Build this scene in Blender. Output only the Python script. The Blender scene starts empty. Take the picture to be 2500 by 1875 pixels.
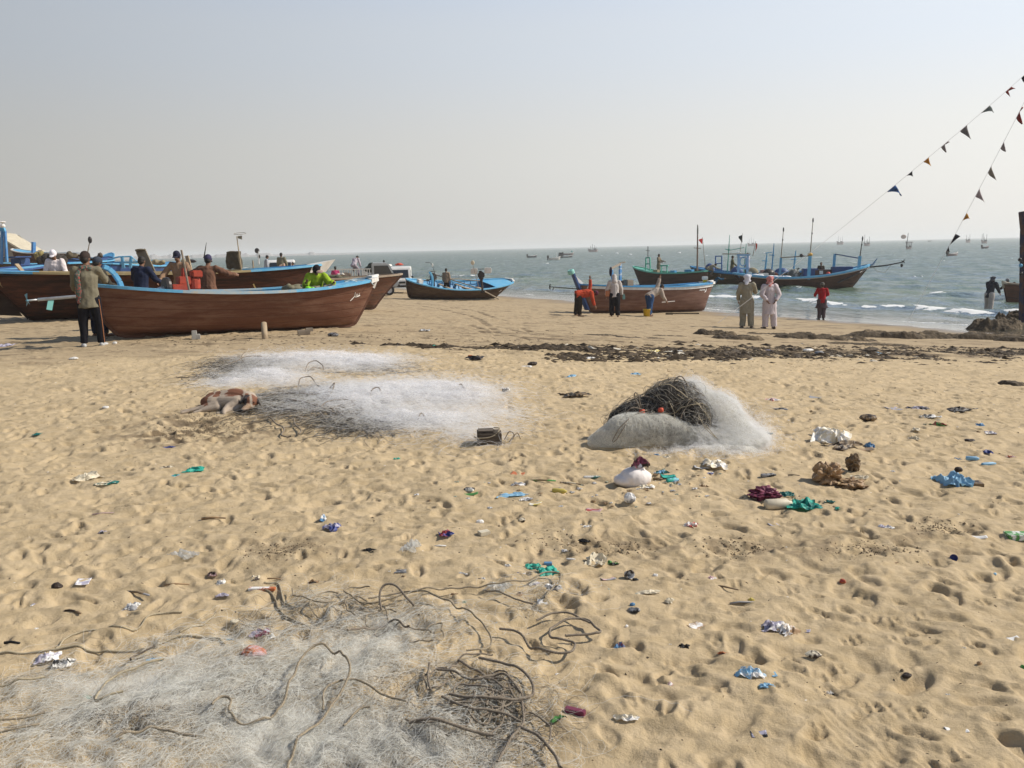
import bpy, bmesh, math, random
import numpy as np
from mathutils import Vector, Matrix
from mathutils.bvhtree import BVHTree
random.seed(7); RNG = np.random.default_rng(7)
R = math.radians
scene = bpy.context.scene
COL = scene.collection
# ------------------------------------------------------------------ camera
W, H, F = 2500.0, 1875.0, 2097.0
CAM_Z, PITCH, ROLL = 1.65, R(8.98), R(-1.30)
cam_d = bpy.data.cameras.new("camera")
cam_d.sensor_width = 36.0; cam_d.lens = F / W * 36.0
cam_d.clip_start = 0.05; cam_d.clip_end = 20000
cam = bpy.data.objects.new("camera", cam_d); COL.objects.link(cam)
CR = Matrix.Rotation(R(90) - PITCH, 3, 'X') @ Matrix.Rotation(ROLL, 3, 'Z')
cam.matrix_world = Matrix.Translation((0, 0, CAM_Z)) @ CR.to_4x4()
scene.camera = cam
# ------------------------------------------------------------------ sun, sky, exposure
SUN_EL, SUN_AZ = R(40), R(8)          # azimuth measured from +X towards +Y
sun_dir = Vector((math.cos(SUN_EL) * math.cos(SUN_AZ), math.cos(SUN_EL) * math.sin(SUN_AZ), math.sin(SUN_EL)))
sd = bpy.data.lights.new("sun", 'SUN'); sd.energy = 4.9; sd.angle = R(0.6); sd.color = (1.0, 0.93, 0.82)
so = bpy.data.objects.new("sun", sd); COL.objects.link(so)
so.rotation_euler = sun_dir.to_track_quat('Z', 'Y').to_euler()
world = bpy.data.worlds.new("World"); scene.world = world; world.use_nodes = True
def build_world():
 nt = world.node_tree; n = nt.nodes; l = nt.links
 bg = n["Background"]
 sky = n.new("ShaderNodeTexSky"); sky.sky_type = 'NISHITA'; sky.sun_disc = False
 sky.sun_elevation = SUN_EL; sky.sun_rotation = R(90) - SUN_AZ
 sky.air_density = 1.3; sky.dust_density = 3.0; sky.ozone_density = 1.5
 tc = n.new("ShaderNodeTexCoord"); sep = n.new("ShaderNodeSeparateXYZ")
 l.new(tc.outputs["Generated"], sep.inputs[0])
 # elevation ramp of hazy air
 ramp = n.new("ShaderNodeValToRGB"); cr = ramp.color_ramp
 cr.interpolation = 'EASE'
 cr.elements[0].position = 0.0; cr.elements[0].color = (0.59, 0.58, 0.555, 1)
 cr.elements[1].position = 0.75; cr.elements[1].color = (0.07, 0.11, 0.20, 1)
 e = cr.elements.new(0.10); e.color = (0.60, 0.597, 0.578, 1)
 e = cr.elements.new(0.22); e.color = (0.545, 0.585, 0.635, 1)
 e = cr.elements.new(0.36); e.color = (0.40, 0.505, 0.70, 1)
 l.new(sep.outputs["Z"], ramp.inputs[0])
 # brighter towards the sun
 dot = n.new("ShaderNodeVectorMath"); dot.operation = 'DOT_PRODUCT'
 dot.inputs[1].default_value = (math.cos(SUN_AZ + .0), math.sin(SUN_AZ), 0.25)
 l.new(tc.outputs["Generated"], dot.inputs[0])
 mr = n.new("ShaderNodeMapRange"); mr.inputs[1].default_value = -0.45; mr.inputs[2].default_value = 0.85
 mr.inputs[3].default_value = 0.80; mr.inputs[4].default_value = 1.78
 l.new(dot.outputs["Value"], mr.inputs[0])
 mul = n.new("ShaderNodeVectorMath"); mul.operation = 'SCALE'
 l.new(ramp.outputs[0], mul.inputs[0]); l.new(mr.outputs[0], mul.inputs["Scale"])
 sc = n.new("ShaderNodeVectorMath"); sc.operation = 'SCALE'; sc.inputs["Scale"].default_value = 0.10
 l.new(sky.outputs[0], sc.inputs[0])
 mix = n.new("ShaderNodeMix"); mix.data_type = 'RGBA'; mix.inputs[0].default_value = 0.90
 l.new(sc.outputs[0], mix.inputs[6]); l.new(mul.outputs[0], mix.inputs[7])
 l.new(mix.outputs[2], bg.inputs[0]); bg.inputs[1].default_value = 0.90
build_world()
scene.view_settings.view_transform = 'Standard'; scene.view_settings.look = 'None'
scene.view_settings.exposure = 0.10; scene.view_settings.gamma = 1.0
scene.view_settings.use_curve_mapping = False
scene.render.engine = 'CYCLES'
scene.cycles.max_bounces = 6; scene.cycles.diffuse_bounces = 3; scene.cycles.glossy_bounces = 2
scene.cycles.transparent_max_bounces = 48; scene.cycles.volume_bounces = 1
scene.cycles.use_denoising = True
# ------------------------------------------------------------------ geometry of the place
def sco(x, y): return 0.87 * x + 0.49 * y            # distance seaward
S_K = np.array([-80, 2.0, 5, 9, 14, 21, 25, 28.3, 34, 42, 60, 120, 400])
S_Z = np.array([0.0, 0.0, -.06, -.30, -.68, -1.20, -1.38, -1.50, -1.76, -2.1, -3.0, -6, -12])
_sk = np.linspace(-80, 400, 4801); _sz = np.interp(_sk, S_K, S_Z)
_k = np.ones(31) / 31; _sz = np.convolve(np.pad(_sz, 15, mode='edge'), _k, mode='valid')
SEA_Z = -1.5
def gz(x, y): return float(np.interp(sco(x, y), _sk, _sz))
def ray(px, py):
 d = CR @ Vector(((px - W / 2) / F, -(py - H / 2) / F, -1.0))
 return d.normalized()
def G(px, py, up=0.0):
 """point of the ground seen at a pixel of the photograph"""
 d = ray(px, py); z = 0.0; p = None
 for i in range(40):
  t = (z - CAM_Z) / d.z if d.z < -1e-4 else 900
  t = min(t, 900)
  p = Vector((d.x * t, d.y * t, z)); z = 0.5 * z + 0.5 * gz(p.x, p.y)
 return Vector((p.x, p.y, gz(p.x, p.y) + up))
def WS(px, py, z=SEA_Z):
 d = ray(px, py); t = (z - CAM_Z) / d.z
 return Vector((d.x * t, d.y * t, z))
def AT(px, py, Y):
 d = ray(px, py); t = Y / d.y
 return Vector((d.x * t, Y, CAM_Z + d.z * t))
def mpp(Y): return Y / F / math.cos(PITCH) * 0.985     # metres per photo pixel at depth Y
# ------------------------------------------------------------------ noise
def _hash(ix, iy, seed):
 h = (ix.astype(np.int64) * 374761393 + iy.astype(np.int64) * 668265263 + seed * 1442695041) & 0xffffffff
 h = ((h ^ (h >> 13)) * 1274126177) & 0xffffffff
 h = ((h ^ (h >> 16)) * 2246822519) & 0xffffffff
 return ((h ^ (h >> 15)) & 0xffffff) / float(0xffffff)
def vn(x, y, seed=0):
 xi = np.floor(x); yi = np.floor(y); fx = x - xi; fy = y - yi
 fx = fx * fx * fx * (fx * (fx * 6 - 15) + 10); fy = fy * fy * fy * (fy * (fy * 6 - 15) + 10)
 a = _hash(xi, yi, seed); b = _hash(xi + 1, yi, seed); c = _hash(xi, yi + 1, seed); d = _hash(xi + 1, yi + 1, seed)
 return (a + (b - a) * fx) * (1 - fy) + (c + (d - c) * fx) * fy
def fbm(x, y, seed=0, o=4, g=0.5):
 s = 0; a = 1; t = 0
 for i in range(o):
  s = s + a * vn(x * 2 ** i + i * 17.3, y * 2 ** i - i * 9.1, seed + i); t += a; a *= g
 return s / t
def sstep(a, b, x):
 t = np.clip((x - a) / (b - a), 0, 1); return t * t * (3 - 2 * t)
# ------------------------------------------------------------------ object helpers
def tag(o, label=None, cat=None, group=None, kind=None):
 if label: o['label'] = label
 if cat: o['category'] = cat
 if group: o['group'] = group
 if kind: o['kind'] = kind
 return o
def empty(name, loc=(0, 0, 0), rz=0.0, label=None, cat=None, group=None, mat=None):
 o = bpy.data.objects.new(name, None); COL.objects.link(o)
 o.empty_display_size = 0.2
 if mat is not None: o.matrix_world = mat
 else:
  o.location = loc; o.rotation_euler = (0, 0, rz)
 return tag(o, label, cat, group)
def link_mesh(name, me, mat=None, parent=None, loc=None):
 o = bpy.data.objects.new(name, me); COL.objects.link(o)
 if mat is not None:
  for m in (mat if isinstance(mat, (list, tuple)) else [mat]): me.materials.append(m)
 if parent is not None: o.parent = parent
 if loc is not None: o.location = loc
 return o
def np_mesh(name, V, Fq, smooth=True):
 """V (n,3), Fq (m,k) all faces of k corners"""
 me = bpy.data.meshes.new(name); V = np.asarray(V, np.float32); Fq = np.asarray(Fq, np.int32)
 m, k = Fq.shape
 me.vertices.add(len(V)); me.vertices.foreach_set("co", V.ravel())
 me.loops.add(m * k); me.loops.foreach_set("vertex_index", Fq.ravel())
 me.polygons.add(m); me.polygons.foreach_set("loop_start", np.arange(0, m * k, k, dtype=np.int32))
 me.polygons.foreach_set("loop_total", np.full(m, k, np.int32))
 me.polygons.foreach_set("use_smooth", np.full(m, smooth))
 me.update(calc_edges=True)
 return me
def add_attr(me, name, vals):
 a = me.attributes.new(name, 'FLOAT', 'POINT'); a.data.foreach_set("value", np.asarray(vals, np.float32).ravel())
def grid_faces(nr, nc):
 i = np.arange(nr - 1)[:, None] * nc + np.arange(nc - 1)[None, :]
 i = i.ravel(); return np.stack([i, i + 1, i + nc + 1, i + nc], 1)
class MB:
 def __init__(s): s.v = []; s.f = []; s.mi = []
 def add(s, vs, fs, mi=0):
  b = len(s.v); s.v += [tuple(v) for v in vs]; s.f += [tuple(i + b for i in f) for f in fs]; s.mi += [mi] * len(fs); return s
 def box(s, c, d, rot=None, mi=0, taper=1.0):
  hx, hy, hz = d[0] / 2, d[1] / 2, d[2] / 2
  vs = [Vector((sx * hx * (taper if sz > 0 else 1), sy * hy * (taper if sz > 0 else 1), sz * hz)) for sz in (-1, 1) for sy in (-1, 1) for sx in (-1, 1)]
  if rot is not None:
   M_ = rot if isinstance(rot, Matrix) else (Matrix.Rotation(rot[2], 3, 'Z') @ Matrix.Rotation(rot[1], 3, 'Y') @ Matrix.Rotation(rot[0], 3, 'X'))
   vs = [M_ @ v for v in vs]
  c = Vector(c); vs = [v + c for v in vs]
  return s.add(vs, [(0, 2, 3, 1), (4, 5, 7, 6), (0, 1, 5, 4), (2, 6, 7, 3), (0, 4, 6, 2), (1, 3, 7, 5)], mi)
 def beam(s, a, b, w, h, mi=0, up=(0, 0, 1), w2=None, h2=None):
  a = Vector(a); b = Vector(b); d = (b - a).normalized(); upv = Vector(up)
  if abs(d.dot(upv)) > .98: upv = Vector((0, 1, 0))
  sx = d.cross(upv).normalized(); uz = sx.cross(d).normalized()
  w2 = w if w2 is None else w2; h2 = h if h2 is None else h2
  vs = []
  for p, ww, hh in ((a, w, h), (b, w2, h2)):
   for q, r_ in ((-1, -1), (1, -1), (1, 1), (-1, 1)): vs.append(p + sx * q * ww / 2 + uz * r_ * hh / 2)
  return s.add(vs, [(0, 1, 2, 3), (7, 6, 5, 4), (0, 4, 5, 1), (1, 5, 6, 2), (2, 6, 7, 3), (3, 7, 4, 0)], mi)
 def tube(s, pts, r, n=8, mi=0, caps=True, squash=1.0):
  pts = [Vector(p) for p in pts]; m = len(pts)
  if not isinstance(r, (list, tuple)): r = [r] * m
  nv = None; vs = []
  for i, p in enumerate(pts):
   t = (pts[min(i + 1, m - 1)] - pts[max(i - 1, 0)])
   t = t.normalized() if t.length > 1e-9 else Vector((0, 0, 1))
   if nv is None:
    nv = t.orthogonal().normalized()
   nv = (nv - t * nv.dot(t))
   nv = nv.normalized() if nv.length > 1e-6 else t.orthogonal().normalized()
   bv = t.cross(nv)
   for k in range(n):
    a = 2 * math.pi * k / n
    vs.append(p + (nv * math.cos(a) + bv * math.sin(a) * squash) * r[i])
  fs = []
  for i in range(m - 1):
   for k in range(n):
    k2 = (k + 1) % n
    fs.append((i * n + k, i * n + k2, (i + 1) * n + k2, (i + 1) * n + k))
  if caps:
   fs.append(tuple(range(n - 1, -1, -1))); fs.append(tuple(range((m - 1) * n, m * n)))
  return s.add(vs, fs, mi)
 def lathe(s, prof, n=16, c=(0, 0, 0), mi=0, M_=None):
  vs = []; fs = []; c = Vector(c)
  for (r, z) in prof:
   for k in range(n):
    a = 2 * math.pi * k / n; v = Vector((r * math.cos(a), r * math.sin(a), z))
    if M_ is not None: v = M_ @ v
    vs.append(v + c)
  m = len(prof)
  for i in range(m - 1):
   for k in range(n):
    k2 = (k + 1) % n
    fs.append((i * n + k, i * n + k2, (i + 1) * n + k2, (i + 1) * n + k))
  if prof[0][0] > 1e-5: fs.append(tuple(range(n - 1, -1, -1)))
  if prof[-1][0] > 1e-5: fs.append(tuple(range((m - 1) * n, m * n)))
  return s.add(vs, fs, mi)
 def ell(s, c, r, n=12, m=8, rot=None, mi=0):
  c = Vector(c); vs = []; fs = []
  if not isinstance(r, (list, tuple)): r = (r, r, r)
  for i in range(m + 1):
   th = math.pi * i / m
   for k in range(n):
    a = 2 * math.pi * k / n
    v = Vector((r[0] * math.sin(th) * math.cos(a), r[1] * math.sin(th) * math.sin(a), r[2] * math.cos(th)))
    if rot is not None: v = rot @ v
    vs.append(c + v)
  for i in range(m):
   for k in range(n):
    k2 = (k + 1) % n
    if i == 0: fs.append((k, (i + 1) * n + k, (i + 1) * n + k2))
    elif i == m - 1: fs.append((i * n + k, (i + 1) * n + k, i * n + k2))
    else: fs.append((i * n + k, (i + 1) * n + k, (i + 1) * n + k2, i * n + k2))
  return s.add(vs, fs, mi)
 def seg(s, p0, p1, r0, r1, side=None, n=12, round0=True, round1=True, mi=0):
  """tapered capsule; r = radius or (across, deep)"""
  p0 = Vector(p0); p1 = Vector(p1)
  r0 = r0 if isinstance(r0, (tuple, list)) else (r0, r0); r1 = r1 if isinstance(r1, (tuple, list)) else (r1, r1)
  d = (p1 - p0); L = d.length; d = d.normalized() if L > 1e-6 else Vector((0, 0, 1))
  sv = Vector(side) if side is not None else d.orthogonal()
  sv = (sv - d * sv.dot(d)).normalized(); dv = d.cross(sv)
  rings = []
  if round0:
   for a in (80, 60, 38, 18): rings.append((p0 - d * min(r0) * math.sin(R(a)), math.cos(R(a)), r0))
  for t in (0, .25, .5, .75, 1): rings.append((p0.lerp(p1, t), 1.0, (r0[0] + (r1[0] - r0[0]) * t, r0[1] + (r1[1] - r0[1]) * t)))
  if round1:
   for a in (18, 38, 60, 80): rings.append((p1 + d * min(r1) * math.sin(R(a)), math.cos(R(a)), r1))
  vs = []; fs = []; m = len(rings)
  for (p, q, r_) in rings:
   for k in range(n):
    a = 2 * math.pi * k / n
    vs.append(p + sv * math.cos(a) * r_[0] * q + dv * math.sin(a) * r_[1] * q)
  for i in range(m - 1):
   for k in range(n):
    k2 = (k + 1) % n; fs.append((i * n + k, i * n + k2, (i + 1) * n + k2, (i + 1) * n + k))
  fs.append(tuple(range(n - 1, -1, -1))); fs.append(tuple(range((m - 1) * n, m * n)))
  return s.add(vs, fs, mi)
 def mesh(s, name, smooth=False):
  me = bpy.data.meshes.new(name); me.from_pydata(s.v, [], s.f)
  if any(s.mi): me.polygons.foreach_set("material_index", s.mi)
  if smooth: me.polygons.foreach_set("use_smooth", [True] * len(me.polygons))
  me.validate(); me.update(); return me
 def build(s, name, mat, parent=None, smooth=False, bevel=0.0, loc=None):
  me = s.mesh(name, smooth)
  if bevel > 0:
   bm = bmesh.new(); bm.from_mesh(me)
   bmesh.ops.bevel(bm, geom=[e for e in bm.edges if e.calc_face_angle(0) > 0.6], offset=bevel, segments=2, affect='EDGES', clamp_overlap=True)
   bm.to_mesh(me); bm.free()
  return link_mesh(name, me, mat, parent, loc)
def remeshed(mb, name, voxel, smooth_it=2, fold=0.0, fscale=14.0, seed=0, flat=False):
 """join overlapping closed shells into one continuous surface"""
 me = mb.mesh(name); o = bpy.data.objects.new("tmp", me); COL.objects.link(o)
 m = o.modifiers.new("r", 'REMESH'); m.mode = 'VOXEL'; m.voxel_size = voxel; m.use_smooth_shade = True
 if smooth_it:
  sm = o.modifiers.new("s", 'SMOOTH'); sm.factor = 0.5; sm.iterations = smooth_it
 dg = bpy.context.evaluated_depsgraph_get(); dg.update()
 ev = o.evaluated_get(dg); out = bpy.data.meshes.new_from_object(ev)
 bpy.data.objects.remove(o); bpy.data.meshes.remove(me)
 out.name = name
 nv = len(out.vertices)
 if fold > 0 and nv:
  co = np.empty(nv * 3, np.float32); out.vertices.foreach_get("co", co); co = co.reshape(-1, 3)
  no = np.empty(nv * 3, np.float32); out.vertex_normals.foreach_get("vector", no); no = no.reshape(-1, 3)
  rg = np.random.default_rng(seed + 5); h = np.zeros(nv)
  for i in range(7):
   k = rg.normal(size=3) * fscale * (1 + .4 * i); k[2] *= 0.45
   h += np.sin(co @ k + rg.uniform(0, 6.28) + 1.3 * np.sin(co @ (k[::-1] * .6))) / (1 + .35 * i)
  co = co + no * (h * fold * 0.4)[:, None]
  out.vertices.foreach_set("co", co.astype(np.float32).ravel()); out.update()
 out.polygons.foreach_set("use_smooth", [not flat] * len(out.polygons))
 return out
def copy_tree(o, parent=None):
 c = o.copy(); COL.objects.link(c); c.parent = parent
 for ch in list(o.children):
  copy_tree(ch, c)
 return c
# ------------------------------------------------------------------ materials
_MC = {}
def M(name, col, rough=0.7, col2=None, nscale=6.0, metal=0.0, bump=0.0, bscale=40.0, stretch=(1, 1, 1), mixr=(0.35, 0.65), spec=0.3, alpha=1.0, trans=0.0, col3=None, n3=2.0, r3=(.5, .7), sss=0.0):
 if name in _MC: return _MC[name]
 m = bpy.data.materials.new(name); m.use_nodes = True; nt = m.node_tree; n = nt.nodes; l = nt.links
 b = n["Principled BSDF"]; b.inputs["Roughness"].default_value = rough; b.inputs["Metallic"].default_value = metal
 b.inputs["Specular IOR Level"].default_value = spec
 b.inputs["Base Color"].default_value = (*col, 1)
 tc = n.new("ShaderNodeTexCoord"); mp = n.new("ShaderNodeMapping"); mp.inputs["Scale"].default_value = stretch
 l.new(tc.outputs["Object"], mp.inputs[0])
 last = None
 if col2 is not None:
  no = n.new("ShaderNodeTexNoise"); no.inputs["Scale"].default_value = nscale; no.inputs["Detail"].default_value = 6; no.inputs["Roughness"].default_value = .65
  l.new(mp.outputs[0], no.inputs[0])
  r = n.new("ShaderNodeMapRange"); r.inputs[1].default_value = mixr[0]; r.inputs[2].default_value = mixr[1]; l.new(no.outputs[0], r.inputs[0])
  mx = n.new("ShaderNodeMix"); mx.data_type = 'RGBA'; mx.inputs[6].default_value = (*col, 1); mx.inputs[7].default_value = (*col2, 1)
  l.new(r.outputs[0], mx.inputs[0]); last = mx.outputs[2]
  if col3 is not None:
   n2 = n.new("ShaderNodeTexNoise"); n2.inputs["Scale"].default_value = n3; n2.inputs["Detail"].default_value = 8; n2.inputs["Roughness"].default_value = .7
   l.new(mp.outputs[0], n2.inputs[0])
   r2 = n.new("ShaderNodeMapRange"); r2.inputs[1].default_value = r3[0]; r2.inputs[2].default_value = r3[1]; l.new(n2.outputs[0], r2.inputs[0])
   m2 = n.new("ShaderNodeMix"); m2.data_type = 'RGBA'; l.new(last, m2.inputs[6]); m2.inputs[7].default_value = (*col3, 1)
   l.new(r2.outputs[0], m2.inputs[0]); last = m2.outputs[2]
  l.new(last, b.inputs["Base Color"])
 if bump > 0:
  nb = n.new("ShaderNodeTexNoise"); nb.inputs["Scale"].default_value = bscale; nb.inputs["Detail"].default_value = 5
  l.new(mp.outputs[0], nb.inputs[0])
  bp = n.new("ShaderNodeBump"); bp.inputs["Strength"].default_value = min(1, bump); bp.inputs["Distance"].default_value = 0.02
  l.new(nb.outputs[0], bp.inputs["Height"]); l.new(bp.outputs[0], b.inputs["Normal"])
 if trans > 0:      # light passes through thin plastic or cloth
  tr = n.new("ShaderNodeBsdfTranslucent"); tr.inputs[0].default_value = (*col, 1)
  if last is not None: l.new(last, tr.inputs[0])
  ms = n.new("ShaderNodeMixShader"); ms.inputs[0].default_value = trans
  l.new(b.outputs[0], ms.inputs[1]); l.new(tr.outputs[0], ms.inputs[2])
  out = n["Material Output"]; l.new(ms.outputs[0], out.inputs[0])
  if alpha < 1:
   tp = n.new("ShaderNodeBsdfTransparent"); m3 = n.new("ShaderNodeMixShader"); m3.inputs[0].default_value = alpha
   l.new(tp.outputs[0], m3.inputs[1]); l.new(ms.outputs[0], m3.inputs[2]); l.new(m3.outputs[0], out.inputs[0])
 elif alpha < 1: b.inputs["Alpha"].default_value = alpha
 _MC[name] = m
 return m
# ================================================================== SAND
pbl = G(900, 856); pbr = G(2480, 868)
def wrack_y(x):
 t = (x - pbl.x) / (pbr.x - pbl.x)
 return pbl.y + (pbr.y - pbl.y) * np.clip(t, -2.5, 2.5)
def polar(r0, r1, nr, a0, a1, nc, oy=0.0):
 rr = r0 * (r1 / r0) ** (np.arange(nr) / (nr - 1.0)); aa = np.linspace(a0, a1, nc)
 X = rr[:, None] * np.sin(aa)[None, :]; Y = rr[:, None] * np.cos(aa)[None, :] + oy
 return rr, aa, X, Y
def net_polys():
 fg = [G(*p) for p in [(-260, 1690), (60, 1640), (250, 1610), (430, 1565), (620, 1480), (740, 1430), (900, 1440), (1060, 1470), (1200, 1450), (1240, 1490), (1170, 1540), (1180, 1600), (1080, 1640), (1010, 1700), (980, 1760), (1100, 1800), (1300, 1840), (1320, 1960), (700, 2150), (-100, 2150), (-420, 1900)]]
 return fg
def build_sand():
 nr, nc = 1180, 1280
 rr, aa, X, Y = polar(1.7, 95.0, nr, R(-52), R(52), nc, -0.4)
 S = 0.87 * X + 0.49 * Y
 Z = np.interp(S, _sk, _sz)
 wy = wrack_y(X)
 warp = (fbm(X * .8, Y * .8, 3, 3) - .5) * 1.6
 near = 1 - sstep(-0.4, 1.4, Y + warp - wy)            # 1 on the dry trodden sand
 vis = sstep(0, 1, (110 - rr)[:, None] / 60)
 # swells and hollows
 ang = 0.5
 U = X * math.cos(ang) + Y * math.sin(ang); V = -X * math.sin(ang) + Y * math.cos(ang)
 D = (fbm(X * 0.55, Y * 0.55, 11, 3) - .5) * .08
 D += (np.abs(fbm(U * 1.5, V * 2.9, 21, 3) - .5) * -1 + .12) * .076
 D += (fbm(U * 3.2, V * 5.6, 31, 3) - .5) * .036
 r1 = np.abs(fbm(X * 5.2 + 7, Y * 6.4, 41, 2) - .5)
 D += (r1 - .12) * .036
 r2_ = np.abs(fbm(X * 9.5 + 3, Y * 12.5, 45, 2) - .5); D += (r2_ - .12) * .024 * (1 - .5 * sstep(10, 18, rr))[:, None]
 D += (fbm(X * 18, Y * 18, 51, 2) - .5) * .007 * (1 - sstep(9, 16, rr))[:, None]
 Z = Z + D * (near * .92 + .08)
 Z += (fbm(X * 1.1, Y * 3.2, 61, 3) - .5) * .035 * (1 - near)
 Z += (np.clip(fbm(X * 4, Y * 9, 63, 3) - .56, 0, 1)) * .10 * (1 - near) * (1 - sstep(20.5, 24, S))
 Zpre = Z.copy()
 # footprints
 dl = math.log(95.0 / 1.7) / (nr - 1); da = (aa[1] - aa[0])
 rg = np.random.default_rng(3)
 FP = []
 # walked tracks
 for k in range(62):
  y0 = rg.uniform(2.2, 17); x0 = rg.uniform(-.66, .66) * (y0 + 1.5); th = rg.uniform(0, 6.28); st = rg.uniform(.55, .72)
  for j in range(rg.integers(8, 22)):
   off = .09 * (1 if j % 2 else -1)
   FP.append((x0 - math.sin(th) * off, y0 + math.cos(th) * off, th, rg.uniform(.68, .98), 1)); x0 += math.cos(th) * st; y0 += math.sin(th) * st; th += rg.normal() * .07
 for k in range(6200):
  y0 = 2.0 + 15.5 * rg.uniform() ** .75; x0 = rg.uniform(-.72, .72) * (y0 + 1.0)
  FP.append((x0, y0, rg.uniform(0, 6.28), rg.uniform(.22, .72), 0))
 # paw prints, in fours
 for k in range(26):
  y0 = rg.uniform(2.3, 4.2); x0 = rg.uniform(.2, .62) * y0
  for q in ((0, 0), (.035, .005), (.0, .036), (.036, .04)): FP.append((x0 + q[0], y0 + q[1], .3, .2, 2))
 for (x0, y0, th, sc, kind) in FP:
  if y0 > wrack_y(x0) + .5: continue
  r_ = math.hypot(x0, y0 + .4); a_ = math.atan2(x0, y0 + .4)
  ic = math.log(r_ / 1.7) / dl; jc = (a_ - aa[0]) / da; ext = (.34 if kind < 2 else .05) * max(sc, .5)
  di = int(ext / (r_ * dl)) + 1; dj = int(ext / (r_ * da)) + 1
  i0, i1 = max(0, int(ic) - di), min(nr, int(ic) + di + 1); j0, j1 = max(0, int(jc) - dj), min(nc, int(jc) + dj + 1)
  if i1 <= i0 or j1 <= j0: continue
  xs = X[i0:i1, j0:j1] - x0; ys = Y[i0:i1, j0:j1] - y0
  u = xs * math.cos(th) + ys * math.sin(th); v = -xs * math.sin(th) + ys * math.cos(th)
  if kind == 2:
   q = np.sqrt((u / .017) ** 2 + (v / .014) ** 2); Z[i0:i1, j0:j1] -= .011 * (1 - sstep(.5, 1.3, q)); continue
  hl = .125 * sc; hw = (.052 if kind else rg.uniform(.045, .085)) * sc; dep = rg.uniform(.009, .023) * (.5 + .5 * sc)
  u = u + .35 * v * rg.uniform(-1, 1) + (.0 if kind else .02 * np.sin(v * 40 + x0 * 9))
  q = np.sqrt((u / hl) ** 2 + (v / hw) ** 2)
  bowl = 1 - sstep(.6, 1.1, q); tilt = 1 + .45 * np.clip(u / hl, -1, 1) * rg.uniform(-1, 1)
  rim = np.exp(-((q - 1.45) / .38) ** 2) * .30
  Z[i0:i1, j0:j1] += dep * (rim - bowl * tilt)
 Z = np.maximum(Z, Zpre - .032)
 # small wind ripples
 for (px, py, rad) in ((2140, 1815, .22),):
  c = G(px, py); q = np.hypot(X - c.x, Y - c.y) / rad
  Z += np.exp(-q ** 3) * .0018 * np.sin((X * .95 + Y * .3) * 190 + 2.5 * vn(X * 9, Y * 9, 5))
 # tyre tracks on the firm sand
 tr = np.zeros_like(Z)
 T1 = [[(1000, 745), (1060, 752), (1120, 765), (1160, 775), (1200, 800), (1215, 812)],
          [(1020, 740), (1100, 750), (1170, 762), (1210, 778), (1230, 782)],
          [(1150, 795), (1200, 812), (1260, 822), (1320, 835), (1400, 842), (1520, 845), (1650, 848)],
          [(1210, 797), (1260, 808), (1310, 818), (1380, 824), (1480, 832), (1600, 838)],
          [(1270, 800), (1300, 812), (1360, 820), (1450, 826)],
          [(1150, 802), (1190, 815), (1215, 820)], [(905, 740), (960, 742), (1010, 748)]]
 for ln in T1:
  P_ = [G(*p) for p in ln]
  for a, b in zip(P_[:-1], P_[1:]):
   m = (X > min(a.x, b.x) - .5) & (X < max(a.x, b.x) + .5) & (Y > min(a.y, b.y) - .5) & (Y < max(a.y, b.y) + .5)
   if not m.any(): continue
   px, py = X[m] - a.x, Y[m] - a.y; dx, dy = b.x - a.x, b.y - a.y; L2 = dx * dx + dy * dy
   t = np.clip((px * dx + py * dy) / L2, 0, 1); d = np.hypot(px - t * dx, py - t * dy)
   tr[m] = np.maximum(tr[m], 1 - sstep(.05, .15, d))
 Z -= tr * .035 * (fbm(X * 5, Y * 5, 71, 2) * 1.2)
 tr *= sstep(.35, .6, fbm(X * 2.5, Y * 2.5, 72, 3))
 # beyond the sea edge keep smooth
 wet = sstep(25.2, 28.6, S + (fbm(X * .35, Y * .35, 81, 3) - .5) * 3.0)
 dark = np.zeros_like(Z)
 # damp, dug-up patches
 for (px, py, rw, rh) in ((520, 1035, 1.05, .9), (470, 1068, .7, .5), (2290, 1290, .45, .35), (2130, 1345, .5, .3), (690, 1345, .5, .25), (1800, 1335, .5, .25), (1500, 1335, .4, .25)):
  c = G(px, py); q = np.hypot((X - c.x) / rw, (Y - c.y) / rh)
  w = np.exp(-q ** 2 * 1.6); dark += w * sstep(.42, .62, fbm(X * 9, Y * 9, 91, 4)) * (1.0 if py < 1200 and px < 700 else .65)
  Z += w * (np.clip(fbm(X * 14, Y * 14, 93, 3) - .5, 0, 1)) * .06
 grub = np.exp(-((Y - wrack_y(X)) / .9) ** 2) * sstep(-.3, .0, X + 1.5) * (1 - near * .3)
 dark += sstep(.40, .56, fbm(X * 1.3, Y * 3.5, 96, 4)) * np.exp(-((Y - wrack_y(X) - .2) / .65) ** 2) * sstep(1.5, 3.0, X) * 1.3
 dark += grub * sstep(.46, .62, fbm(X * 2.2, Y * 7, 95, 4)) * .9 + tr * .8
 dark += (1 - near) * sstep(.60, .70, fbm(X * 1.7, Y * 6, 97, 4)) * .55 * (1 - wet)
 dark += .4 * (1 - near) * np.exp(-((Y - wrack_y(X) - 3.6) / 1.6) ** 2) * sstep(.5, .65, fbm(X * 1.2, Y * 5, 98, 4))
 Vx = np.stack([X, Y, Z], -1).reshape(-1, 3)
 me = np_mesh("sand", Vx, grid_faces(nr, nc)[:, ::-1])
 add_attr(me, "wet", wet); add_attr(me, "dark", np.clip(dark, 0, 1)); add_attr(me, "firm", 1 - near)
 global SX, SZG
 SX = (rr, aa, dl, da, Z)
 return me
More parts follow.
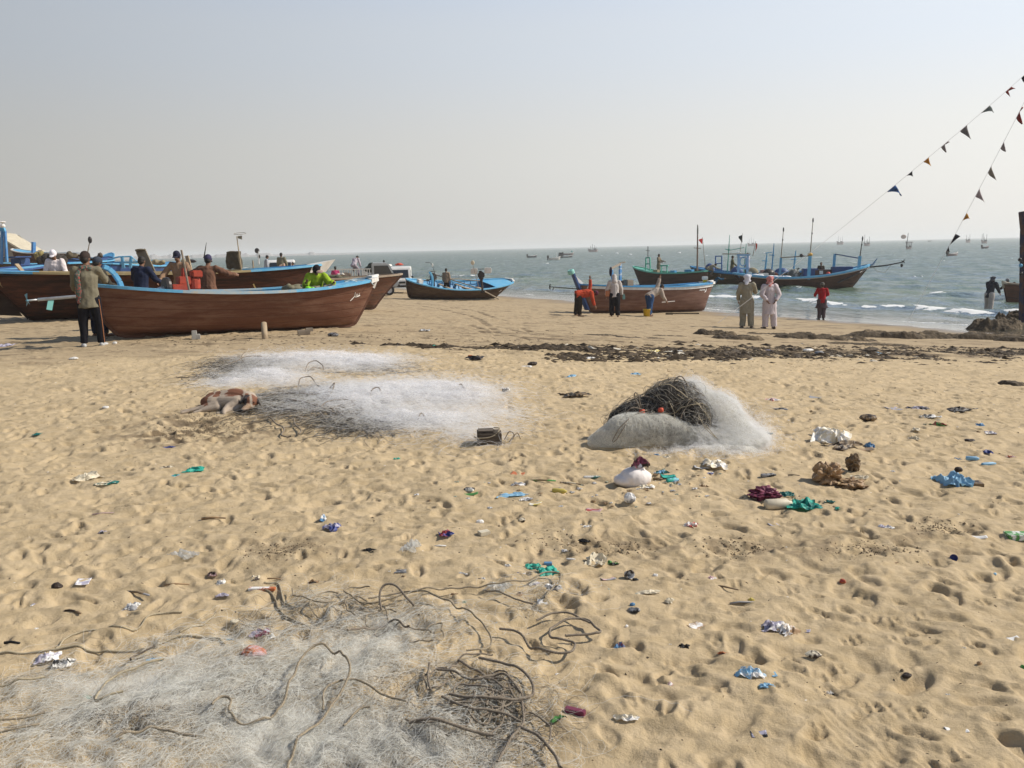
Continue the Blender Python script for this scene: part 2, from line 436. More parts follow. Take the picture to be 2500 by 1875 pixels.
def gd(x, y):
 """real surface height of the sand mesh"""
 rr, aa, dl, da, Z = SX
 r_ = math.hypot(x, y + .4); a_ = math.atan2(x, y + .4)
 i = math.log(max(r_, 1.71) / 1.7) / dl; j = (a_ - aa[0]) / da
 i0 = int(np.clip(i, 0, Z.shape[0] - 2)); j0 = int(np.clip(j, 0, Z.shape[1] - 2)); fi = min(max(i - i0, 0), 1); fj = min(max(j - j0, 0), 1)
 return float((Z[i0, j0] * (1 - fj) + Z[i0, j0 + 1] * fj) * (1 - fi) + (Z[i0 + 1, j0] * (1 - fj) + Z[i0 + 1, j0 + 1] * fj) * fi)
def gdv(x, y):
 rr, aa, dl, da, Z = SX
 r_ = np.hypot(x, y + .4); a_ = np.arctan2(x, y + .4)
 i = np.clip(np.log(np.maximum(r_, 1.71) / 1.7) / dl, 0, Z.shape[0] - 1.001); j = np.clip((a_ - aa[0]) / da, 0, Z.shape[1] - 1.001)
 i0 = i.astype(int); j0 = j.astype(int); fi = i - i0; fj = j - j0
 return (Z[i0, j0] * (1 - fj) + Z[i0, j0 + 1] * fj) * (1 - fi) + (Z[i0 + 1, j0] * (1 - fj) + Z[i0 + 1, j0 + 1] * fj) * fi
def GS(px, py, up=0.0):
 p = G(px, py)
 for _ in range(3):
  z = gd(p.x, p.y); d = ray(px, py); t = (z - CAM_Z) / d.z; q = Vector((d.x * t, d.y * t, 0)); p = Vector(((p.x + q.x) / 2, (p.y + q.y) / 2, 0))
 return Vector((p.x, p.y, gd(p.x, p.y) + up))
def sand_material(fine=True):
 m = bpy.data.materials.new("sand_dry_to_wet"); m.use_nodes = True; nt = m.node_tree; n = nt.nodes; l = nt.links
 b = n["Principled BSDF"]; tc = n.new("ShaderNodeTexCoord")
 def noise(sc, det=4, rough=.6, vec=None):
  x = n.new("ShaderNodeTexNoise"); x.inputs["Scale"].default_value = sc; x.inputs["Detail"].default_value = det; x.inputs["Roughness"].default_value = rough
  l.new(vec or tc.outputs["Object"], x.inputs[0]); return x.outputs[0]
 def rng(s, a, b_, c=0, d=1):
  x = n.new("ShaderNodeMapRange"); x.inputs[1].default_value = a; x.inputs[2].default_value = b_; x.inputs[3].default_value = c; x.inputs[4].default_value = d; l.new(s, x.inputs[0]); return x.outputs[0]
 def mix(f, a, b_):
  x = n.new("ShaderNodeMix"); x.data_type = 'RGBA'
  if isinstance(f, float): x.inputs[0].default_value = f
  else: l.new(f, x.inputs[0])
  for q, s in ((a, 6), (b_, 7)):
   if isinstance(q, tuple): x.inputs[s].default_value = (*q, 1)
   else: l.new(q, x.inputs[s])
  return x.outputs[2]
 def attr(nm):
  x = n.new("ShaderNodeAttribute"); x.attribute_name = nm; return x.outputs["Fac"]
 def mul(a, b_):
  x = n.new("ShaderNodeMath"); x.operation = 'MULTIPLY'; l.new(a, x.inputs[0])
  if isinstance(b_, float): x.inputs[1].default_value = b_
  else: l.new(b_, x.inputs[1])
  return x.outputs[0]
 c = mix(rng(noise(1.3, 5), .35, .65), (.470, .362, .218), (.395, .30, .174))
 c = mix(rng(noise(11, 6, .7), .4, .7), c, (.51, .40, .255))
 c = mix(mul(rng(noise(260, 3, .8), .55, .75), .45), c, (.23, .16, .085))
 c = mix(mul(rng(noise(420, 2, .8), .60, .78), .5), c, (.66, .55, .38))
 speck = mul(rng(noise(55, 5, .75), .66, .72), rng(noise(1.1, 3), .45, .62))
 c = mix(mul(speck, .65), c, (.13, .085, .05))
 c = mix(mul(attr("firm"), .62), c, (.335, .255, .16))
 c = mix(mul(attr("dark"), .78), c, (.075, .050, .030))
 c = mix(mul(attr("wet"), .88), c, (.135, .105, .075))
 l.new(c, b.inputs["Base Color"])
 l.new(rng(attr("wet"), .3, 1, .92, .16), b.inputs["Roughness"])
 b.inputs["Specular IOR Level"].default_value = .25
 l.new(rng(attr("wet"), .3, 1, .15, .6), b.inputs["Specular IOR Level"])
 bp = n.new("ShaderNodeBump"); bp.inputs["Distance"].default_value = .004
 l.new(rng(attr("wet"), .2, .8, .75, .05), bp.inputs["Strength"])
 l.new(noise(210, 6, .85), bp.inputs["Height"])
 bp2 = n.new("ShaderNodeBump"); bp2.inputs["Distance"].default_value = .02
 l.new(rng(attr("wet"), .2, .8, .55, .03), bp2.inputs["Strength"])
 l.new(noise(28, 5, .7), bp2.inputs["Height"]); l.new(bp.outputs[0], bp2.inputs["Normal"])
 l.new(bp2.outputs[0], b.inputs["Normal"])
 return m
SAND = sand_material()
sand_o = link_mesh("sand", build_sand(), SAND); tag(sand_o, kind='structure')
def build_far_land():
 """the rest of the ground sheet: behind the camera, to the sides and far away along the coast"""
 rr, aa, X, Y = polar(60.0, 5000.0, 120, R(-120), R(60), 220, -0.4)
 Z = np.interp(0.87 * X + 0.49 * Y, _sk, _sz) - .05
 Z = np.where(Z < -11, -11, Z)
 me = np_mesh("beach", np.stack([X, Y, Z], -1).reshape(-1, 3), grid_faces(120, 220)[:, ::-1])
 S = .87 * X + .49 * Y
 add_attr(me, "wet", sstep(25.5, 28.6, S)); add_attr(me, "dark", np.zeros(X.size)); add_attr(me, "firm", np.ones(X.size))
 o = link_mesh("beach", me, SAND); tag(o, kind='structure')
 # ground behind and beside the photographer
 xs = np.linspace(-70, 70, 141); ys = np.linspace(-30, 62, 93); XX, YY = np.meshgrid(xs, ys)
 ZZ = np.interp(.87 * XX + .49 * YY, _sk, _sz)
 rad = np.hypot(XX, YY + .4); ang = np.abs(np.arctan2(XX, YY + .4))
 inside = (rad > 1.2) & (ang < R(53.5)) & (rad < 96)
 ZZ = np.where(inside, ZZ - .45, ZZ - .012)
 me = np_mesh("backshore", np.stack([XX, YY, ZZ], -1).reshape(-1, 3), grid_faces(93, 141))
 add_attr(me, "wet", sstep(25.5, 28.6, .87 * XX + .49 * YY)); add_attr(me, "dark", np.zeros(XX.size)); add_attr(me, "firm", np.zeros(XX.size))
 o = link_mesh("backshore", me, SAND); tag(o, kind='structure')
build_far_land()
# ================================================================== SEA
def build_sea():
 nr, nc = 1250, 760
 rr, aa, X, Y = polar(24.0, 9000.0, nr, R(-58), R(62), nc, -0.4)
 S = .87 * X + .49 * Y; T = -.49 * X + .87 * Y
 bend = (fbm(T * .05, S * .02, 5, 3) - .5) * 7.0
 fade = (1 - sstep(120, 700, rr))[:, None]
 off = sstep(29, 36, S)
 Z = np.full_like(X, SEA_Z)
 # chop
 for i, (lam, amp, dev) in enumerate(((6.5, .050, .1), (3.7, .034, -.25), (2.3, .022, .5), (1.35, .013, -.6))):
  c_, s_ = math.cos(dev), math.sin(dev)
  ph = (S * c_ + T * s_) / lam * 6.283 + 5.5 * fbm(T * .5 / lam, S * .35 / lam, 100 + i, 2)
  Z += amp * np.sin(ph) * off * fade * (.3 + 1.4 * fbm(T * .12, S * .15, 120 + i, 2))
 Z += (fbm(T * .8, S * 1.6, 131, 3) - .5) * .05 * off * fade
 # surf: rounded breaker and the running foam
 foam = np.zeros_like(Z)
 def breaker(s0, h, wid, seed, frac, foamw, lo=.5, curve=1.0):
  c = s0 + bend * curve * .55 + (fbm(T * .25, T * 0, seed, 3) - .5) * 2.2
  on = sstep(lo - .06, lo + .06, fbm(T * .055 + seed, T * 0 + .5, seed + 1, 2))
  d = S - c
  prof = np.where(d < 0, np.exp(-(d / (wid * .45)) ** 2), np.exp(-(d / wid) ** 2))
  Z[...] = Z + h * prof * (.25 + .75 * on)
  edge = d + (fbm(T * 2.6, S * 2.6, seed + 2, 3) - .5) * .9
  fo = np.exp(-((edge + foamw * .55) / foamw) ** 2) * on * sstep(1 - frac - .1, 1 - frac + .1, fbm(T * .09 + 9, T * 0, seed + 3, 2))
  return fo * (.35 + .65 * sstep(.36, .56, fbm(T * 1.1, S * 1.6, seed + 6, 3)))
 foam = np.maximum(foam, breaker(34.3, .17, 1.2, 205, .55, .38, .42))
 foam = np.maximum(foam, breaker(42.5, .34, 2.0, 232, .30, .40, .40) * .95)
 foam = np.maximum(foam, breaker(39.0, .14, 1.3, 251, .2, .3, .55) * .6)
 breaker(50, .22, 2.6, 261, 0, .2, .3); breaker(58, .20, 2.8, 271, 0, .2, .3)
 sw = np.exp(-((S - 29.2 - (fbm(T * .15, T * 0, 280, 3) - .5) * 3.0) / .16) ** 2) * .7
 foam = np.maximum(foam, sw * sstep(.45, .6, fbm(T * .5, S, 281, 3)))
 foam = np.maximum(foam, sstep(.62, .70, fbm(T * 1.3, S * 1.9, 285, 4)) * sstep(30, 32, S) * (1 - sstep(33, 36, S)) * .45)
 caps = sstep(.84, .87, fbm(T * .16, S * .5, 290, 4)) * sstep(60, 90, S) * .8
 foam = np.maximum(foam, caps)
 Z += foam * .05 * (1 - sstep(34, 60, S)) * fbm(X * 7, Y * 7, 291, 3)
 Z += .012
 depth = np.clip((Z - np.interp(S, _sk, _sz)) / .55, 0, 1)
 me = np_mesh("sea", np.stack([X, Y, Z], -1).reshape(-1, 3), grid_faces(nr, nc)[:, ::-1])
 add_attr(me, "foam", foam); add_attr(me, "deep", depth); add_attr(me, "shore", 1 - sstep(38, 66, S))
 return me
def sea_material():
 m = bpy.data.materials.new("sea_water"); m.use_nodes = True; nt = m.node_tree; n = nt.nodes; l = nt.links
 b = n["Principled BSDF"]; out = n["Material Output"]; tc = n.new("ShaderNodeTexCoord")
 mp = n.new("ShaderNodeMapping"); mp.inputs["Rotation"].default_value = (0, 0, R(-29)); mp.inputs["Scale"].default_value = (1.0, .38, 1.0)
 l.new(tc.outputs["Object"], mp.inputs[0])
 def attr(nm):
  x = n.new("ShaderNodeAttribute"); x.attribute_name = nm; return x.outputs["Fac"]
 def noise(sc, det, rg=.6):
  x = n.new("ShaderNodeTexNoise"); x.inputs["Scale"].default_value = sc; x.inputs["Detail"].default_value = det; x.inputs["Roughness"].default_value = rg; l.new(mp.outputs[0], x.inputs[0]); return x.outputs[0]
 mx = n.new("ShaderNodeMix"); mx.data_type = 'RGBA'; mx.inputs[6].default_value = (.058, .112, .094, 1); mx.inputs[7].default_value = (.105, .150, .100, 1)
 l.new(attr("shore"), mx.inputs[0]);
 l.new(mx.outputs[2], b.inputs["Base Color"])
 b.inputs["Roughness"].default_value = .13; b.inputs["IOR"].default_value = 1.33; b.inputs["Specular IOR Level"].default_value = .5
 bp = n.new("ShaderNodeBump"); bp.inputs["Strength"].default_value = .9; bp.inputs["Distance"].default_value = .55; l.new(noise(.42, 6, .66), bp.inputs["Height"])
 bp2 = n.new("ShaderNodeBump"); bp2.inputs["Strength"].default_value = .6; bp2.inputs["Distance"].default_value = .10; l.new(noise(2.2, 5, .6), bp2.inputs["Height"]); l.new(bp.outputs[0], bp2.inputs["Normal"])
 mr = n.new("ShaderNodeMapRange"); mr.inputs[1].default_value = 0.; mr.inputs[2].default_value = .8; mr.inputs[3].default_value = .08; mr.inputs[4].default_value = .6
 l.new(attr("deep"), mr.inputs[0]); l.new(mr.outputs[0], bp2.inputs["Strength"])
 mr2 = n.new("ShaderNodeMapRange"); mr2.inputs[1].default_value = 0.; mr2.inputs[2].default_value = .8; mr2.inputs[3].default_value = .05; mr2.inputs[4].default_value = .95
 l.new(attr("deep"), mr2.inputs[0]); l.new(mr2.outputs[0], bp.inputs["Strength"])
 l.new(bp2.outputs[0], b.inputs["Normal"])
 tr = n.new("ShaderNodeBsdfTransparent"); gl = n.new("ShaderNodeBsdfGlossy"); gl.inputs["Roughness"].default_value = .08; l.new(bp2.outputs[0], gl.inputs["Normal"])
 fr = n.new("ShaderNodeFresnel"); fr.inputs[0].default_value = 1.33; l.new(bp2.outputs[0], fr.inputs["Normal"])
 film = n.new("ShaderNodeMixShader"); l.new(fr.outputs[0], film.inputs[0]); l.new(tr.outputs[0], film.inputs[1]); l.new(gl.outputs[0], film.inputs[2])
 body = n.new("ShaderNodeBsdfDiffuse"); l.new(mx.outputs[2], body.inputs[0]); l.new(bp2.outputs[0], body.inputs["Normal"])
 g2_ = n.new("ShaderNodeBsdfGlossy"); g2_.inputs["Roughness"].default_value = .16; l.new(bp2.outputs[0], g2_.inputs["Normal"])
 fm_ = n.new("ShaderNodeMath"); fm_.operation = 'MULTIPLY_ADD'; fm_.inputs[1].default_value = .42; fm_.inputs[2].default_value = .01; l.new(fr.outputs[0], fm_.inputs[0])
 ws_ = n.new("ShaderNodeMapRange"); ws_.inputs[1].default_value = .36; ws_.inputs[2].default_value = .64; ws_.inputs[3].default_value = .50; ws_.inputs[4].default_value = 1.40; l.new(noise(.85, 9, .78), ws_.inputs[0])
 wm_ = n.new("ShaderNodeMath"); wm_.operation = 'MULTIPLY'; l.new(fm_.outputs[0], wm_.inputs[0]); l.new(ws_.outputs[0], wm_.inputs[1])
 wat = n.new("ShaderNodeMixShader"); l.new(wm_.outputs[0], wat.inputs[0]); l.new(body.outputs[0], wat.inputs[1]); l.new(g2_.outputs[0], wat.inputs[2])
 ff_ = n.new("ShaderNodeMath"); ff_.operation = 'MULTIPLY'; ff_.inputs[1].default_value = .62; l.new(fr.outputs[0], ff_.inputs[0]); l.new(ff_.outputs[0], film.inputs[0])
 dm = n.new("ShaderNodeMixShader"); l.new(attr("deep"), dm.inputs[0]); l.new(film.outputs[0], dm.inputs[1]); l.new(wat.outputs[0], dm.inputs[2])
 # foam
 fb = n.new("ShaderNodeBsdfDiffuse"); fb.inputs[0].default_value = (.80, .80, .78, 1)
 fn = n.new("ShaderNodeTexNoise"); fn.inputs["Scale"].default_value = 5.5; fn.inputs["Detail"].default_value = 6; fn.inputs["Roughness"].default_value = .75; l.new(tc.outputs["Object"], fn.inputs[0])
 ad = n.new("ShaderNodeMath"); ad.operation = 'ADD'; l.new(attr("foam"), ad.inputs[0]); l.new(fn.outputs[0], ad.inputs[1])
 fr2 = n.new("ShaderNodeMapRange"); fr2.inputs[1].default_value = .98; fr2.inputs[2].default_value = 1.16; l.new(ad.outputs[0], fr2.inputs[0])
 fm = n.new("ShaderNodeMixShader"); l.new(fr2.outputs[0], fm.inputs[0]); l.new(dm.outputs[0], fm.inputs[1]); l.new(fb.outputs[0], fm.inputs[2])
 l.new(fm.outputs[0], out.inputs[0])
 return m
sea_o = link_mesh("sea", build_sea(), sea_material()); tag(sea_o, kind='structure')
# ================================================================== faint far coast
def build_coast():
 n = 160; V = [];
 a0, a1 = math.atan2(-1600, 2097), math.atan2(-330, 2097)
 aa = np.linspace(a0, a1, n); r = 1150.0
 prof = 5 + 9 * fbm(np.linspace(0, 9, n), np.zeros(n), 17, 4) * np.clip(1 - np.linspace(0, 1, n), 0, 1) ** .4 + 4 * (fbm(np.linspace(0, 60, n), np.zeros(n), 19, 2) > .62)
 prof *= .5 * np.clip((1 - np.linspace(0, 1, n)) * 8, 0, 1)
 rows = []
 for k, (dr, hf) in enumerate(((0, 0), (5, .75), (30, 1.0), (120, .9), (300, 0))):
  rows.append(np.stack([(r + dr) * np.sin(aa), (r + dr) * np.cos(aa), SEA_Z - 1 + prof * hf * (1 + (fbm(aa * 300, aa * 0 + k, 5, 2) - .5) * .3)], -1))
 me = np_mesh("hills", np.concatenate(rows), grid_faces(5, n)[:, ::-1], smooth=False)
 o = link_mesh("hills", me, M("hazed_coast", (.30, .29, .28), .9, (.36, .345, .33), .02)); tag(o, kind='structure')  # grey moved towards the haze, so some haze sits in the colour
build_coast()
# ================================================================== haze
def build_haze():
 mb = MB(); mb.box((0, 4600, 1.0), (14000, 9700, 32))
 m = bpy.data.materials.new("haze_air"); m.use_nodes = True; n = m.node_tree.nodes; l = m.node_tree.links
 n.remove(n["Principled BSDF"]); v = n.new("ShaderNodeVolumePrincipled")
 v.inputs["Color"].default_value = (.93, .925, .915, 1); v.inputs["Density"].default_value = HAZE_D; v.inputs["Anisotropy"].default_value = 0.2
 l.new(v.outputs[0], n["Material Output"].inputs["Volume"])
 o = mb.build("haze", m); tag(o, kind='stuff', label='pale haze in the air over the beach and sea')
HAZE_D = 0.00045
build_haze()
# ================================================================== BOATS
BLUE = M("blue_paint", (.035, .20, .42), .5, (.07, .26, .45), 3, col3=(.30, .38, .42), n3=9, r3=(.62, .72), bump=.15)
SKY = M("light_blue_paint", (.075, .33, .56), .5, (.17, .40, .56), 3, col3=(.42, .45, .45), n3=8, r3=(.60, .70), bump=.15)
NAVY = M("dark_blue_paint", (.025, .055, .17), .5, (.04, .09, .22), 4, col3=(.20, .22, .25), n3=9, r3=(.63, .72))
WHITEP = M("white_paint", (.72, .70, .66), .5, (.55, .52, .47), 4, col3=(.35, .28, .2), n3=7, r3=(.64, .72))
GREENP = M("green_paint", (.07, .33, .24), .5, (.14, .42, .32), 4, col3=(.4, .45, .4), n3=9, r3=(.62, .7))
YELWOOD = M("weathered_yellow_rail", (.42, .33, .16), .7, (.32, .25, .14), 5, col3=(.5, .45, .33), n3=11, r3=(.55, .7), stretch=(.4, 1, 1))
GREYWOOD = M("grey_wood", (.30, .25, .19), .8, (.20, .16, .12), 6, stretch=(.3, 1.5, 1.5), bump=.3)
DECK = M("worn_deck_wood", (.38, .29, .19), .8, (.27, .20, .13), 6, stretch=(.4, 2, 2), bump=.3)
DARKIN = M("dark_bilge", (.05, .045, .04), .85, (.10, .08, .06), 5)
IRON = M("black_greasy_metal", (.018, .018, .02), .45, (.06, .05, .045), 9, metal=.3)
STEEL = M("galvanised_tube", (.62, .63, .62), .4, (.45, .45, .44), 6, metal=.3)
REDM = M("red_engine_enamel", (.42, .055, .025), .5, (.30, .045, .025), 8, col3=(.06, .03, .02), n3=12, r3=(.58, .68))
RUBBER = M("black_rubber", (.02, .02, .02), .8)
WOODPOLE = M("bare_wood_pole", (.42, .32, .20), .75, (.30, .22, .13), 8, stretch=(1, 1, .2), bump=.2)
CANVAS = M("brown_canvas", (.07, .055, .035), .9, (.12, .095, .06), 6, bump=.6, bscale=30)
TANCLOTH = M("tan_sacking", (.32, .27, .18), .9, (.22, .19, .12), 7, bump=.5, bscale=40)
ROPEM = M("old_rope", (.33, .28, .20), .9, (.22, .18, .12), 60)
WETROPE = M("dark_rope", (.10, .085, .065), .9, (.17, .14, .10), 60)
def hullmat(name, base, var, dirt, pscale=1.0, plank=.09):
 """tarred or oiled planking: seams, streaks and stains along the strakes"""
 m = bpy.data.materials.new(name); m.use_nodes = True; nt = m.node_tree; n = nt.nodes; l = nt.links
 b = n["Principled BSDF"]; b.inputs["Roughness"].default_value = .8; b.inputs["Specular IOR Level"].default_value = .12
 tc = n.new("ShaderNodeTexCoord"); mp = n.new("ShaderNodeMapping"); mp.inputs["Scale"].default_value = (.45, .6, 3.2); l.new(tc.outputs["Object"], mp.inputs[0])
 def noise(sc, det, v, rg=.65):
  x = n.new("ShaderNodeTexNoise"); x.inputs["Scale"].default_value = sc; x.inputs["Detail"].default_value = det; x.inputs["Roughness"].default_value = rg; l.new(v, x.inputs[0]); return x.outputs[0]
 def rng(s, a, b_, c=0, d=1):
  x = n.new("ShaderNodeMapRange"); x.inputs[1].default_value = a; x.inputs[2].default_value = b_; x.inputs[3].default_value = c; x.inputs[4].default_value = d; l.new(s, x.inputs[0]); return x.outputs[0]
 def mix(f, a, b_):
  x = n.new("ShaderNodeMix"); x.data_type = 'RGBA'; l.new(f, x.inputs[0])
  for q, s in ((a, 6), (b_, 7)):
   if isinstance(q, tuple): x.inputs[s].default_value = (*q, 1)
   else: l.new(q, x.inputs[s])
  return x.outputs[2]
 c = mix(rng(noise(2.6 * pscale, 7, mp.outputs[0]), .36, .64), base, var)
 c = mix(rng(noise(1.6, 7, mp.outputs[0], .75), .47, .62), c, dirt)
 c = mix(rng(noise(38, 4, tc.outputs["Object"], .8), .60, .76, 0, .5), c, tuple(min(1, v * 2.2 + .03) for v in base))
 # seams between planks follow the girth attribute
 at = n.new("ShaderNodeAttribute"); at.attribute_name = "girth"
 fr = n.new("ShaderNodeMath"); fr.operation = 'PINGPONG'; fr.inputs[1].default_value = plank / 2; l.new(at.outputs["Fac"], fr.inputs[0])
 seam = rng(fr.outputs[0], 0, .009, 1, 0)
 c = mix(rng(seam, 0, 1, 0, .6), c, tuple(v * .35 for v in base))
 l.new(c, b.inputs["Base Color"])
 bp = n.new("ShaderNodeBump"); bp.inputs["Strength"].default_value = .5; bp.inputs["Distance"].default_value = .012; bp.invert = True
 l.new(seam, bp.inputs["Height"])
 bp2 = n.new("ShaderNodeBump"); bp2.inputs["Strength"].default_value = .4; bp2.inputs["Distance"].default_value = .01; l.new(noise(14, 6, tc.outputs["Object"]), bp2.inputs["Height"]); l.new(bp.outputs[0], bp2.inputs["Normal"])
 l.new(bp2.outputs[0], b.inputs["Normal"])
 return m
HULL_A = hullmat("red_brown_planking", (.150, .068, .042), (.122, .054, .034), (.195, .105, .07), plank=.17)
HULL_B = hullmat("dark_striped_planking", (.046, .024, .017), (.100, .040, .024), (.028, .018, .014), 1.3, plank=.15)
HULL_C = hullmat("brown_grey_planking", (.15, .075, .05), (.20, .10, .065), (.10, .07, .055))
HULL_D = hullmat("tarred_planking", (.045, .028, .020), (.075, .045, .030), (.10, .07, .045))
HULL_E = hullmat("faded_brown_planking", (.16, .085, .062), (.20, .12, .09), (.12, .06, .045), plank=.14)
HULL_F = hullmat("wet_dark_planking", (.085, .045, .032), (.11, .06, .04), (.05, .03, .022))
class Hull:
 """double-ended planked boat, x from stern (-) to bow (+), z = 0 at the keel amidships"""
 def __init__(s, L, B, hs, hm, hb, rs=.4, rb=.5, sternp=2.0, bowp=1.0, flare=.42, rocker=.05, full=.55, mid=.45, bowlift=1.0):
  s.L, s.B, s.hs, s.hm, s.hb, s.rs, s.rb, s.sp, s.bp, s.fl, s.ro, s.full, s.mid, s.bl = L, B, hs, hm, hb, rs, rb, sternp, bowp, flare, rocker, full, mid, bowlift
 def sheer(s, t):
  if t < s.mid: q = (s.mid - t) / s.mid; return s.hm + (s.hs - s.hm) * q ** 2.0
  q = (t - s.mid) / (1 - s.mid); return s.hm + (s.hb - s.hm) * q ** 2.3
 def keel(s, t):
  q = abs(t - .5) * 2; return s.ro * q ** 3
 def beam(s, t):
  q = (.48 - t) / .48 if t < .48 else (t - .48) / .52
  q = min(q, 1); return s.B / 2 * max(0.0, 1 - q ** 2.4) ** s.full
 def pt(s, t, v, side=1, inset=0.0):
  kl = s.L / 2
  xk = -kl + 2 * kl * t
  zk = s.keel(t); zg = s.sheer(t)
  es = s.rs * (1 - (1 - v) ** s.sp) if s.sp else s.rs * v
  eb = s.rb * v ** s.bp
  wS = max(0, 1 - t * 1.6) ** 2; wB = max(0, 1 - (1 - t) * 1.6) ** 2
  if inset > .01: t = .022 + .956 * t; xk = -kl + 2 * kl * t
  x = xk - es * wS + eb * wB
  y = s.beam(t) * (v ** s.fl) * (.93 + .07 * v)
  z = zk + (zg - zk) * v
  y = max(0.012, y - inset)
  return Vector((x, side * y, z + (inset if v < .5 else 0)))
 def gun(s, t, side=1, inset=0.0, dz=0.0):
  p = s.pt(t, 1.0, side, inset); p.z += dz; return p
 def build(s, root, mat, rail, rail2=None, rail_h=.06, rail_w=.09, inner=None, nt=56, nv=14, white_tip=True, tipmat=None, foredeck=.16, afterdeck=.0, deckmat=None, thwarts=(.3, .5, .68), thwmat=None, ribs=False, floor=True, cap_len=.06, underrail=None, floorh=.26):
  inner = inner or DARKIN; deckmat = deckmat or BLUE; thwmat = thwmat or deckmat
  vs = []; g = []; mb = MB(); T = [i / (nt - 1) for i in range(nt)]
  T = [.5 - .5 * math.cos(math.pi * t) * (1 - .0) for t in T]
  V = [(j / (nv - 1)) ** 1.3 for j in range(nv)]
  girth = []
  def shell(ins, flip, mi):
   base = len(mb.v); vv = []; ff = []
   for t in T:
    row = []
    for side in (1, -1):
     seq = V if side == 1 else V
     for v in seq:
      vv.append(s.pt(t, v, side, ins)); girth.append(v * 1.0 * s.hm + .0)
   m = 2 * nv
   for i in range(len(T) - 1):
    for q in (0, nv):
     for j in range(nv - 1):
      a = i * m + q + j; f = (a, a + 1, a + m + 1, a + m)
      if (q == 0) == flip: f = f[::-1]
      ff.append(f)
    a = i * m; f = (a, a + m, a + m + nv, a + nv); ff.append(f if not flip else f[::-1])
   mb.add(vv, ff, mi); return base
  b0 = shell(0, False, 0); b1 = shell(.035, True, 1)
  m = 2 * nv
  ff = []
  for i in range(len(T) - 1):
   for q in (0, nv):
    a = b0 + i * m + q + nv - 1; c = b1 + i * m + q + nv - 1
    ff.append((a, c, c + m, a + m) if q else (a, a + m, c + m, c))
  for i in (0, len(T) - 1):
   for q in (0, nv):
    for j in range(nv - 1):
     a = b0 + i * m + q + j; c = b1 + i * m + q + j
     ff.append((a, a + 1, c + 1, c) if (q == 0) == (i == 0) else (a, c, c + 1, a + 1))
  mb.add([], [], 0); mb.f += [tuple(f) for f in ff]; mb.mi += [0] * len(ff)
  me = mb.mesh("hull", True); add_attr(me, "girth", girth)
  link_mesh("hull", me, [mat, inner], root)
  # keel and stem timbers
  k = MB()
  path = [s.pt(0.0, v, 1) * 1 for v in (1, .8, .6, .4, .25, .12, .03)] + [s.pt(t, 0, 1) for t in (.02, .1, .3, .5, .7, .9, .98)] + [s.pt(1.0, v, 1) for v in (.03, .12, .25, .4, .6, .8, 1)]
  path = [Vector((p.x, 0, p.z - .02)) for p in path]
  for a, b in zip(path[:-1], path[1:]): k.beam(a, b, .06, .09, up=(0, 1, 0) if abs((b - a).normalized().z) > .9 else (0, 0, 1))
  k.build("keel", mat, root)
  # gunwale rails
  for side in (1, -1):
   rl = MB(); r2 = MB(); r3_ = MB(); ur = MB(); ts = [i / 40 for i in range(41)]
   for a, b in zip(ts[:-1], ts[1:]):
    p, q = s.gun(a, side, -.012, rail_h * .2), s.gun(b, side, -.012, rail_h * .2)
    (r2 if (rail2 and a > rail2[1]) else r3_ if (rail2 and a < rail2[2]) else rl).beam(p, q + (q - p) * .02, rail_w, rail_h)
    if underrail:
     p2, q2 = s.pt(a, .93, side, -.014), s.pt(b, .93, side, -.014); ur.beam(p2, q2, .03, underrail[1])
   if rl.v: rl.build("gunwale", rail, root)
   if r2.v: r2.build("gunwale", rail2[0], root)
   if r3_.v: r3_.build("gunwale", rail2[0], root)
   if ur.v: ur.build("rubbing_strake", underrail[0], root)
  # decks
  def deck(t0, t1, name, drop=.03, crown=.04):
   d = MB(); n_ = 10; vv = []; ff = []
   for i in range(n_ + 1):
    t = t0 + (t1 - t0) * i / n_
    for j in range(7):
     u = -1 + j / 3; p = s.gun(t, 1 if u >= 0 else -1, .03); vv.append((p.x, abs(p.y) * u, p.z - drop + crown * (1 - u * u)))
   m_ = 7
   for i in range(n_):
    for j in range(6): a = i * m_ + j; ff.append((a, a + m_, a + m_ + 1, a + 1))
   nn = len(vv); vv2 = [(x, y, z - .03) for x, y, z in vv]; ff2 = [tuple(q + nn for q in f[::-1]) for f in ff]
   edge = []
   e_ = (n_ * m_) if t1 < .6 else 0
   for j in range(6): a = e_ + j; edge.append((a, a + 1, a + nn + 1, a + nn))
   d.add(vv + vv2, ff + ff2 + edge); d.build(name, deckmat, root)
  if foredeck: deck(1 - foredeck, .985, "foredeck")
  if afterdeck: deck(.015, afterdeck, "afterdeck")
  if floor:
   f = MB(); vv = []; ff = []
   ts = [.1 + .8 * i / 16 for i in range(17)]
   for t in ts:
    v = floorh / s.sheer(t)
    p = s.pt(t, v, 1, .04); vv += [(p.x, -p.y, p.z), (p.x, p.y, p.z)]
   for i in range(16): a = 2 * i; ff.append((a, a + 2, a + 3, a + 1))
   f.add(vv, ff); f.build("floorboards", DECK, root)
  for t in thwarts:
   b = MB(); p = s.pt(t, .80, 1, .03); b.box((p.x, 0, p.z), (.20, 2 * p.y, .035)); b.build("thwart", thwmat, root, bevel=.004)
  if ribs:
   for side in (1, -1):
    nr = max(6, int(s.L / .42))
    for i in range(nr):
     rb = MB()
     t = .12 + .74 * i / (nr - 1)
     pts = [s.pt(t, v, side, .05) for v in (.35, .6, .8, .97)]
     for a, c in zip(pts[:-1], pts[1:]): rb.beam(a, c, .045, .04, up=(0, 1, 0))
     rb.build("rib", inner, root)
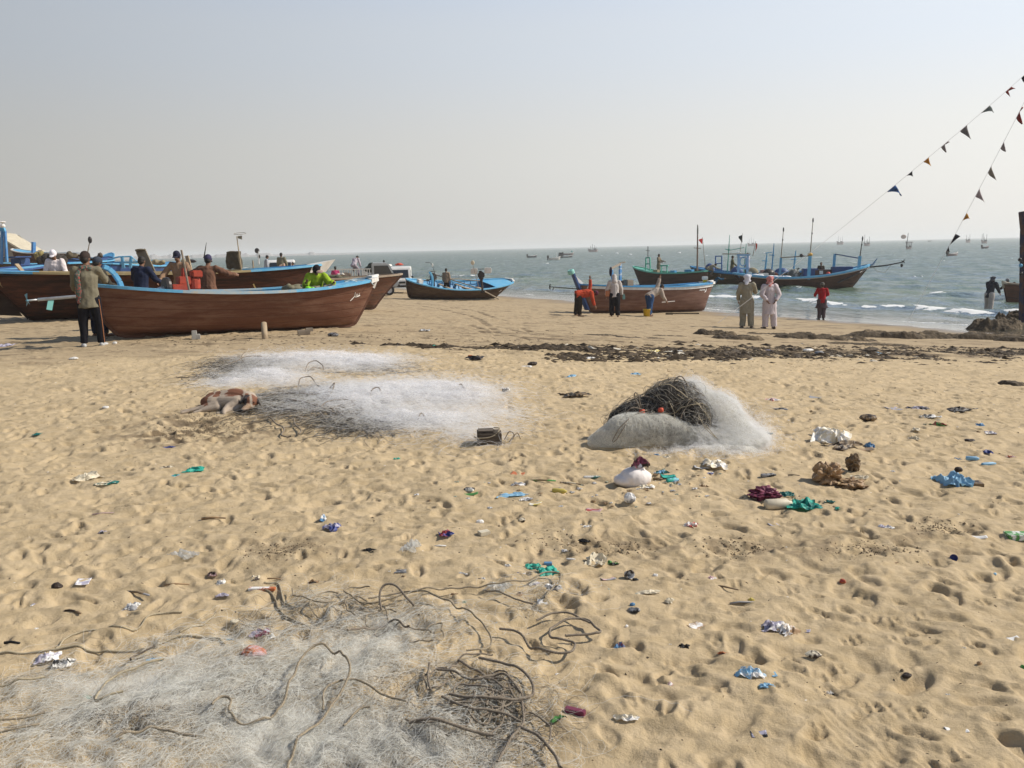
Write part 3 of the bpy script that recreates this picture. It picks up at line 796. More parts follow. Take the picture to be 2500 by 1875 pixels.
  if white_tip:
   w = MB(); p1 = s.gun(1, 1)
   for side in (1, -1):
    for k in range(4):
     p, q = s.gun(1 - cap_len * (1 - k / 4), side, -.012, rail_h * .2), s.gun(1 - cap_len * (1 - (k + 1) / 4), side, -.012, rail_h * .2); w.beam(p, q, rail_w + .03, rail_h + .035)
   w.beam(Vector((p1.x + .02, 0, p1.z + .06)), s.pt(1, .80, 1) * 1 + Vector((.02, 0, 0)), .11, .09, up=(1, 0, 0))
   w.beam(Vector((p1.x - cap_len * s.L * .6, 0, p1.z + .045)), Vector((p1.x + .07, 0, p1.z + .09)), .26, .05, w2=.09)
   w.build("stem_cap", tipmat or WHITEP, root)
def place_keel(kl, kr, bow_right=True):
 """matrix putting the keel from point kl (left) to kr (right)"""
 a, b = (kl, kr) if bow_right else (kr, kl)
 x = (b - a).normalized(); z = Vector((0, 0, 1)); y = z.cross(x).normalized(); z = x.cross(y)
 m = Matrix((x, y, z)).transposed().to_4x4(); m.translation = (a + b) / 2
 return m, (b - a).length
def post(mb, a, b, w=.09, h=.09, mi=0): mb.beam(a, b, w, h, mi, up=(1, 0, 0))
# ---- A: the red-brown boat nearest the camera
kA0, kA1 = G(292, 829), G(862, 800)
mA, LA = place_keel(kA0 + Vector((0, 0, .06)), kA1 + Vector((0, 0, .05)))
boatA = empty("fishing_boat", mat=mA, label="red-brown wooden boat with light blue rail and white bow tip, nearest on the sand", cat="boat", group="boats hauled up on the beach")
hA = Hull(LA, 1.75, 1.03, .86, 1.13, rs=.42, rb=.66, sternp=2.4, bowp=.85, flare=.40, rocker=.04)
hA.build(boatA, HULL_A, M("worn_blue_grey_rail", (.36, .40, .40), .6, (.22, .36, .46), 3, col3=(.42, .38, .30), n3=10, r3=(.5, .65)), rail2=(SKY, .60, .22), inner=BLUE, foredeck=.17, afterdeck=.07, deckmat=SKY, thwarts=(.24, .52), cap_len=.055)
_s = MB(); q = hA.gun(.06, 1)
pts = [Vector((q.x + .14, 0, .92)), Vector((q.x + .08, 0, 1.12)), Vector((q.x - .01, 0, 1.27)), Vector((q.x - .11, 0, 1.37)), Vector((q.x - .21, 0, 1.41))]
for a, b in zip(pts[:-1], pts[1:]): _s.beam(a, b, .09, .12, up=(0, 1, 0))
_s.build("sternpost", SKY, boatA, bevel=.01)
_s = MB(); _s.tube([hA.gun(.26, -1) + Vector((.04, .3, -.1)), hA.gun(.26, -1) + Vector((-.10, .3, .86))], .022, 8); _s.build("tiller_pole", GREYWOOD, boatA)
_s = MB(); _s.box((hA.gun(.2, 1).x + .1, 0, .90), (.95, .75, .035)); _s.build("engine_board", BLUE, boatA)
# painted squiggle near the bow: short strokes standing just proud of the planking
def on_hull(h, t, v, side=-1, off=.006):
 return h.pt(t, v, side, -off)
def strokes(h, lst, w, mat, root, side=-1, name="painted_mark"):
 mb = MB()
 for (t0, v0, t1, v1) in lst:
  a = on_hull(h, t0, v0, side); b = on_hull(h, t1, v1, side); n_ = Vector((0, side, .25)).normalized()
  d = (b - a).normalized(); s_ = d.cross(n_) * w / 2; o_ = n_ * .006
  mb.add([a - s_ + o_, a + s_ + o_, b + s_ + o_, b - s_ + o_, a - s_ - o_, a + s_ - o_, b + s_ - o_, b - s_ - o_], [(0, 1, 2, 3), (7, 6, 5, 4), (0, 4, 5, 1), (1, 5, 6, 2), (2, 6, 7, 3), (3, 7, 4, 0)])
 return mb.build(name, mat, root)
CHALK = M("chalk_white_paint", (.70, .66, .60), .8)
strokes(hA, [(.893, .80, .899, .70), (.899, .70, .888, .60), (.899, .70, .903, .68), (.905, .76, .906, .67), (.911, .74, .9105, .67), (.9105, .67, .916, .69), (.916, .76, .921, .71), (.921, .71, .917, .68), (.917, .68, .926, .70)], .017, CHALK, boatA)
# long-tail engine of A
def longtail(root, at, tail, body=REDM, size=1.0, tubemat=STEEL):
 e = bpy.data.objects.new("engine", None);
 b = MB(); b.box(at + Vector((0, 0, .18)) * size, Vector((.42, .32, .30)) * size); b.box(at + Vector((.12, 0, .42)) * size, Vector((.30, .26, .20)) * size)
 b.lathe([(.001, 0), (.13, 0), (.13, .22), (.09, .26), (.001, .26)], 14, at + Vector((.38, 0, .20)) * size)
 b.lathe([(.001, 0), (.06, 0), (.06, .2), (.001, .2)], 10, at + Vector((.16, .05, .50)) * size)
 eng = b.build("engine", body, root, bevel=.02 * size)
 f = MB(); f.lathe([(.001, -.05), (.20, -.05), (.21, 0), (.20, .05), (.13, .05), (.12, .02), (.001, .02)], 20, at + Vector((-.30, 0, .26)) * size, M_=Matrix.Rotation(R(90), 3, 'Y'))
 f.build("flywheel", IRON, eng)
 d = (tail - (at + Vector((-.3, 0, .22)))); st = at + Vector((-.3, 0, .22)) * size
 t = MB(); t.tube([st, st + d * .05, st + d * .08, st + d * .93], [.05, .05, .032, .032], 10); t.tube([st + d * .92, st + d], [.018, .018], 8); t.tube([st + d * .3, st + d * .33], [.042, .042], 10); t.tube([st + d * .62, st + d * .645], [.042, .042], 10)
 t.build("shaft_tube", tubemat, root, smooth=True)
 p = MB(); c = st + d; dn = d.normalized(); u = dn.orthogonal().normalized()
 for k in range(3):
  u2 = Matrix.Rotation(2.094 * k + .4, 3, dn) @ u; w_ = dn.cross(u2)
  p.add([c - w_ * .02, c + w_ * .02, c + u2 * .12 + w_ * .055 + dn * .02, c + u2 * .14 - w_ * .03 - dn * .02], [(0, 1, 2, 3), (3, 2, 1, 0)])
 p.ell(c, .025, 8, 6); p.build("propeller", M("propeller_blue_bronze", (.14, .30, .36), .4, metal=.4), root)
 k = MB(); c = st + d * .84; k.beam(c, c + Vector((-.05, 0, -.22)), .10, .015, up=(0, 1, 0)); k.build("skeg_fin", M("teal_fin", (.20, .48, .45), .5), root)
inv = mA.inverted()
tailA = inv @ AT(60, 730, 16.55)
_ea = hA.pt(.255, .8, 1, .6); _ea.z = .76; longtail(boatA, _ea, tailA, size=.86)
boxA = MB(); boxA.box(_ea + Vector((.36, -.05, .50)), (.22, .2, .15)); boxA.build("fuel_tank", REDM, boatA, bevel=.02)
# ---- B: long dark boat behind
kB0, kB1 = G(75, 784), G(730, 768)
mB, LB = place_keel(kB0 + Vector((0, 0, -.02)), kB1 + Vector((0, 0, .0)))
boatB = empty("fishing_boat", mat=mB, label="long dark striped boat with ochre rail, pale arrow mark and raised white prow", cat="boat", group="boats hauled up on the beach")
hB = Hull(LB, 2.3, 1.34, 1.27, 1.50, rs=1.05, rb=.80, sternp=0, bowp=1.0, flare=.42, rocker=.08, full=.5)
hB.build(boatB, HULL_B, YELWOOD, rail2=(SKY, .74, .12), inner=M("ochre_inner_planking", (.33, .24, .13), .8, (.22, .16, .09), 5), foredeck=.2, afterdeck=.10, deckmat=SKY, thwarts=(.3, .42, .6), thwmat=DECK, white_tip=False, floorh=.5)
_w = MB(); p1 = hB.gun(1, 1); p0a, p0b = hB.gun(.955, 1, -.03, .04), hB.gun(.955, -1, -.03, .04)
_w.add([p0a, p0b, Vector((p1.x + .36, 0, p1.z + .16)), Vector((p1.x + .06, .0, p1.z - .22)), hB.pt(.955, .86, 1, -.02), hB.pt(.955, .86, -1, -.02)], [(0, 2, 1), (0, 4, 3, 2), (1, 2, 3, 5), (0, 1, 5, 4), (4, 5, 3)])
_w.build("prow", WHITEP, boatB)
strokes(hB, [(.770, .72, .784, .60), (.784, .60, .762, .46)], .045, M("pale_yellow_paint", (.60, .44, .18), .7), boatB)
rd = MB(); q = hB.pt(0, .5, 1); q2 = hB.pt(0, .08, 1)
rd.add([Vector((q.x - .05, -.02, q.z + .2)), Vector((q2.x - .10, -.02, q2.z - .02)), Vector((q2.x - .62, -.02, q2.z + .02)), Vector((q.x - .60, -.02, q.z + .35)),
  Vector((q.x - .05, .02, q.z + .2)), Vector((q2.x - .10, .02, q2.z - .02)), Vector((q2.x - .62, .02, q2.z + .02)), Vector((q.x - .60, .02, q.z + .35))], [(0, 1, 2, 3), (7, 6, 5, 4), (0, 4, 5, 1), (1, 5, 6, 2), (2, 6, 7, 3), (3, 7, 4, 0)])
rd.build("rudder", HULL_D, boatB)
# ---- C: bow behind A
kC1 = G(913, 758); dC = (kB1 - kB0).normalized(); kC0 = kC1 - Vector((dC.x, dC.y, 0)).normalized() * 5.2; kC0.z = gz(kC0.x, kC0.y)
mC, LC = place_keel(kC0 + Vector((0, 0, .04)), kC1 + Vector((0, 0, .04)))
boatC = empty("fishing_boat", mat=mC, label="brown boat whose bow shows behind the white-tipped boat, pale worn rail", cat="boat", group="boats hauled up on the beach")
hC = Hull(LC, 2.0, 1.15, 1.02, 1.28, rs=.5, rb=1.0, sternp=2, bowp=1.15, flare=.42, rocker=.05)
hC.build(boatC, HULL_C, M("bare_pale_rail", (.36, .29, .21), .8, (.26, .2, .15), 6), rail2=(GREENP, .985, 0), inner=DARKIN, foredeck=.25, deckmat=DECK, thwarts=(.3, .5), white_tip=False)
# ---- D: blue boat
kD0, kD1 = G(1000, 731), G(1208, 731)
mD, LD = place_keel(kD0 + Vector((0, 0, .08)), kD1 + Vector((0, 0, .08))); mD = mD @ Matrix.Rotation(R(13), 4, 'X')
boatD = empty("fishing_boat", mat=mD, label="small dark boat with bright blue inside and rail, two poles laid across it", cat="boat", group="boats hauled up on the beach")
hD = Hull(LD, 2.15, .98, .74, 1.12, rs=.26, rb=1.10, sternp=2.6, bowp=1.05, flare=.36, rocker=.04, full=.42)
hD.build(boatD, HULL_D, SKY, inner=BLUE, foredeck=.19, afterdeck=.15, deckmat=SKY, thwarts=(.42, .6), thwmat=DECK, tipmat=WHITEP, cap_len=.02, floorh=.24, ribs=True)
_s = MB(); a = hD.pt(.93, .95, -1); _s.tube([hD.gun(.34, 1, 0, .42), hD.gun(.62, -1, -.02, .06), hD.gun(.80, -1, -.25, -.62)], [.03, .035, .045], 8); _s.build("oar", GREYWOOD, boatD)
_s = MB(); _s.tube([hD.gun(.44, 1, .2, .22), hD.gun(.82, 1, .2, -.02)], [.03, .03], 8); _s.build("oar", GREYWOOD, boatD)
_s = MB(); _s.beam(hD.gun(.55, 1, .1, 0), hD.gun(.63, -1, .1, .0), .14, .04); _s.build("thwart", SKY, boatD)
_s = MB(); _q = hD.gun(.16, -1, .25, 0)
for a, b in (((0, 0, 0), (-.05, 0, .35)), ((-.05, 0, .35), (-.14, 0, .6)), ((-.14, 0, .6), (-.30, 0, .78))): _s.beam(_q + Vector(a), _q + Vector(b), .09, .14, up=(0, 1, 0))
_s.build("sternpost", SKY, boatD)
bl = MB(); bl.box(hD.gun(.05, -1, .2, .1), (.30, .25, .28)); bl.build("stern_block", WHITEP, boatD, bevel=.02)
strokes(hD, [(.895, .66, .90, .60), (.90, .60, .892, .54), (.89, .64, .90, .66)], .03, CHALK, boatD)
for kk, tt in enumerate((.46, .66, .78)):
 _s = MB(); _p = hD.pt(tt, .55, 1, .4); _s.box((_p.x, -.05, _p.z + .08), (.55, .9, .06), rot=(0, .05, .1 * kk)); _s.build("loose_board", DECK, boatD)
# outboard engine standing in D
def outboard(name, loc, s=1.0, rz=0, label="", cat="outboard motor", cowl=IRON, arm=True):
 r = empty(name, loc, rz, label, cat)
 b = MB(); b.box((0, 0, .62), (.34, .26, .26), rot=(0, -.12, 0)); b.box((-.03, 0, .78), (.22, .2, .10)); b.box((.0, 0, .45), (.22, .2, .14)); o = b.build("cowling", cowl, r, bevel=.04)
 g = MB(); g.tube([(0, 0, .42), (.02, 0, .2), (.05, 0, -.15)], [.07, .06, .05], 10); g.box((.05, 0, -.2), (.22, .06, .12)); g.build("lower_unit", IRON, r, smooth=False)
 if arm: h = MB(); h.tube([(-.12, 0, .5), (-.45, 0, .46), (-.85, 0, .48)], [.03, .025, .02], 8); h.box((-.38, 0, .46), (.1, .12, .10)); h.build("tiller_handle", IRON, r)
 f = MB(); f.lathe([(.001, 0), (.15, 0), (.15, .03), (.001, .03)], 16, (0, 0, .90)); f.build("flywheel", IRON, r)
 r.scale = (s, s, s); return r
mm = mD.to_euler().z
p = mD @ (hD.pt(.27, .62, 1, .7) + Vector((0, 0, .03)))
outboard("outboard_motor", p, 1.05, mm, "black outboard motor standing upright in the blue boat")
# things beyond D
pt_ = AT(1172, 684, 47.5)
# ---- E: brown boat with white and blue rail
kE0, kE1 = G(1443, 765), G(1716, 760)
mE, LE = place_keel(kE0 + Vector((0, 0, .05)), kE1 + Vector((0, 0, .05)))
boatE = empty("fishing_boat", mat=mE, label="faded brown boat with blue and white rail, posts and white lettering being scrubbed", cat="boat", group="boats hauled up on the beach")
hE = Hull(LE, 1.6, 1.17, 1.10, 1.30, rs=.60, rb=.48, sternp=1.5, bowp=.9, flare=.34, rocker=.03, full=.42)
hE.build(boatE, HULL_E, BLUE, inner=BLUE, foredeck=.18, afterdeck=.12, deckmat=SKY, thwarts=(.3, .5, .7), underrail=(WHITEP, .11), cap_len=.05, rail_w=.1)
q0 = hE.pt(0, 1, 1); q1 = hE.pt(0, .12, 1)
_s = MB(); _s.beam(Vector((q1.x - .10, 0, q1.z - .06)), Vector((q0.x - .42, 0, q0.z + .50)), .09, .30, up=(0, 1, 0), h2=.20); _s.build("rudder_post", NAVY, boatE, bevel=.01)
_s = MB(); _s.lathe([(.001, 0), (.10, 0), (.15, .03), (.15, .16), (.12, .2), (.06, .2), (.05, .12), (.001, .12)], 14, Vector((q0.x - .46, 0, q0.z + .44)), M_=Matrix.Rotation(R(-22), 3, 'Y')); _s.build("post_head", M("turquoise_paint", (.18, .48, .42), .5, (.3, .5, .45), 6), boatE)
_s = MB(); _s.beam(q0 + Vector((-.28, .0, .32)), q0 + Vector((.12, 0, .03)), .12, .05, up=(0, 1, 0)); _s.build("stern_bracket", WHITEP, boatE)
PALEBLUE = M("blue_white_post", (.10, .30, .58), .5, (.62, .66, .68), 2.2, mixr=(.52, .56), stretch=(.2, .2, 1.4))
pa = hE.gun(.15, -1, .1, 0); pb = hE.gun(.31, 1, .3, 0)
_s = MB(); _s.beam(pa, pa + Vector((-.12, 0, .72)), .09, .09, up=(0, 1, 0)); _s.build("post", PALEBLUE, boatE)
_s = MB(); _s.beam(pb, pb + Vector((-.03, 0, 1.0)), .10, .10, up=(0, 1, 0)); _s.build("post", PALEBLUE, boatE)
_s = MB(); _s.beam(pa + Vector((-.16, 0, .74)), pb + Vector((.0, 0, 1.0)), .07, .07); _s.beam(pb + Vector((-.04, 0, 1.02)), pb + Vector((.22, 0, 1.06)), .09, .05); _s.build("crossbar", GREYWOOD, boatE)
_s = MB(); _s.ell(pa + Vector((-.16, 0, .62)), (.07, .07, .2), 8, 8); _s.build("cloth_tie", M("dark_rag", (.02, .015, .03), .9), boatE)
_s = MB(); _s.box(pb + Vector((.38, -.1, .12)), (.36, .3, .34)); _s.build("engine_box", GREYWOOD, boatE, bevel=.02)
_s = MB(); _s.box(pb + Vector((-.16, -.3, .10)), (.16, .2, .3)); _s.build("fuel_can", IRON, boatE, bevel=.02)
sh = MB(); a = q0 + Vector((-.1, -.1, -.18)); b = mE.inverted() @ AT(1342, 700, (kE0.y))
sh.tube([a, a.lerp(b, .5), b], [.022, .02, .018], 8); sh.build("propeller_shaft", IRON, boatE)
sh = MB();
for ang_ in (.5, 2.6, 4.7): sh.beam(b, b + Vector((.04, math.sin(ang_) * .05, math.cos(ang_) * .13)), .05, .015)
sh.beam(b + Vector((.22, 0, 0)), b + Vector((.16, 0, -.16)), .03, .02); sh.build("propeller", IRON, boatE)
# lettering, white: strokes resembling the painted characters and the crescent beside them
L_ = []
def ch(t, segs):
 for (a, b, c, d) in segs: L_.append((t + a * .010, .77 + b * .055, t + c * .010, .77 + d * .055))
ch(.840, [(0, 1, 0, 0)]); ch(.845, [(0, 0, .1, 1), (.1, 1, .9, .9), (.9, .9, .9, .5), (.9, .5, .1, .5), (.5, .5, 1, 0)])
ch(.858, [(0, 1, .0, 0), (0, 0, .8, 0), (.8, 0, .8, 1), (.8, 1, 0, 1)]); ch(.870, [(0, 0, 0, 1), (0, 1, .5, .4), (.5, .4, .9, 1), (.9, 1, .9, 0)]); ch(.882, [(0, 0, .5, 1), (.5, 1, .9, 0), (.2, .4, .7, .4)]); ch(.893, [(0, 1, 0, 0), (0, 0, .5, 0)])
ch(.902, [(0, 1.3, .5, .9), (.5, .9, .7, .3), (.7, .3, .45, -.2), (.45, -.2, .0, -.6)])
strokes(hE, L_, .016, M("white_lettering", (.78, .76, .72), .7), boatE)
strokes(hE, [(.902, .84, .911, .78), (.911, .78, .912, .74), (.912, .74, .902, .69)], .032, M("white_lettering", (.78, .76, .72)), boatE)
_s = MB(); _s.tube([mE.inverted() @ (AT(1608, 736, kE0.y - .35)), mE.inverted() @ (AT(1663, 734, kE0.y - .35))], .014, 6)
# ================================================================== boats afloat
def float_boat(name, wl, wr, bow_right, H_, paint, hmat, label, group, sink=.22, L=None, deckmat=None, **kw):
 """wl, wr: waterline end points"""
 a = wl.copy(); b = wr.copy(); a.z = b.z = SEA_Z - sink
 m, Lk = place_keel(a, b, bow_right)
 r = empty(name, mat=m, label=label, cat="boat", group=group)
 return r, m, Lk
# F green boat
rF, mF, LF = float_boat("fishing_boat", WS(1566, 697), WS(1712, 699), False, 1, GREENP, HULL_F, "brown-hulled boat with green rail and green frame, afloat beside the olive-brown boat", "boats afloat close to the beach")
hF = Hull(LF, 1.9, 1.35, 1.20, 1.70, rs=.5, rb=.75, sternp=2, bowp=1.0, flare=.4)
hF.build(rF, HULL_F, GREENP, inner=GREENP, foredeck=.22, deckmat=GREENP, thwarts=(.3, .5), white_tip=False, rail_w=.12, rail_h=.10, floorh=.8)
_s = MB(); c = hF.gun(.80, 1, .5, 0)
for dx in (-.22, .22): _s.beam(c + Vector((dx, 0, 0)), c + Vector((dx * .8, 0, 1.05)), .09, .07, up=(0, 1, 0))
_s.beam(c + Vector((-.22, 0, .55)), c + Vector((.22, 0, .55)), .05, .09); _s.beam(c + Vector((-.2, 0, 1.02)), c + Vector((.2, 0, 1.02)), .05, .09); _s.build("frame", GREENP, rF)
_s = MB(); _s.tube([c + Vector((0, 0, 1.0)), c + Vector((0, 0, 1.9))], .03, 6); _s.tube([c + Vector((-.18, 0, 1.55)), c + Vector((.2, 0, 1.6))], .02, 6); _s.build("mast", IRON, rF)
_s = MB(); c = hF.gun(.10, 1, .5, 0); _s.tube([c, c + Vector((.0, 0, 2.4)), c + Vector((.02, 0, 3.5))], [.07, .055, .03], 8); _s.tube([c + Vector((-.3, 0, 1.75)), c + Vector((.3, 0, 1.8))], .025, 6); _s.build("mast", M("rusty_pole", (.25, .13, .08), .8, (.15, .12, .1), 5), rF)
_s = MB(); _s.ell(c + Vector((0, 0, 3.05)), (.06, .06, .45), 8, 8); _s.build("rolled_flag", M("faded_cloth", (.18, .17, .15), .9), rF)
_s = MB(); c = hF.gun(.55, 1, .5, 0)
for dx in (-.25, .25): _s.beam(c + Vector((dx, 0, 0)), c + Vector((dx, 0, .55)), .07, .07, up=(0, 1, 0))
_s.beam(c + Vector((-.35, 0, .58)), c + Vector((.35, 0, .58)), .12, .10); _s.build("rack", GREENP, rF)
for k, (t, mt, dm) in enumerate(((.42, BLUE, (.4, .4, .3)), (.20, BLUE, (.6, .5, .35)), (.68, TANCLOTH, (.4, .4, .3)))):
 _s = MB(); c = hF.gun(t, 1, .6, -.0); _s.box(c + Vector((0, 0, .06)), dm); _s.build("crate", mt, rF, bevel=.03)
# G olive/brown boat behind, blue rail
rG, mG, LG = float_boat("fishing_boat", WS(1716, 694), WS(1960, 694), False, 1, BLUE, HULL_C, "olive-brown boat with blue rail and lattice frame, between the green and the largest boats", "boats afloat close to the beach")
hG = Hull(LG, 2.4, 1.2, 1.02, 1.6, rs=.6, rb=1.0, sternp=2, bowp=1.0, flare=.4)
hG.build(rG, hullmat("olive_planking", (.12, .085, .04), (.15, .10, .05), (.08, .06, .035)), BLUE, inner=BLUE, foredeck=.16, deckmat=BLUE, thwarts=(.3, .5), white_tip=False, rail_w=.13, rail_h=.12, floorh=.8)
_s = MB(); c = hG.gun(.78, 1, .6, -.1)
for dx in (-.24, .24): _s.beam(c + Vector((dx, 0, 0)), c + Vector((dx, 0, 1.35)), .09, .07, up=(0, 1, 0))
for zz in (.3, .75, 1.3): _s.beam(c + Vector((-.24, 0, zz)), c + Vector((.24, 0, zz)), .05, .08)
_s.build("frame", M("violet_blue_paint", (.08, .17, .38), .5), rG)
for (t, hh, rr_, mt) in ((.70, 3.0, .05, GREENP), (.55, 2.4, .05, GREENP), (.36, 1.7, .08, SKY), (.30, 2.35, .06, BLUE), (.12, 1.7, .08, SKY)):
 _s = MB(); c = hG.gun(t, 1, .5, -.1); _s.tube([c, c + Vector((-.10, 0, hh * .7)), c + Vector((-.14, 0, hh))], [rr_, rr_ * .8, rr_ * .4], 6); _s.tube([c + Vector((-.2, 0, hh * .62)), c + Vector((.2, 0, hh * .64))], .03, 6); _s.build("mast", mt, rG)
_s = MB(); a, b = hG.gun(.70, 1, .5, 1.7), hG.gun(.55, 1, .5, 2.0); _s.tube([a, b], .025, 6); _s.build("boom", GREENP, rG)
_s = MB(); _s.tube([hG.gun(.36, 1, .5, 1.55), hG.gun(.30, 1, .5, 1.6)], .03, 6); _s.build("boom", SKY, rG)
for k, (t, mt, dm) in enumerate(((.62, NAVY, (1.0, .8, .5)), (.48, TANCLOTH, (1.0, .7, .45)), (.86, NAVY, (.8, .8, .5)), (.22, NAVY, (1.1, .9, .35)))):
 _s = MB(); c = hG.gun(t, 1, .7, .0); _s.ell(c + Vector((0, 0, .05)), (dm[0] / 2, dm[1] / 2, dm[2]), 12, 8); _s.build("net_heap", mt, rG, smooth=True)
# H the large one
rH, mH, LH = float_boat("fishing_boat", WS(1830, 708), WS(2072, 704), True, 1, SKY, HULL_F, "largest boat afloat, dark hull, blue rail, tall posts, boom over its bow", "boats afloat close to the beach")
hH = Hull(LH, 2.6, 1.35, 1.02, 1.72, rs=1.1, rb=1.25, sternp=0, bowp=1.0, flare=.42, mid=.40, full=.5)
hH.build(rH, HULL_F, SKY, inner=BLUE, foredeck=.14, afterdeck=.16, deckmat=SKY, thwarts=(.35, .5), white_tip=False, rail_w=.14, rail_h=.12, underrail=(M("pale_strake", (.48, .40, .34), .7), .05), floorh=.8)
PB = M("pale_blue_frame", (.22, .38, .56), .5, (.32, .46, .6), 5)
_s = MB(); c = hH.gun(.055, 1, .5, .05)
for dx in (-.30, .30): _s.beam(c + Vector((dx, 0, -.2)), c + Vector((dx, 0, 1.25)), .14, .10, up=(0, 1, 0))
for zz in (.35, 1.25): _s.beam(c + Vector((-.42, 0, zz)), c + Vector((.42, 0, zz)), .10, .12)
for k in range(12):
 a0_, a1_ = 6.283 * k / 12, 6.283 * (k + 1) / 12; cc = c + Vector((0, 0, .82)); _s.beam(cc + Vector((math.cos(a0_) * .21, 0, math.sin(a0_) * .30)), cc + Vector((math.cos(a1_) * .21, 0, math.sin(a1_) * .30)), .08, .06, up=(0, 1, 0))
_s.build("frame", PB, rH)
_s = MB(); _s.tube([c + Vector((-1.3, .6, 1.35)), c + Vector((.5, .1, 1.3))], .035, 6); _s.build("boom", GREYWOOD, rH)
posts = ((.36, 1, 1.45, .09, 2.0), (.545, -1, 1.55, .12, 2.4), (.80, 1, 1.35, .10, 0), (.93, -1, .95, .11, 1.25))
tops = []
for (t, sd_, hh, w_, ext) in posts:
 _s = MB(); c = hH.gun(t, sd_, .15, -.15); tp = c + Vector((.06, 0, hh)); _s.beam(c, tp, w_ * 1.6, w_ * 1.2, up=(0, 1, 0)); _s.build("post", SKY, rH); tops.append(tp)
 if ext:
  _s = MB(); _s.tube([tp, tp + Vector((.12, 0, ext))], [.035, .02], 6); _s.build("pennant_staff", IRON if ext < 1.3 else GREYWOOD, rH)
  _s = MB(); _s.ell(tp + Vector((.115, 0, ext - .12)), (.05, .05, .16), 8, 6); _s.ell(tp + Vector((.08, 0, ext * .6)), (.045, .045, .07), 8, 6); _s.build("rolled_pennant", M("black_rag", (.03, .03, .03), .9), rH)
_s = MB(); _s.tube([tops[0], tops[1]], .035, 6); _s.build("crossbar", GREYWOOD, rH)
_s = MB(); _s.tube([tops[2], tops[3] + Vector((0, 0, -.15))], .035, 6); _s.build("crossbar", NAVY, rH)
_s = MB(); _s.ell(tops[1] + Vector((0, 0, .08)), (.17, .12, .12), 10, 6); _s.build("fender", M("ochre_float", (.55, .30, .05), .6), rH)
_s = MB(); _s.ell(tops[1] + Vector((-.55, 0, .03)), (.13, .12, .12), 10, 6); _s.build("fender", IRON, rH)
bmb = [hH.gun(.78, -1, .1, -.6), hH.gun(.92, -1, -.05, -.25), hH.gun(1, -1, -.1, -.12), hH.gun(1, -1) + Vector((1.1, -.1, -.02)), hH.gun(1, -1) + Vector((2.1, -.2, .18))]
_s = MB(); _s.tube(bmb, [.05, .05, .05, .045, .035], 8); _s.beam(bmb[-1] + Vector((-.12, 0, .08)), bmb[-1] + Vector((.08, 0, -.05)), .05, .05); _s.beam(bmb[-1], bmb[-1] + Vector((.05, 0, .16)), .05, .05); _s.build("bow_boom", IRON, rH)
_s = MB(); _s.ell(bmb[-1] + Vector((-.1, 0, -.22)), (.09, .09, .12), 10, 8); _s.build("hanging_block", IRON, rH)
_s = MB(); tip_ = hH.gun(1, 1)
_s.tube([tip_, tip_ + Vector((.25, 0, .05)), tip_ + Vector((.5, 0, .45))], [.09, .07, .03], 8); _s.build("bow_cloth", M("faded_blue_cloth", (.25, .33, .42), .8), rH)
_s = MB(); pts = [bmb[2] + Vector((.2, 0, 0)), bmb[2] + Vector((.5, 0, -.28)), bmb[2] + Vector((1.0, 0, -.38)), bmb[3] + Vector((.1, 0, -.2)), bmb[3] + Vector((.25, 0, 0))]; _s.tube(pts, .012, 5)
_s.tube([tip_ + Vector((-.2, -.1, 0)), tip_ + Vector((-1.4, -.5, -2.2))], .012, 5); _s.build("rigging_line", ROPEM, rH)
for (t, sd_, mt, dm, nm) in ((.10, 1, STEEL, (.3, .3, .35), "can"), (.24, 1, M("rust_brown_box", (.22, .08, .05), .8), (1.3, .6, .42), "crate"), (.22, 1, M("pink_brown_crate", (.33, .2, .17), .8), (.6, .5, .8), "crate"), (.60, 1, NAVY, (.95, .7, .9), "wheelhouse_box"), (.70, 1, M("dark_brown_box", (.08, .045, .04), .8), (1.1, .6, .55), "crate"), (.84, 1, NAVY, (1.3, .6, .5), "crate")):
 _s = MB(); c = hH.gun(t, sd_, .8, 0.05); _s.box(c, dm); _s.build(nm, mt, rH, bevel=.03)
_s = MB(); c = hH.gun(.245, 1, .9, .15); _s.ell(c, (.5, .4, .4), 12, 8); _s.build("net_heap", IRON, rH, smooth=True)
_s = MB(); _s.beam(hH.gun(.40, 1, .6, -.1), hH.gun(.50, 1, .6, .5), .35, .05); _s.tube([hH.gun(.36, 1, .5, .1), hH.gun(.52, 1, .5, .55)], .06, 6); _s.ell(hH.gun(.47, 1, .7, .12), (.45, .3, .42), 10, 8); _s.build("covered_winch", M("dark_grey_tarp", (.10, .11, .10), .8, (.35, .35, .33), 3, mixr=(.55, .6)), rH)
for k, t in enumerate((.13, .16, .24, .27, .32, .37)):
 _s = MB(); c = hH.gun(t, -1, .22, .07); _s.ell(c, (.27, .13, .08), 10, 6); _s.build("white_sack", M("white_sacking", (.74, .75, .76), .8), rH, smooth=True)
_s = MB(); _s.box(hH.gun(.19, -1, .5, .14), (.62, .3, .2)); _s.build("white_box", WHITEP, rH, bevel=.02)
_s = MB(); _s.ell(hH.gun(.71, -1, .3, .08), (.14, .12, .12), 10, 8); _s.build("red_float", M("red_plastic", (.55, .06, .04), .5), rH, smooth=True)
_s = MB(); _s.box(hH.gun(.655, -1, .35, .22), (.22, .04, .22)); _s.build("white_board", WHITEP, rH)
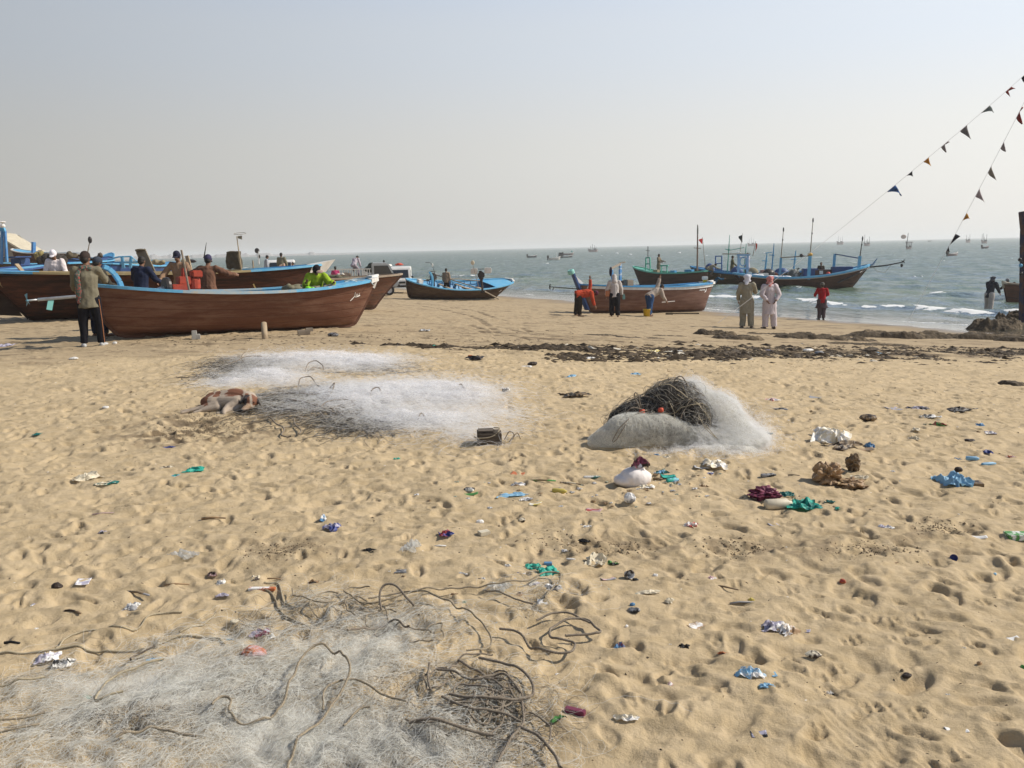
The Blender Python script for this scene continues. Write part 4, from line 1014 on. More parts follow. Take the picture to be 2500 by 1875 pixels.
# flag on long cane (pink) and others stand on G
for (t, hh, colr, nm) in ((.735, 3.9, (.65, .07, .08), "red"), (.44, 3.4, (.03, .04, .03), "black"), (.43, 2.9, (.35, .08, .06), "dark red")):
 pass
def staff(label, base, top, colr, w=.28, h=.45, side=-1, name="flag_staff"):
 r = empty(name, base, 0, label, "flag", "flag staffs on the moored boats")
 d = top - base; s_ = MB(); s_.tube([(0, 0, 0), d], [.025, .014], 6); s_.build("pole", GREYWOOD, r)
 f = MB(); vs = []; n_ = 6
 for i in range(n_ + 1):
  for j in range(3):
   u = i / n_; vs.append(d * (1 - .02) + Vector((side * w * u, .05 * math.sin(u * 6), -h * (.1 + j / 2 * (1 - u * .75)) - h * .15 * u)))
 ff = [(i * 3 + j, i * 3 + j + 1, (i + 1) * 3 + j + 1, (i + 1) * 3 + j) for i in range(n_) for j in range(2)]
 f.add(vs, ff); f.build("flag", M("flag_cloth_%d" % int(sum(colr) * 1000), colr, .9, trans=.3), r, smooth=True)
 return r
yG = WS(1800, 694).y
staff("thin cane with small red pennant, standing in the olive-brown boat", AT(1722, 655, yG), AT(1715, 579, yG), (.75, .06, .06))
staff("leaning cane with black pennant beside the round-holed blue frame", AT(1801, 655, yG - 4), AT(1813, 570, yG - 4), (.02, .03, .03), h=.55)
staff("short leaning cane with dark red pennant behind the round-holed frame", AT(1838, 625, yG - 5), AT(1845, 589, yG - 5), (.35, .05, .03), w=.12, h=.7, side=1)
# I the boat at the right edge
rI, mI, LI = float_boat("fishing_boat", WS(2462, 742), WS(2700, 742), False, 1, WHITEP, HULL_C, "brown boat with pale worn rail being pushed out at the water's edge by wading person", "boats afloat close to the beach")
hI = Hull(LI, 1.7, 1.05, 1.05, 1.22, rs=.4, rb=.28, sternp=2, bowp=1, flare=.4)
hI.build(rI, HULL_C, M("bare_pale_rail", (.36, .29, .21)), inner=BLUE, foredeck=.12, deckmat=WHITEP, thwarts=(.3, .6), white_tip=True, tipmat=M("worn_cream_paint", (.5, .44, .34), .7), cap_len=.03)
# ---- distant boats at anchor
def small_boat(px, py, wpx, hmat, rail, label, bow_right=True, motor=True, hpx=9, extra=None, stripe=None):
 c = WS(px, py); sc_ = mpp(c.y); L = wpx * sc_; h_ = hpx * sc_
 a = c - Vector((L / 2 * .85, 0, 0)); b = c + Vector((L / 2 * .85, .8, 0)); a.z = b.z = SEA_Z - .15
 m, Lk = place_keel(a, b, bow_right)
 r = empty("small_boat", mat=m, label=label, cat="boat", group="boats at anchor far out")
 h = Hull(Lk, L * .27, h_ * .9, h_ * .85, h_ * 1.25, rs=.2, rb=L * .1, flare=.4); h.build(r, hmat, rail, inner=DARKIN, foredeck=.2, deckmat=rail, thwarts=(), ribs=False, floor=False, white_tip=False, nt=20, nv=8, rail_w=.12, rail_h=.10, floorh=.4)
 if motor: s_ = MB(); q = h.gun(.03, 1); s_.box((q.x - .15, 0, q.z + .25), (.45, .4, .7)); s_.box((q.x - .25, 0, q.z - .3), (.2, .2, .8)); s_.build("outboard_motor", IRON, r, bevel=.08)
 return r, h, h_, L
FARW = M("far_white_hull", (.62, .58, .52), .6, (.5, .46, .4), 2); FARD = M("far_dark_hull", (.06, .055, .06), .6, (.1, .09, .09), 2); FARP = M("far_pinkish_hull", (.32, .24, .23), .6, (.26, .18, .16), 2)
small_boat(1299, 629, 23, FARD, WHITEP, "small dark open boat, the one farthest along the shoreline to port of the white motorboat", hpx=6)
_r, _h, _hh, _L = small_boat(1353, 635, 30, FARW, WHITEP, "small white motorboat with black outboard at anchor offshore", hpx=8)
s_ = MB(); s_.tube([_h.gun(.75, 1, .2, 0), _h.gun(.72, 1, .2, 1.3)], [.06, .03], 6); s_.build("pole", WHITEP, _r)
_r, _h, _hh, _L = small_boat(1381, 629, 33, FARD, WHITEP, "grey open boat with low hull and dark box at its stern, beside the white motorboat", hpx=5)
s_ = MB(); s_.box(_h.gun(.12, 1, .5, .5), (1.3, 1, 1.3)); s_.build("engine_box", IRON, _r, bevel=.1)
_r, _h, _hh, _L = small_boat(1387, 623, 27, FARP, WHITEP, "small pinkish boat just beyond the grey open boat", hpx=6)
s_ = MB(); s_.box(_h.gun(.85, 1, .5, .5), (.5, .5, .7)); s_.build("box", M("turquoise_paint", (.18, .48, .42)), _r)
small_boat(2407, 607, 20, FARD, FARP, "dark motorboat with hunched bundle at its stern, below the trio of masted boats", bow_right=True, hpx=6)
_r, _h, _hh, _L = small_boat(2328, 625, 30, FARP, WHITEP, "small grey-brown boat right behind the black pennant of the steep flag line", bow_right=True, hpx=9)
small_boat(2270, 590, 10, FARD, FARD, "tiny dark boat far out between the canopied boat and the masted boats", hpx=3)
def trawler(px, py, wpx, label, masts, canopy=False, hpx=7):
 c = WS(px, py); sc_ = mpp(c.y); L = wpx * sc_; h_ = hpx * sc_
 a = c - Vector((L / 2 * .8, 0, 0)); b = c + Vector((L / 2 * .8, 2, 0)); a.z = b.z = SEA_Z - .3
 m, Lk = place_keel(a, b, False)
 r = empty("trawler", mat=m, label=label, cat="fishing boat", group="masted boats at anchor near the horizon")
 h = Hull(Lk, L * .28, h_, h_ * .75, h_ * 1.3, rs=L * .07, rb=L * .08, flare=.4); h.build(r, FARP, FARD, inner=DARKIN, foredeck=.25, deckmat=FARP, thwarts=(), ribs=False, floor=False, white_tip=False, nt=20, nv=8, rail_w=.2, rail_h=.2)
 cb = MB(); q = h.gun(.3, 1); cb.box((q.x, 0, q.z + .4), (L * .2, L * .15, h_ * .7)); cb.build("cabin", FARD, r, bevel=.1)
 for (t, mh, dx) in masts:
  s_ = MB(); q = h.gun(t, 1, L * .12); s_.tube([(q.x, 0, q.z - .3), (q.x - dx * sc_, 0, q.z + mh * sc_)], [.13, .08], 6); s_.build("mast", FARD, r)
 if canopy:
  q0 = h.gun(.1, 1); q1 = h.gun(.95, 1); s_ = MB(); s_.box(((q0.x + q1.x) / 2 - L * .1, 0, q0.z + 12.5 * sc_), (L * 1.35, L * .2, .25)); s_.build("canopy", FARD, r)
  for t, dd in ((.05, -.1), (.3, 0), (.7, 0), (.95, .15)):
   s_ = MB(); q = h.gun(t, 1, L * .1); s_.tube([(q.x, 0, q.z), (q.x + dd * L, 0, q.z + 12.4 * sc_)], .1, 5); s_.build("canopy_post", FARD, r)
 return r, h, sc_
trawler(1448, 615, 26, "masted boat with rigging far out behind the bent blue frame of the brown boat", ((.3, 12, 0), (.55, 15, 0), (.75, 10, 0), (.15, 8, 0)))
trawler(1835, 601, 22, "hazy masted boat near the horizon behind the black and dark red pennants", ((.2, 13, 0), (.5, 17, 0), (.8, 12, 0)))
trawler(2052, 597, 20, "masted boat near the horizon with tall staff hung with dark cloth", ((.15, 14, 0), (.5, 12, 0), (.8, 15, 0)))
s_ = trawler(2118, 600, 20, "masted boat near the horizon with an evenly square frame above the hull", ((.08, 17, 0), (.4, 12, 0), (.6, 10, 0), (.92, 20, 0)))
trawler(2222, 608, 22, "boat under flat canopy with pale flag on leaning pole", ((.98, 32, 6),), canopy=True, hpx=7)
c = WS(2222, 608); fl = MB(); p = AT(2206, 578, c.y); fl.ell(p, (.9, .1, .7), 10, 6); o = fl.build("flag", M("cream_flag", (.6, .45, .36), .9)); tag(o, "pale pinkish flag at the top of the pole on the canopied boat", "flag")
trawler(2365, 592, 16, "faint masted boat near the horizon, left of the pair at the far right", ((.1, 15, 0), (.5, 9, 0), (.9, 12, 0)))
trawler(2405, 594, 21, "masted boat near the horizon with tall staffs, farthest to the right", ((.08, 17, 0), (.5, 12, 0), (.92, 16, 0), (.7, 20, 0)))
FL_LAB = ["white float on the water above the bent frame's higher end", "white float right of the one above the bent frame", "white float beyond the green boat's rolled-flag mast", "white float beside the leaning black pennant cane", "white float beyond the pale blue round-holed frame", "longer of two white floats between bow boom and wading person", "smaller of two white floats between bow boom and wading person"]
for k, (px, py, w_) in enumerate(((1506, 619, 8), (1538, 622, 9), (1658, 618, 9), (1804, 617, 9), (1867, 619, 8), (2232, 678, 8), (2250, 678, 6))):
 c = WS(px, py); sc_ = mpp(c.y); b = MB(); b.ell((0, 0, .1), (w_ * sc_ / 2, w_ * sc_ / 3, 1.4 * sc_), 10, 6); o = b.build("float_buoy", M("white_float", (.8, .8, .8), .5), None, smooth=True, loc=c)
 tag(o, FL_LAB[k], "buoy", "white floats on the sea")
# ================================================================== background boats on the left
def bpair(pxl, pyl, pxr, pyr):
 a, b = G(pxl, pyl), G(pxr, pyr); return a, b
def shore_boat(px0, px1, D, skew, label, hmat, rail, deck, B=2.0, hs=1.2, hm=1.0, hb=1.4, bow_right=True, **kw):
 a = AT(px0, 640, D); b = AT(px1, 640, D + skew)
 a.z = gz(a.x, a.y) + .04; b.z = gz(b.x, b.y) + .04
 m, L = place_keel(a, b, bow_right)
 r = empty("fishing_boat", mat=m, label=label, cat="boat", group="boats hauled up on the beach")
 h = Hull(L, B, hs, hm, hb, rs=.5, rb=.7, flare=.42); h.build(r, hmat, rail, inner=deck, deckmat=deck, foredeck=.3, afterdeck=.2, thwarts=(.35, .5, .6), white_tip=False, **kw)
 return r, h, m
r1, h1, m1 = shore_boat(-190, 75, 29, 4.5, "blue-decked boat with tall blue frame, cut by the photo's edge behind the long dark boat", HULL_B, NAVY, SKY, B=2.4, hs=1.35, hm=1.22, hb=1.38)
LFR = M("frame_blue", (.05, .16, .40), .5, (.12, .30, .5), 4)
iv = m1.inverted()
for k, (a, b) in enumerate((((4, 645), (5, 552)), ((17, 640), (12, 563)))):
 pa, pb = iv @ AT(a[0], a[1], 29), iv @ AT(b[0], b[1], 29); s_ = MB(); s_.beam(pa, pb, .07, .065, up=(0, 1, 0)); s_.build("post", LFR, r1)
s_ = MB(); pp = [iv @ AT(x, y, 29) for x, y in ((12, 566), (8, 556), (-4, 562), (-30, 575))]
for a, b in zip(pp[:-1], pp[1:]): s_.beam(a, b, .07, .08, up=(0, 1, 0))
s_.build("frame_arch", SKY, r1)
s_ = MB(); pp = iv @ AT(7, 552, 29); s_.ell(pp, (.08, .08, .07), 10, 8); s_.tube([pp, pp + Vector((0, 0, .12))], .02, 6); s_.ell(pp + Vector((0, 0, .13)), (.12, .1, .03), 10, 6); s_.build("lamp", WHITEP, r1)
s_ = MB(); pp = iv @ AT(50, 640, 29.8); s_.box(pp, (.45, .4, .26)); s_.box(pp + Vector((-.3, -.2, .17)), (.7, .5, .05)); s_.build("engine_box", NAVY, r1, bevel=.02)
s_ = MB(); s_.beam(iv @ AT(40, 645, 28.9), iv @ AT(56, 664, 28.8), .14, .05); s_.build("loose_board", DECK, r1)
r2, h2, m2 = shore_boat(50, 190, 62, -3, "small brown boat with raised pale prow in front of the ruined house", HULL_F, WHITEP, SKY, B=1.8, hs=1.9, hm=2.0, hb=2.35, bow_right=False)
s_ = MB(); iv = m2.inverted(); s_.beam(iv @ AT(82, 620, 61), iv @ AT(82, 591, 61), .22, .2, up=(0, 1, 0)); s_.build("post", LFR, r2)
r3, h3, m3 = shore_boat(-20, 250, 44, 5, "pale blue boat with heaps of netting on it, behind the man in the white cap", HULL_D, SKY, SKY, B=2.2, hs=1.5, hm=1.35, hb=1.5)
r4, h4, m4 = shore_boat(150, 250, 50, 4, "dark blue boat with nets piled along it, left of the man in grey", NAVY, NAVY, NAVY, B=2.2, hs=1.7, hm=1.4, hb=1.7)
r5, h5, m5 = shore_boat(262, 400, 40, 6, "light blue boat with thin blue frame and cross rails beyond the man in grey", NAVY, SKY, BLUE, B=2.3, hs=1.35, hm=1.22, hb=1.45)
iv = m5.inverted()
for k, (a, b) in enumerate((((302, 655), (298, 628)), ((318, 655), (320, 628)))):
 s_ = MB(); s_.beam(iv @ AT(a[0], a[1], 40), iv @ AT(b[0], b[1], 40), .12, .10, up=(0, 1, 0)); s_.build("post", SKY, r5)
s_ = MB(); pl_ = [iv @ AT(x, y, 40) for x, y in ((262, 634), (290, 627), (320, 626), (334, 638), (372, 637))]; s_.tube(pl_, .035, 6); s_.tube([iv @ AT(262, 641, 40), iv @ AT(340, 640, 40)], .04, 6); s_.build("frame_rail", SKY, r5)
r6, h6, m6 = shore_boat(230, 262, 75, 2, "far-off small bright blue boat just above the grey man's cap", BLUE, SKY, BLUE, B=1.6, hs=1.7, hm=1.6, hb=2.2)
# net piles and bundles lying on those boats (things of their own)
def heap(px, py, D, w, h, mat, label, seed, n=7, cat="net pile", name="net_heap", flat=.6):
 c = AT(px, py, D); sc_ = mpp(D); rg = random.Random(seed); mb = MB(); w *= sc_; h *= sc_
 for i in range(n):
  u = rg.uniform(-.38, .38); mb.ell((u * w, rg.uniform(-.2, .2) * w, rg.uniform(.15, .5) * h * (1.1 - abs(u))), (w * rg.uniform(.12, .24), w * .22, h * rg.uniform(.25, .5)), 10, 8)
 mb.ell((0, 0, h * .15), (w * .48, w * .3, h * .3), 12, 8)
 me = remeshed(mb, name, max(.03, w / 28), 1, fold=h * .05, fscale=9, seed=seed)
 o = link_mesh(name, me, mat, None, c); tag(o, label, cat); return o
MUST = M("mustard_net", (.30, .24, .09), .9, (.15, .13, .06), 8, bump=.8); BLKN = M("black_net", (.025, .022, .02), .95, (.06, .05, .04), 12, bump=.8); BRNN = M("brown_net", (.13, .10, .07), .95, (.07, .05, .04), 12, bump=.8)
heap(98, 632, 40, 28, 26, MUST, "mustard and cream netting heaped left of the white-capped man", 1)
heap(128, 645, 38, 58, 36, BLKN, "black netting heaped high behind the white-capped man", 2)
heap(152, 632, 46, 34, 14, BRNN, "brown netting strewn right of the white-capped man's head", 3)
heap(173, 629, 46, 28, 17, CANVAS, "dark canvas-covered bundle standing on the dark blue boat", 4, cat="bundle", name="canvas_bundle")
heap(205, 634, 44, 26, 12, M("grey_white_net", (.35, .36, .34), .9, (.1, .1, .1), 10), "grey and white netting left of the grey man's cap", 5)
heap(244, 628, 46, 16, 14, BRNN, "brown bundle on the boat above the grey man's shoulder", 6, cat="bundle", name="canvas_bundle")
heap(388, 645, 30, 34, 16, TANCLOTH, "tan sack pile beside the man in the peaked cap", 7, cat="sacks", name="sack_pile")
heap(450, 645, 30, 20, 18, TANCLOTH, "tan bundle between the capped man and the man with outspread arms", 8, cat="bundle", name="sack_pile")
heap(470, 640, 30, 24, 12, IRON, "black domed bundle on white tray behind the man with outspread arms", 9, cat="bundle", name="canvas_bundle")
for k, (px, py, w_, lab) in enumerate(((862, 672, 22, "grey tarpaulin heap behind the tip of the near boat"), )):
 heap(px - 22, 676, 33, 34, 14, BRNN, lab, 20 + k)
heap(820, 682, 31, 60, 16, M("green_brown_net", (.07, .07, .045), .95, (.14, .13, .08), 9, bump=.8), "dark green-brown netting heaped beyond the near boat's foredeck", 31)
heap(833, 672, 31.5, 20, 9, M("cream_float", (.62, .58, .50), .7), "round cream float lying on the dark netting beyond the near boat", 32, n=2, cat="float", name="net_float")
# tilted plank with ragged top behind the man in navy
pk = empty("plank_stack", AT(358, 652, 26.5), 0, "broad weathered board with ragged top leaning behind the man in navy", "board")
s_ = MB(); a, b = Vector((.12, 0, -.2)), Vector((-.16, .05, .5)); s_.beam(a, b, .30, .06, up=(0, 1, 0))
s_.build("board", M("weathered_board", (.16, .13, .095), .9, (.24, .2, .14), 5, stretch=(2, 2, .4), bump=.4), pk)
s_ = MB(); s_.ell((-.16, .03, .52), (.17, .1, .04), 10, 6); s_.ell((-.23, 0, .50), (.07, .08, .05), 8, 6); s_.build("leaf_bundle", CANVAS, pk, smooth=True)
# canvas bundle and hoop pole standing in boat B
mb = MB(); mb.box((0, 0, .25), (.44, .35, .52), taper=.82); me = remeshed(mb, "canvas_bundle", .02, 3, fold=.02, fscale=10, seed=3); o = link_mesh("canvas_bundle", me, CANVAS, None, AT(573, 655, 26.4)); tag(o, "squarish dark canvas-wrapped box standing in the long boat by the hoop pole", "bundle")
hp = empty("hoop_net_pole", AT(590, 652, 26.2), 0, "tall bamboo pole carrying an open wire hoop at its top", "hoop pole")
s_ = MB(); tp = AT(578, 577, 26.2) - AT(590, 652, 26.2); s_.tube([(0, 0, -.3), tp], [.022, .016], 6); s_.build("pole", WOODPOLE, hp)
s_ = MB(); c = tp + Vector((.10, 0, .08)); s_.tube([c + Vector((math.cos(a) * .175, math.sin(a) * .17, math.sin(a) * .03)) for a in [6.2832 * k / 24 for k in range(25)]], .007, 5); s_.build("hoop", GREYWOOD, hp)
s_ = MB(); s_.add([tp + Vector((.02, 0, 0)), tp + Vector((.16, 0, .02)), tp + Vector((.15, 0, -.10)), tp + Vector((.03, 0, -.06))], [(0, 1, 2, 3)]); s_.build("rag", TANCLOTH, hp)
def pole_thing(name, label, a, b, r0, r1, mat, head=None, cat="pole"):
 r = empty(name, a, 0, label, cat); d = b - a; s_ = MB(); s_.tube([(0, 0, 0), d], [r0, r1], 6); s_.build("shaft", mat, r)
 if head: s_ = MB(); head(s_, d); s_.build("head", IRON, r, smooth=True)
 return r
pole_thing("marker_pole", "thin leaning pole with black bulb above the grey man's cap", AT(213, 622, 40), AT(219, 590, 40), .03, .02, GREYWOOD, lambda s_, d: s_.ell(d + Vector((.02, 0, .08)), (.09, .09, .16), 10, 8))
pole_thing("marker_pole", "black-wrapped leaning staff above the man with outspread arms", AT(498, 630, 32), AT(504, 592, 32), .03, .008, IRON)
pole_thing("marker_pole", "thin pole with tattered grey flags rising from the sea far behind the boats", AT(632, 645, 90), AT(631, 612, 90), .09, .05, STEEL, lambda s_, d: (s_.ell(d + Vector((-.15, 0, .0)), (.25, .05, .28), 8, 6), s_.ell(d + Vector((.02, 0, -.6)), (.14, .05, .22), 8, 6)))
pole_thing("marker_pole", "short bare stake behind the long boat, right of its hoop pole", AT(619, 656, 30), AT(617, 636, 30), .03, .025, DECK)
s_ = MB(); s_.beam((0, 0, -.15), (-.10, 0, .42), .11, .08, up=(0, 1, 0)); o = s_.build("timber_stake", DECK, None, loc=AT(466, 655, 29)); tag(o, "pale squared timber leaning left of the man with outspread arms", "timber")
# props under A
s_ = MB(); p = G(592, 824) ; pr = empty("timber_prop", (0, 0, 0), 0, "pale round log propping the red-brown boat's side", "prop")
a, b = G(647, 829), AT(644, 789, G(647, 829).y + .25); a.z -= .04
s_ = MB(); s_.tube([a, b], [.060, .058], 12); s_.build("log", M("peeled_log", (.42, .33, .22), .75, (.30, .22, .14), 8, stretch=(1, 1, .3), bump=.3), pr, smooth=True)
for k, (px, py, w_, mt, lb) in enumerate(((479, 823, .16, M("white_block", (.42, .40, .36), .9, (.3, .28, .25), 10), "pale concrete blocks stacked under the near boat's keel"), (742, 812, .26, GREYWOOD, "split timber wedge under the near boat's forward keel"))):
 r = empty("support_block", G(px, py + 5), .3, lb, "support block")
 s_ = MB(); s_.box((0, 0, .05), (w_, .14, .10)); s_.build("block", mt, r, bevel=.006)
 s_ = MB(); s_.box((-.03 if k == 0 else .12, .02, .135 if k == 0 else .1), (w_ * .6, .12, .07)); s_.build("block", mt, r, bevel=.006)
# things in the near boat
def cloth_heap(px, py, D, w, h, mat, label, seed, name="tarpaulin", cat="tarpaulin"):
 return heap(px, py, D, w, h, mat, label, seed, n=6, cat=cat, name=name)
yA = (kA0.y + kA1.y) / 2 + .5
OLIVE = M("olive_tarp", (.13, .12, .07), .85, (.20, .18, .12), 6, bump=.7, bscale=18)
cloth_heap(716, 708, yA + .2, 56, 22, OLIVE, "olive tarpaulin bunched in the near boat left of the hi-vis worker", 41)
cloth_heap(770, 706, yA + .3, 34, 14, OLIVE, "olive cloth across the knees of the hi-vis worker", 42)
cloth_heap(808, 704, yA + .4, 44, 14, TANCLOTH, "folded tan sacking in the near boat right of the hi-vis worker", 43, "sacking", "sacking")
cloth_heap(757, 706, yA - .1, 24, 10, M("lime_cloth", (.25, .70, .04), .7), "bright lime-green cloth on the near boat's rail", 44, "cloth", "cloth")
cloth_heap(797, 692, yA + .9, 24, 26, M("white_plastic_sheet", (.60, .59, .56), .5, (.35, .33, .3), 5), "stiff white plastic sack standing behind the hi-vis worker", 45, "plastic_sack", "sack")
cloth_heap(402, 708, yA - .6, 30, 16, TANCLOTH, "tan lump of netting on the near boat's rail under the red engine", 46, "net_lump", "net pile")
cr = MB()
pts = [Vector((math.cos(a) * (.16 + .03 * math.sin(3 * a)), math.sin(a) * .10, .02 * math.sin(2 * a))) for a in [6.283 * k / 20 for k in range(34)]] + [Vector((.3, -.05, 0)), Vector((.40, -.2, -.02)), Vector((.43, -.28, -.1))]
cr.tube(pts, .013, 6); o = cr.build("mooring_rope", M("pale_blue_rope", (.42, .50, .52), .9), None, smooth=True); o.matrix_world = mA @ Matrix.Translation(hA.gun(.90, -1, .3, .06)); tag(o, "coil of pale rope on the near boat's blue foredeck", "rope")
# ================================================================== ruined house
hs = empty("ruined_house", AT(30, 640, 90), .15, "pale ruined house with crumbling gable and small window far up the beach", "house")
hs.location.z = gz(0, 0) - .2
STO = M("plastered_stone", (.25, .22, .17), .9, (.19, .165, .13), 2, bump=.5, bscale=4); STL = M("pale_sunlit_stone", (.52, .47, .36), .9, (.38, .33, .24), 3, bump=.6, bscale=5)  # STL: paler copy, sunlight on the right side put into colour; roof shares it
s_ = MB(); s_.add([(-5, 0, 0), (1.1, 0, 0), (1.1, 0, 2.6), (-1.0, 0, 4.45), (-2.1, 0, 4.5), (-5, 0, 2.6), (-5, 5, 0), (1.1, 5, 0), (1.1, 5, 2.6), (-1.0, 5, 4.45), (-2.1, 5, 4.5), (-5, 5, 2.6)],
                  [(0, 1, 2, 3, 4, 5), (11, 10, 9, 8, 7, 6), (1, 7, 8, 2), (0, 5, 11, 6)]); s_.build("wall", STO, hs)
s_ = MB(); s_.beam((-1.4, 2.4, 4.55), (1.35, 2.4, 2.62), 5.4, .16); s_.beam((-1.7, 2.4, 4.6), (-5.3, 2.4, 2.5), 5.4, .16); s_.build("roof", STL, hs)
s_ = MB()
rg = random.Random(5)
for k in range(16): s_.box((1.5 + rg.uniform(-.3, .8), rg.uniform(-.2, 3), .3 + 2.6 * rg.uniform(0, 1) * (1 - k / 40)), (rg.uniform(.4, .9), rg.uniform(.5, 1), rg.uniform(.3, .7)), rot=(0, rg.uniform(-.2, .2), rg.uniform(-.3, .3)))
s_.box((1.8, 1.5, 1.3), (1.2, 3, 2.6)); s_.build("rubble_wall", STL, hs, bevel=.04)
s_ = MB(); s_.box((-1.2, -.03, 1.75), (.85, .10, .8)); w_ = s_.build("window", DARKIN, hs); s_ = MB(); s_.box((-1.2, -.1, 1.32), (1.05, .12, .08)); s_.box((-1.2, -.1, 2.2), (1.05, .12, .08)); s_.build("frame", STL, w_)
# ================================================================== PEOPLE
SKIN = M("brown_skin", (.20, .105, .062), .55, (.17, .085, .05), 8)
HAIR = M("black_hair", (.012, .010, .009), .7, (.03, .025, .02), 40)
def cloth(name, c, k=.75, **kw): return M("cloth_" + name, c, .92, tuple(v * k for v in c), 5, bump=.35, bscale=22, spec=.1, **kw)
def fk(H_, lean=0, side=0, pelvis=None, head=0, turn=0, armL=(0, 8, 8), armR=(0, 8, 8), legL=(0, 4, 0), legR=(0, 4, 0), twist=0):
 """joints; figure faces +Y, right hand at +X; angles in degrees"""
 J = {}
 def legd(s, l):
  f, a, k = l
  th = Vector((s * math.sin(R(a)), math.sin(R(f)) * math.cos(R(a)), -math.cos(R(f)) * math.cos(R(a))))
  f2 = f - k; sh = Vector((s * math.sin(R(a * .6)), math.sin(R(f2)) * math.cos(R(a * .6)), -math.cos(R(f2)) * math.cos(R(a * .6)))); return th, sh
 tL, sL = legd(-1, legL); tR, sR = legd(1, legR)
 thl, shl = .235 * H_, .235 * H_
 lows = [(tL * thl + sL * shl).z, (tR * thl + sR * shl).z]
 pz = -min(lows) + .045 * H_ if pelvis is None else pelvis * H_
 P = Vector((0, 0, pz)); J['pel'] = P
 u = Vector((math.sin(R(side)), math.sin(R(lean)), math.cos(R(lean)))).normalized()
 J['up'] = u; J['fw'] = Vector((0, u.z, -u.y)) if u.z > -2 else Vector((0, 1, 0))
 J['waist'] = P + u * .10 * H_; J['chest'] = P + u * .22 * H_; J['neck'] = P + u * .315 * H_
 hd = R(lean + head); hu = Vector((math.sin(R(side + turn * .0)), math.sin(hd), math.cos(hd))).normalized()
 J['hu'] = hu; J['head'] = J['neck'] + u * .03 * H_ + hu * .072 * H_
 J['hf'] = Vector((math.sin(R(turn)), math.cos(R(turn)) * math.cos(hd), -math.sin(hd) * math.cos(R(turn)))).normalized()
 for nm, s, l, (t, sh) in (('L', -1, legL, (tL, sL)), ('R', 1, legR, (tR, sR))):
  h = P + Vector((s * .052 * H_, 0, -.01 * H_)); k = h + t * thl; a = k + sh * shl
  J['hip' + nm], J['knee' + nm], J['ank' + nm] = h, k, a
  J['toe' + nm] = a + Vector((s * .02 * H_, .10 * H_, -.025 * H_)); J['heel' + nm] = a + Vector((0, -.02 * H_, -.02 * H_))
 tw = R(twist)
 for nm, s, a_ in (('L', -1, armL), ('R', 1, armR)):
  f, ab, el = a_[:3]; inn = a_[3] if len(a_) > 3 else ab * .3
  sp = J['chest'] + u * .075 * H_ + Vector((s * .108 * H_ * math.cos(tw), s * .1 * H_ * math.sin(tw), 0))
  ud = Vector((s * math.sin(R(ab)), math.sin(R(f)) * math.cos(R(ab)), -math.cos(R(f)) * math.cos(R(ab))))
  f2 = f + el; fd = Vector((s * math.sin(R(inn)), math.sin(R(f2)) * math.cos(R(inn)), -math.cos(R(f2)) * math.cos(R(inn))))
  e = sp + ud * .168 * H_; w = e + fd * .145 * H_
  J['sh' + nm], J['el' + nm], J['wr' + nm] = sp, e, w; J['hd' + nm] = fd
 return J
def hand(mb, w, d, s, H_, curl=35):
 d = d.normalized(); up = Vector((s, 0, 0)); up = (up - d * up.dot(d)); up = up.normalized() if up.length > .1 else d.orthogonal()
 wd = d.cross(up).normalized()          # across the palm
 pl = .055 * H_; pe = w + d * pl
 mb.seg(w, pe, (.016 * H_, .009 * H_), (.022 * H_, .008 * H_), side=wd, n=8)
 for i, L_ in enumerate((.036, .042, .040, .031)):
  b = pe + wd * (i - 1.5) * .0105 * H_; c = R(curl + 8 * i)
  d1 = (d * math.cos(c * .4) - up * math.sin(c * .4)); d2 = (d * math.cos(c) - up * math.sin(c))
  m = b + d1 * L_ * .5 * H_; mb.seg(b - d * .01, m, .0062 * H_, .0056 * H_, n=6); mb.seg(m, m + d2 * L_ * .55 * H_, .0056 * H_, .0046 * H_, n=6)
 tb = w + d * pl * .35 - wd * .016 * H_; td = (d * .75 - wd * .6 - up * .25).normalized(); m = tb + td * .022 * H_
 mb.seg(tb, m, .0075 * H_, .0065 * H_, n=6); mb.seg(m, m + (td + d * .5 - up * .3).normalized() * .02 * H_, .0064 * H_, .005 * H_, n=6)
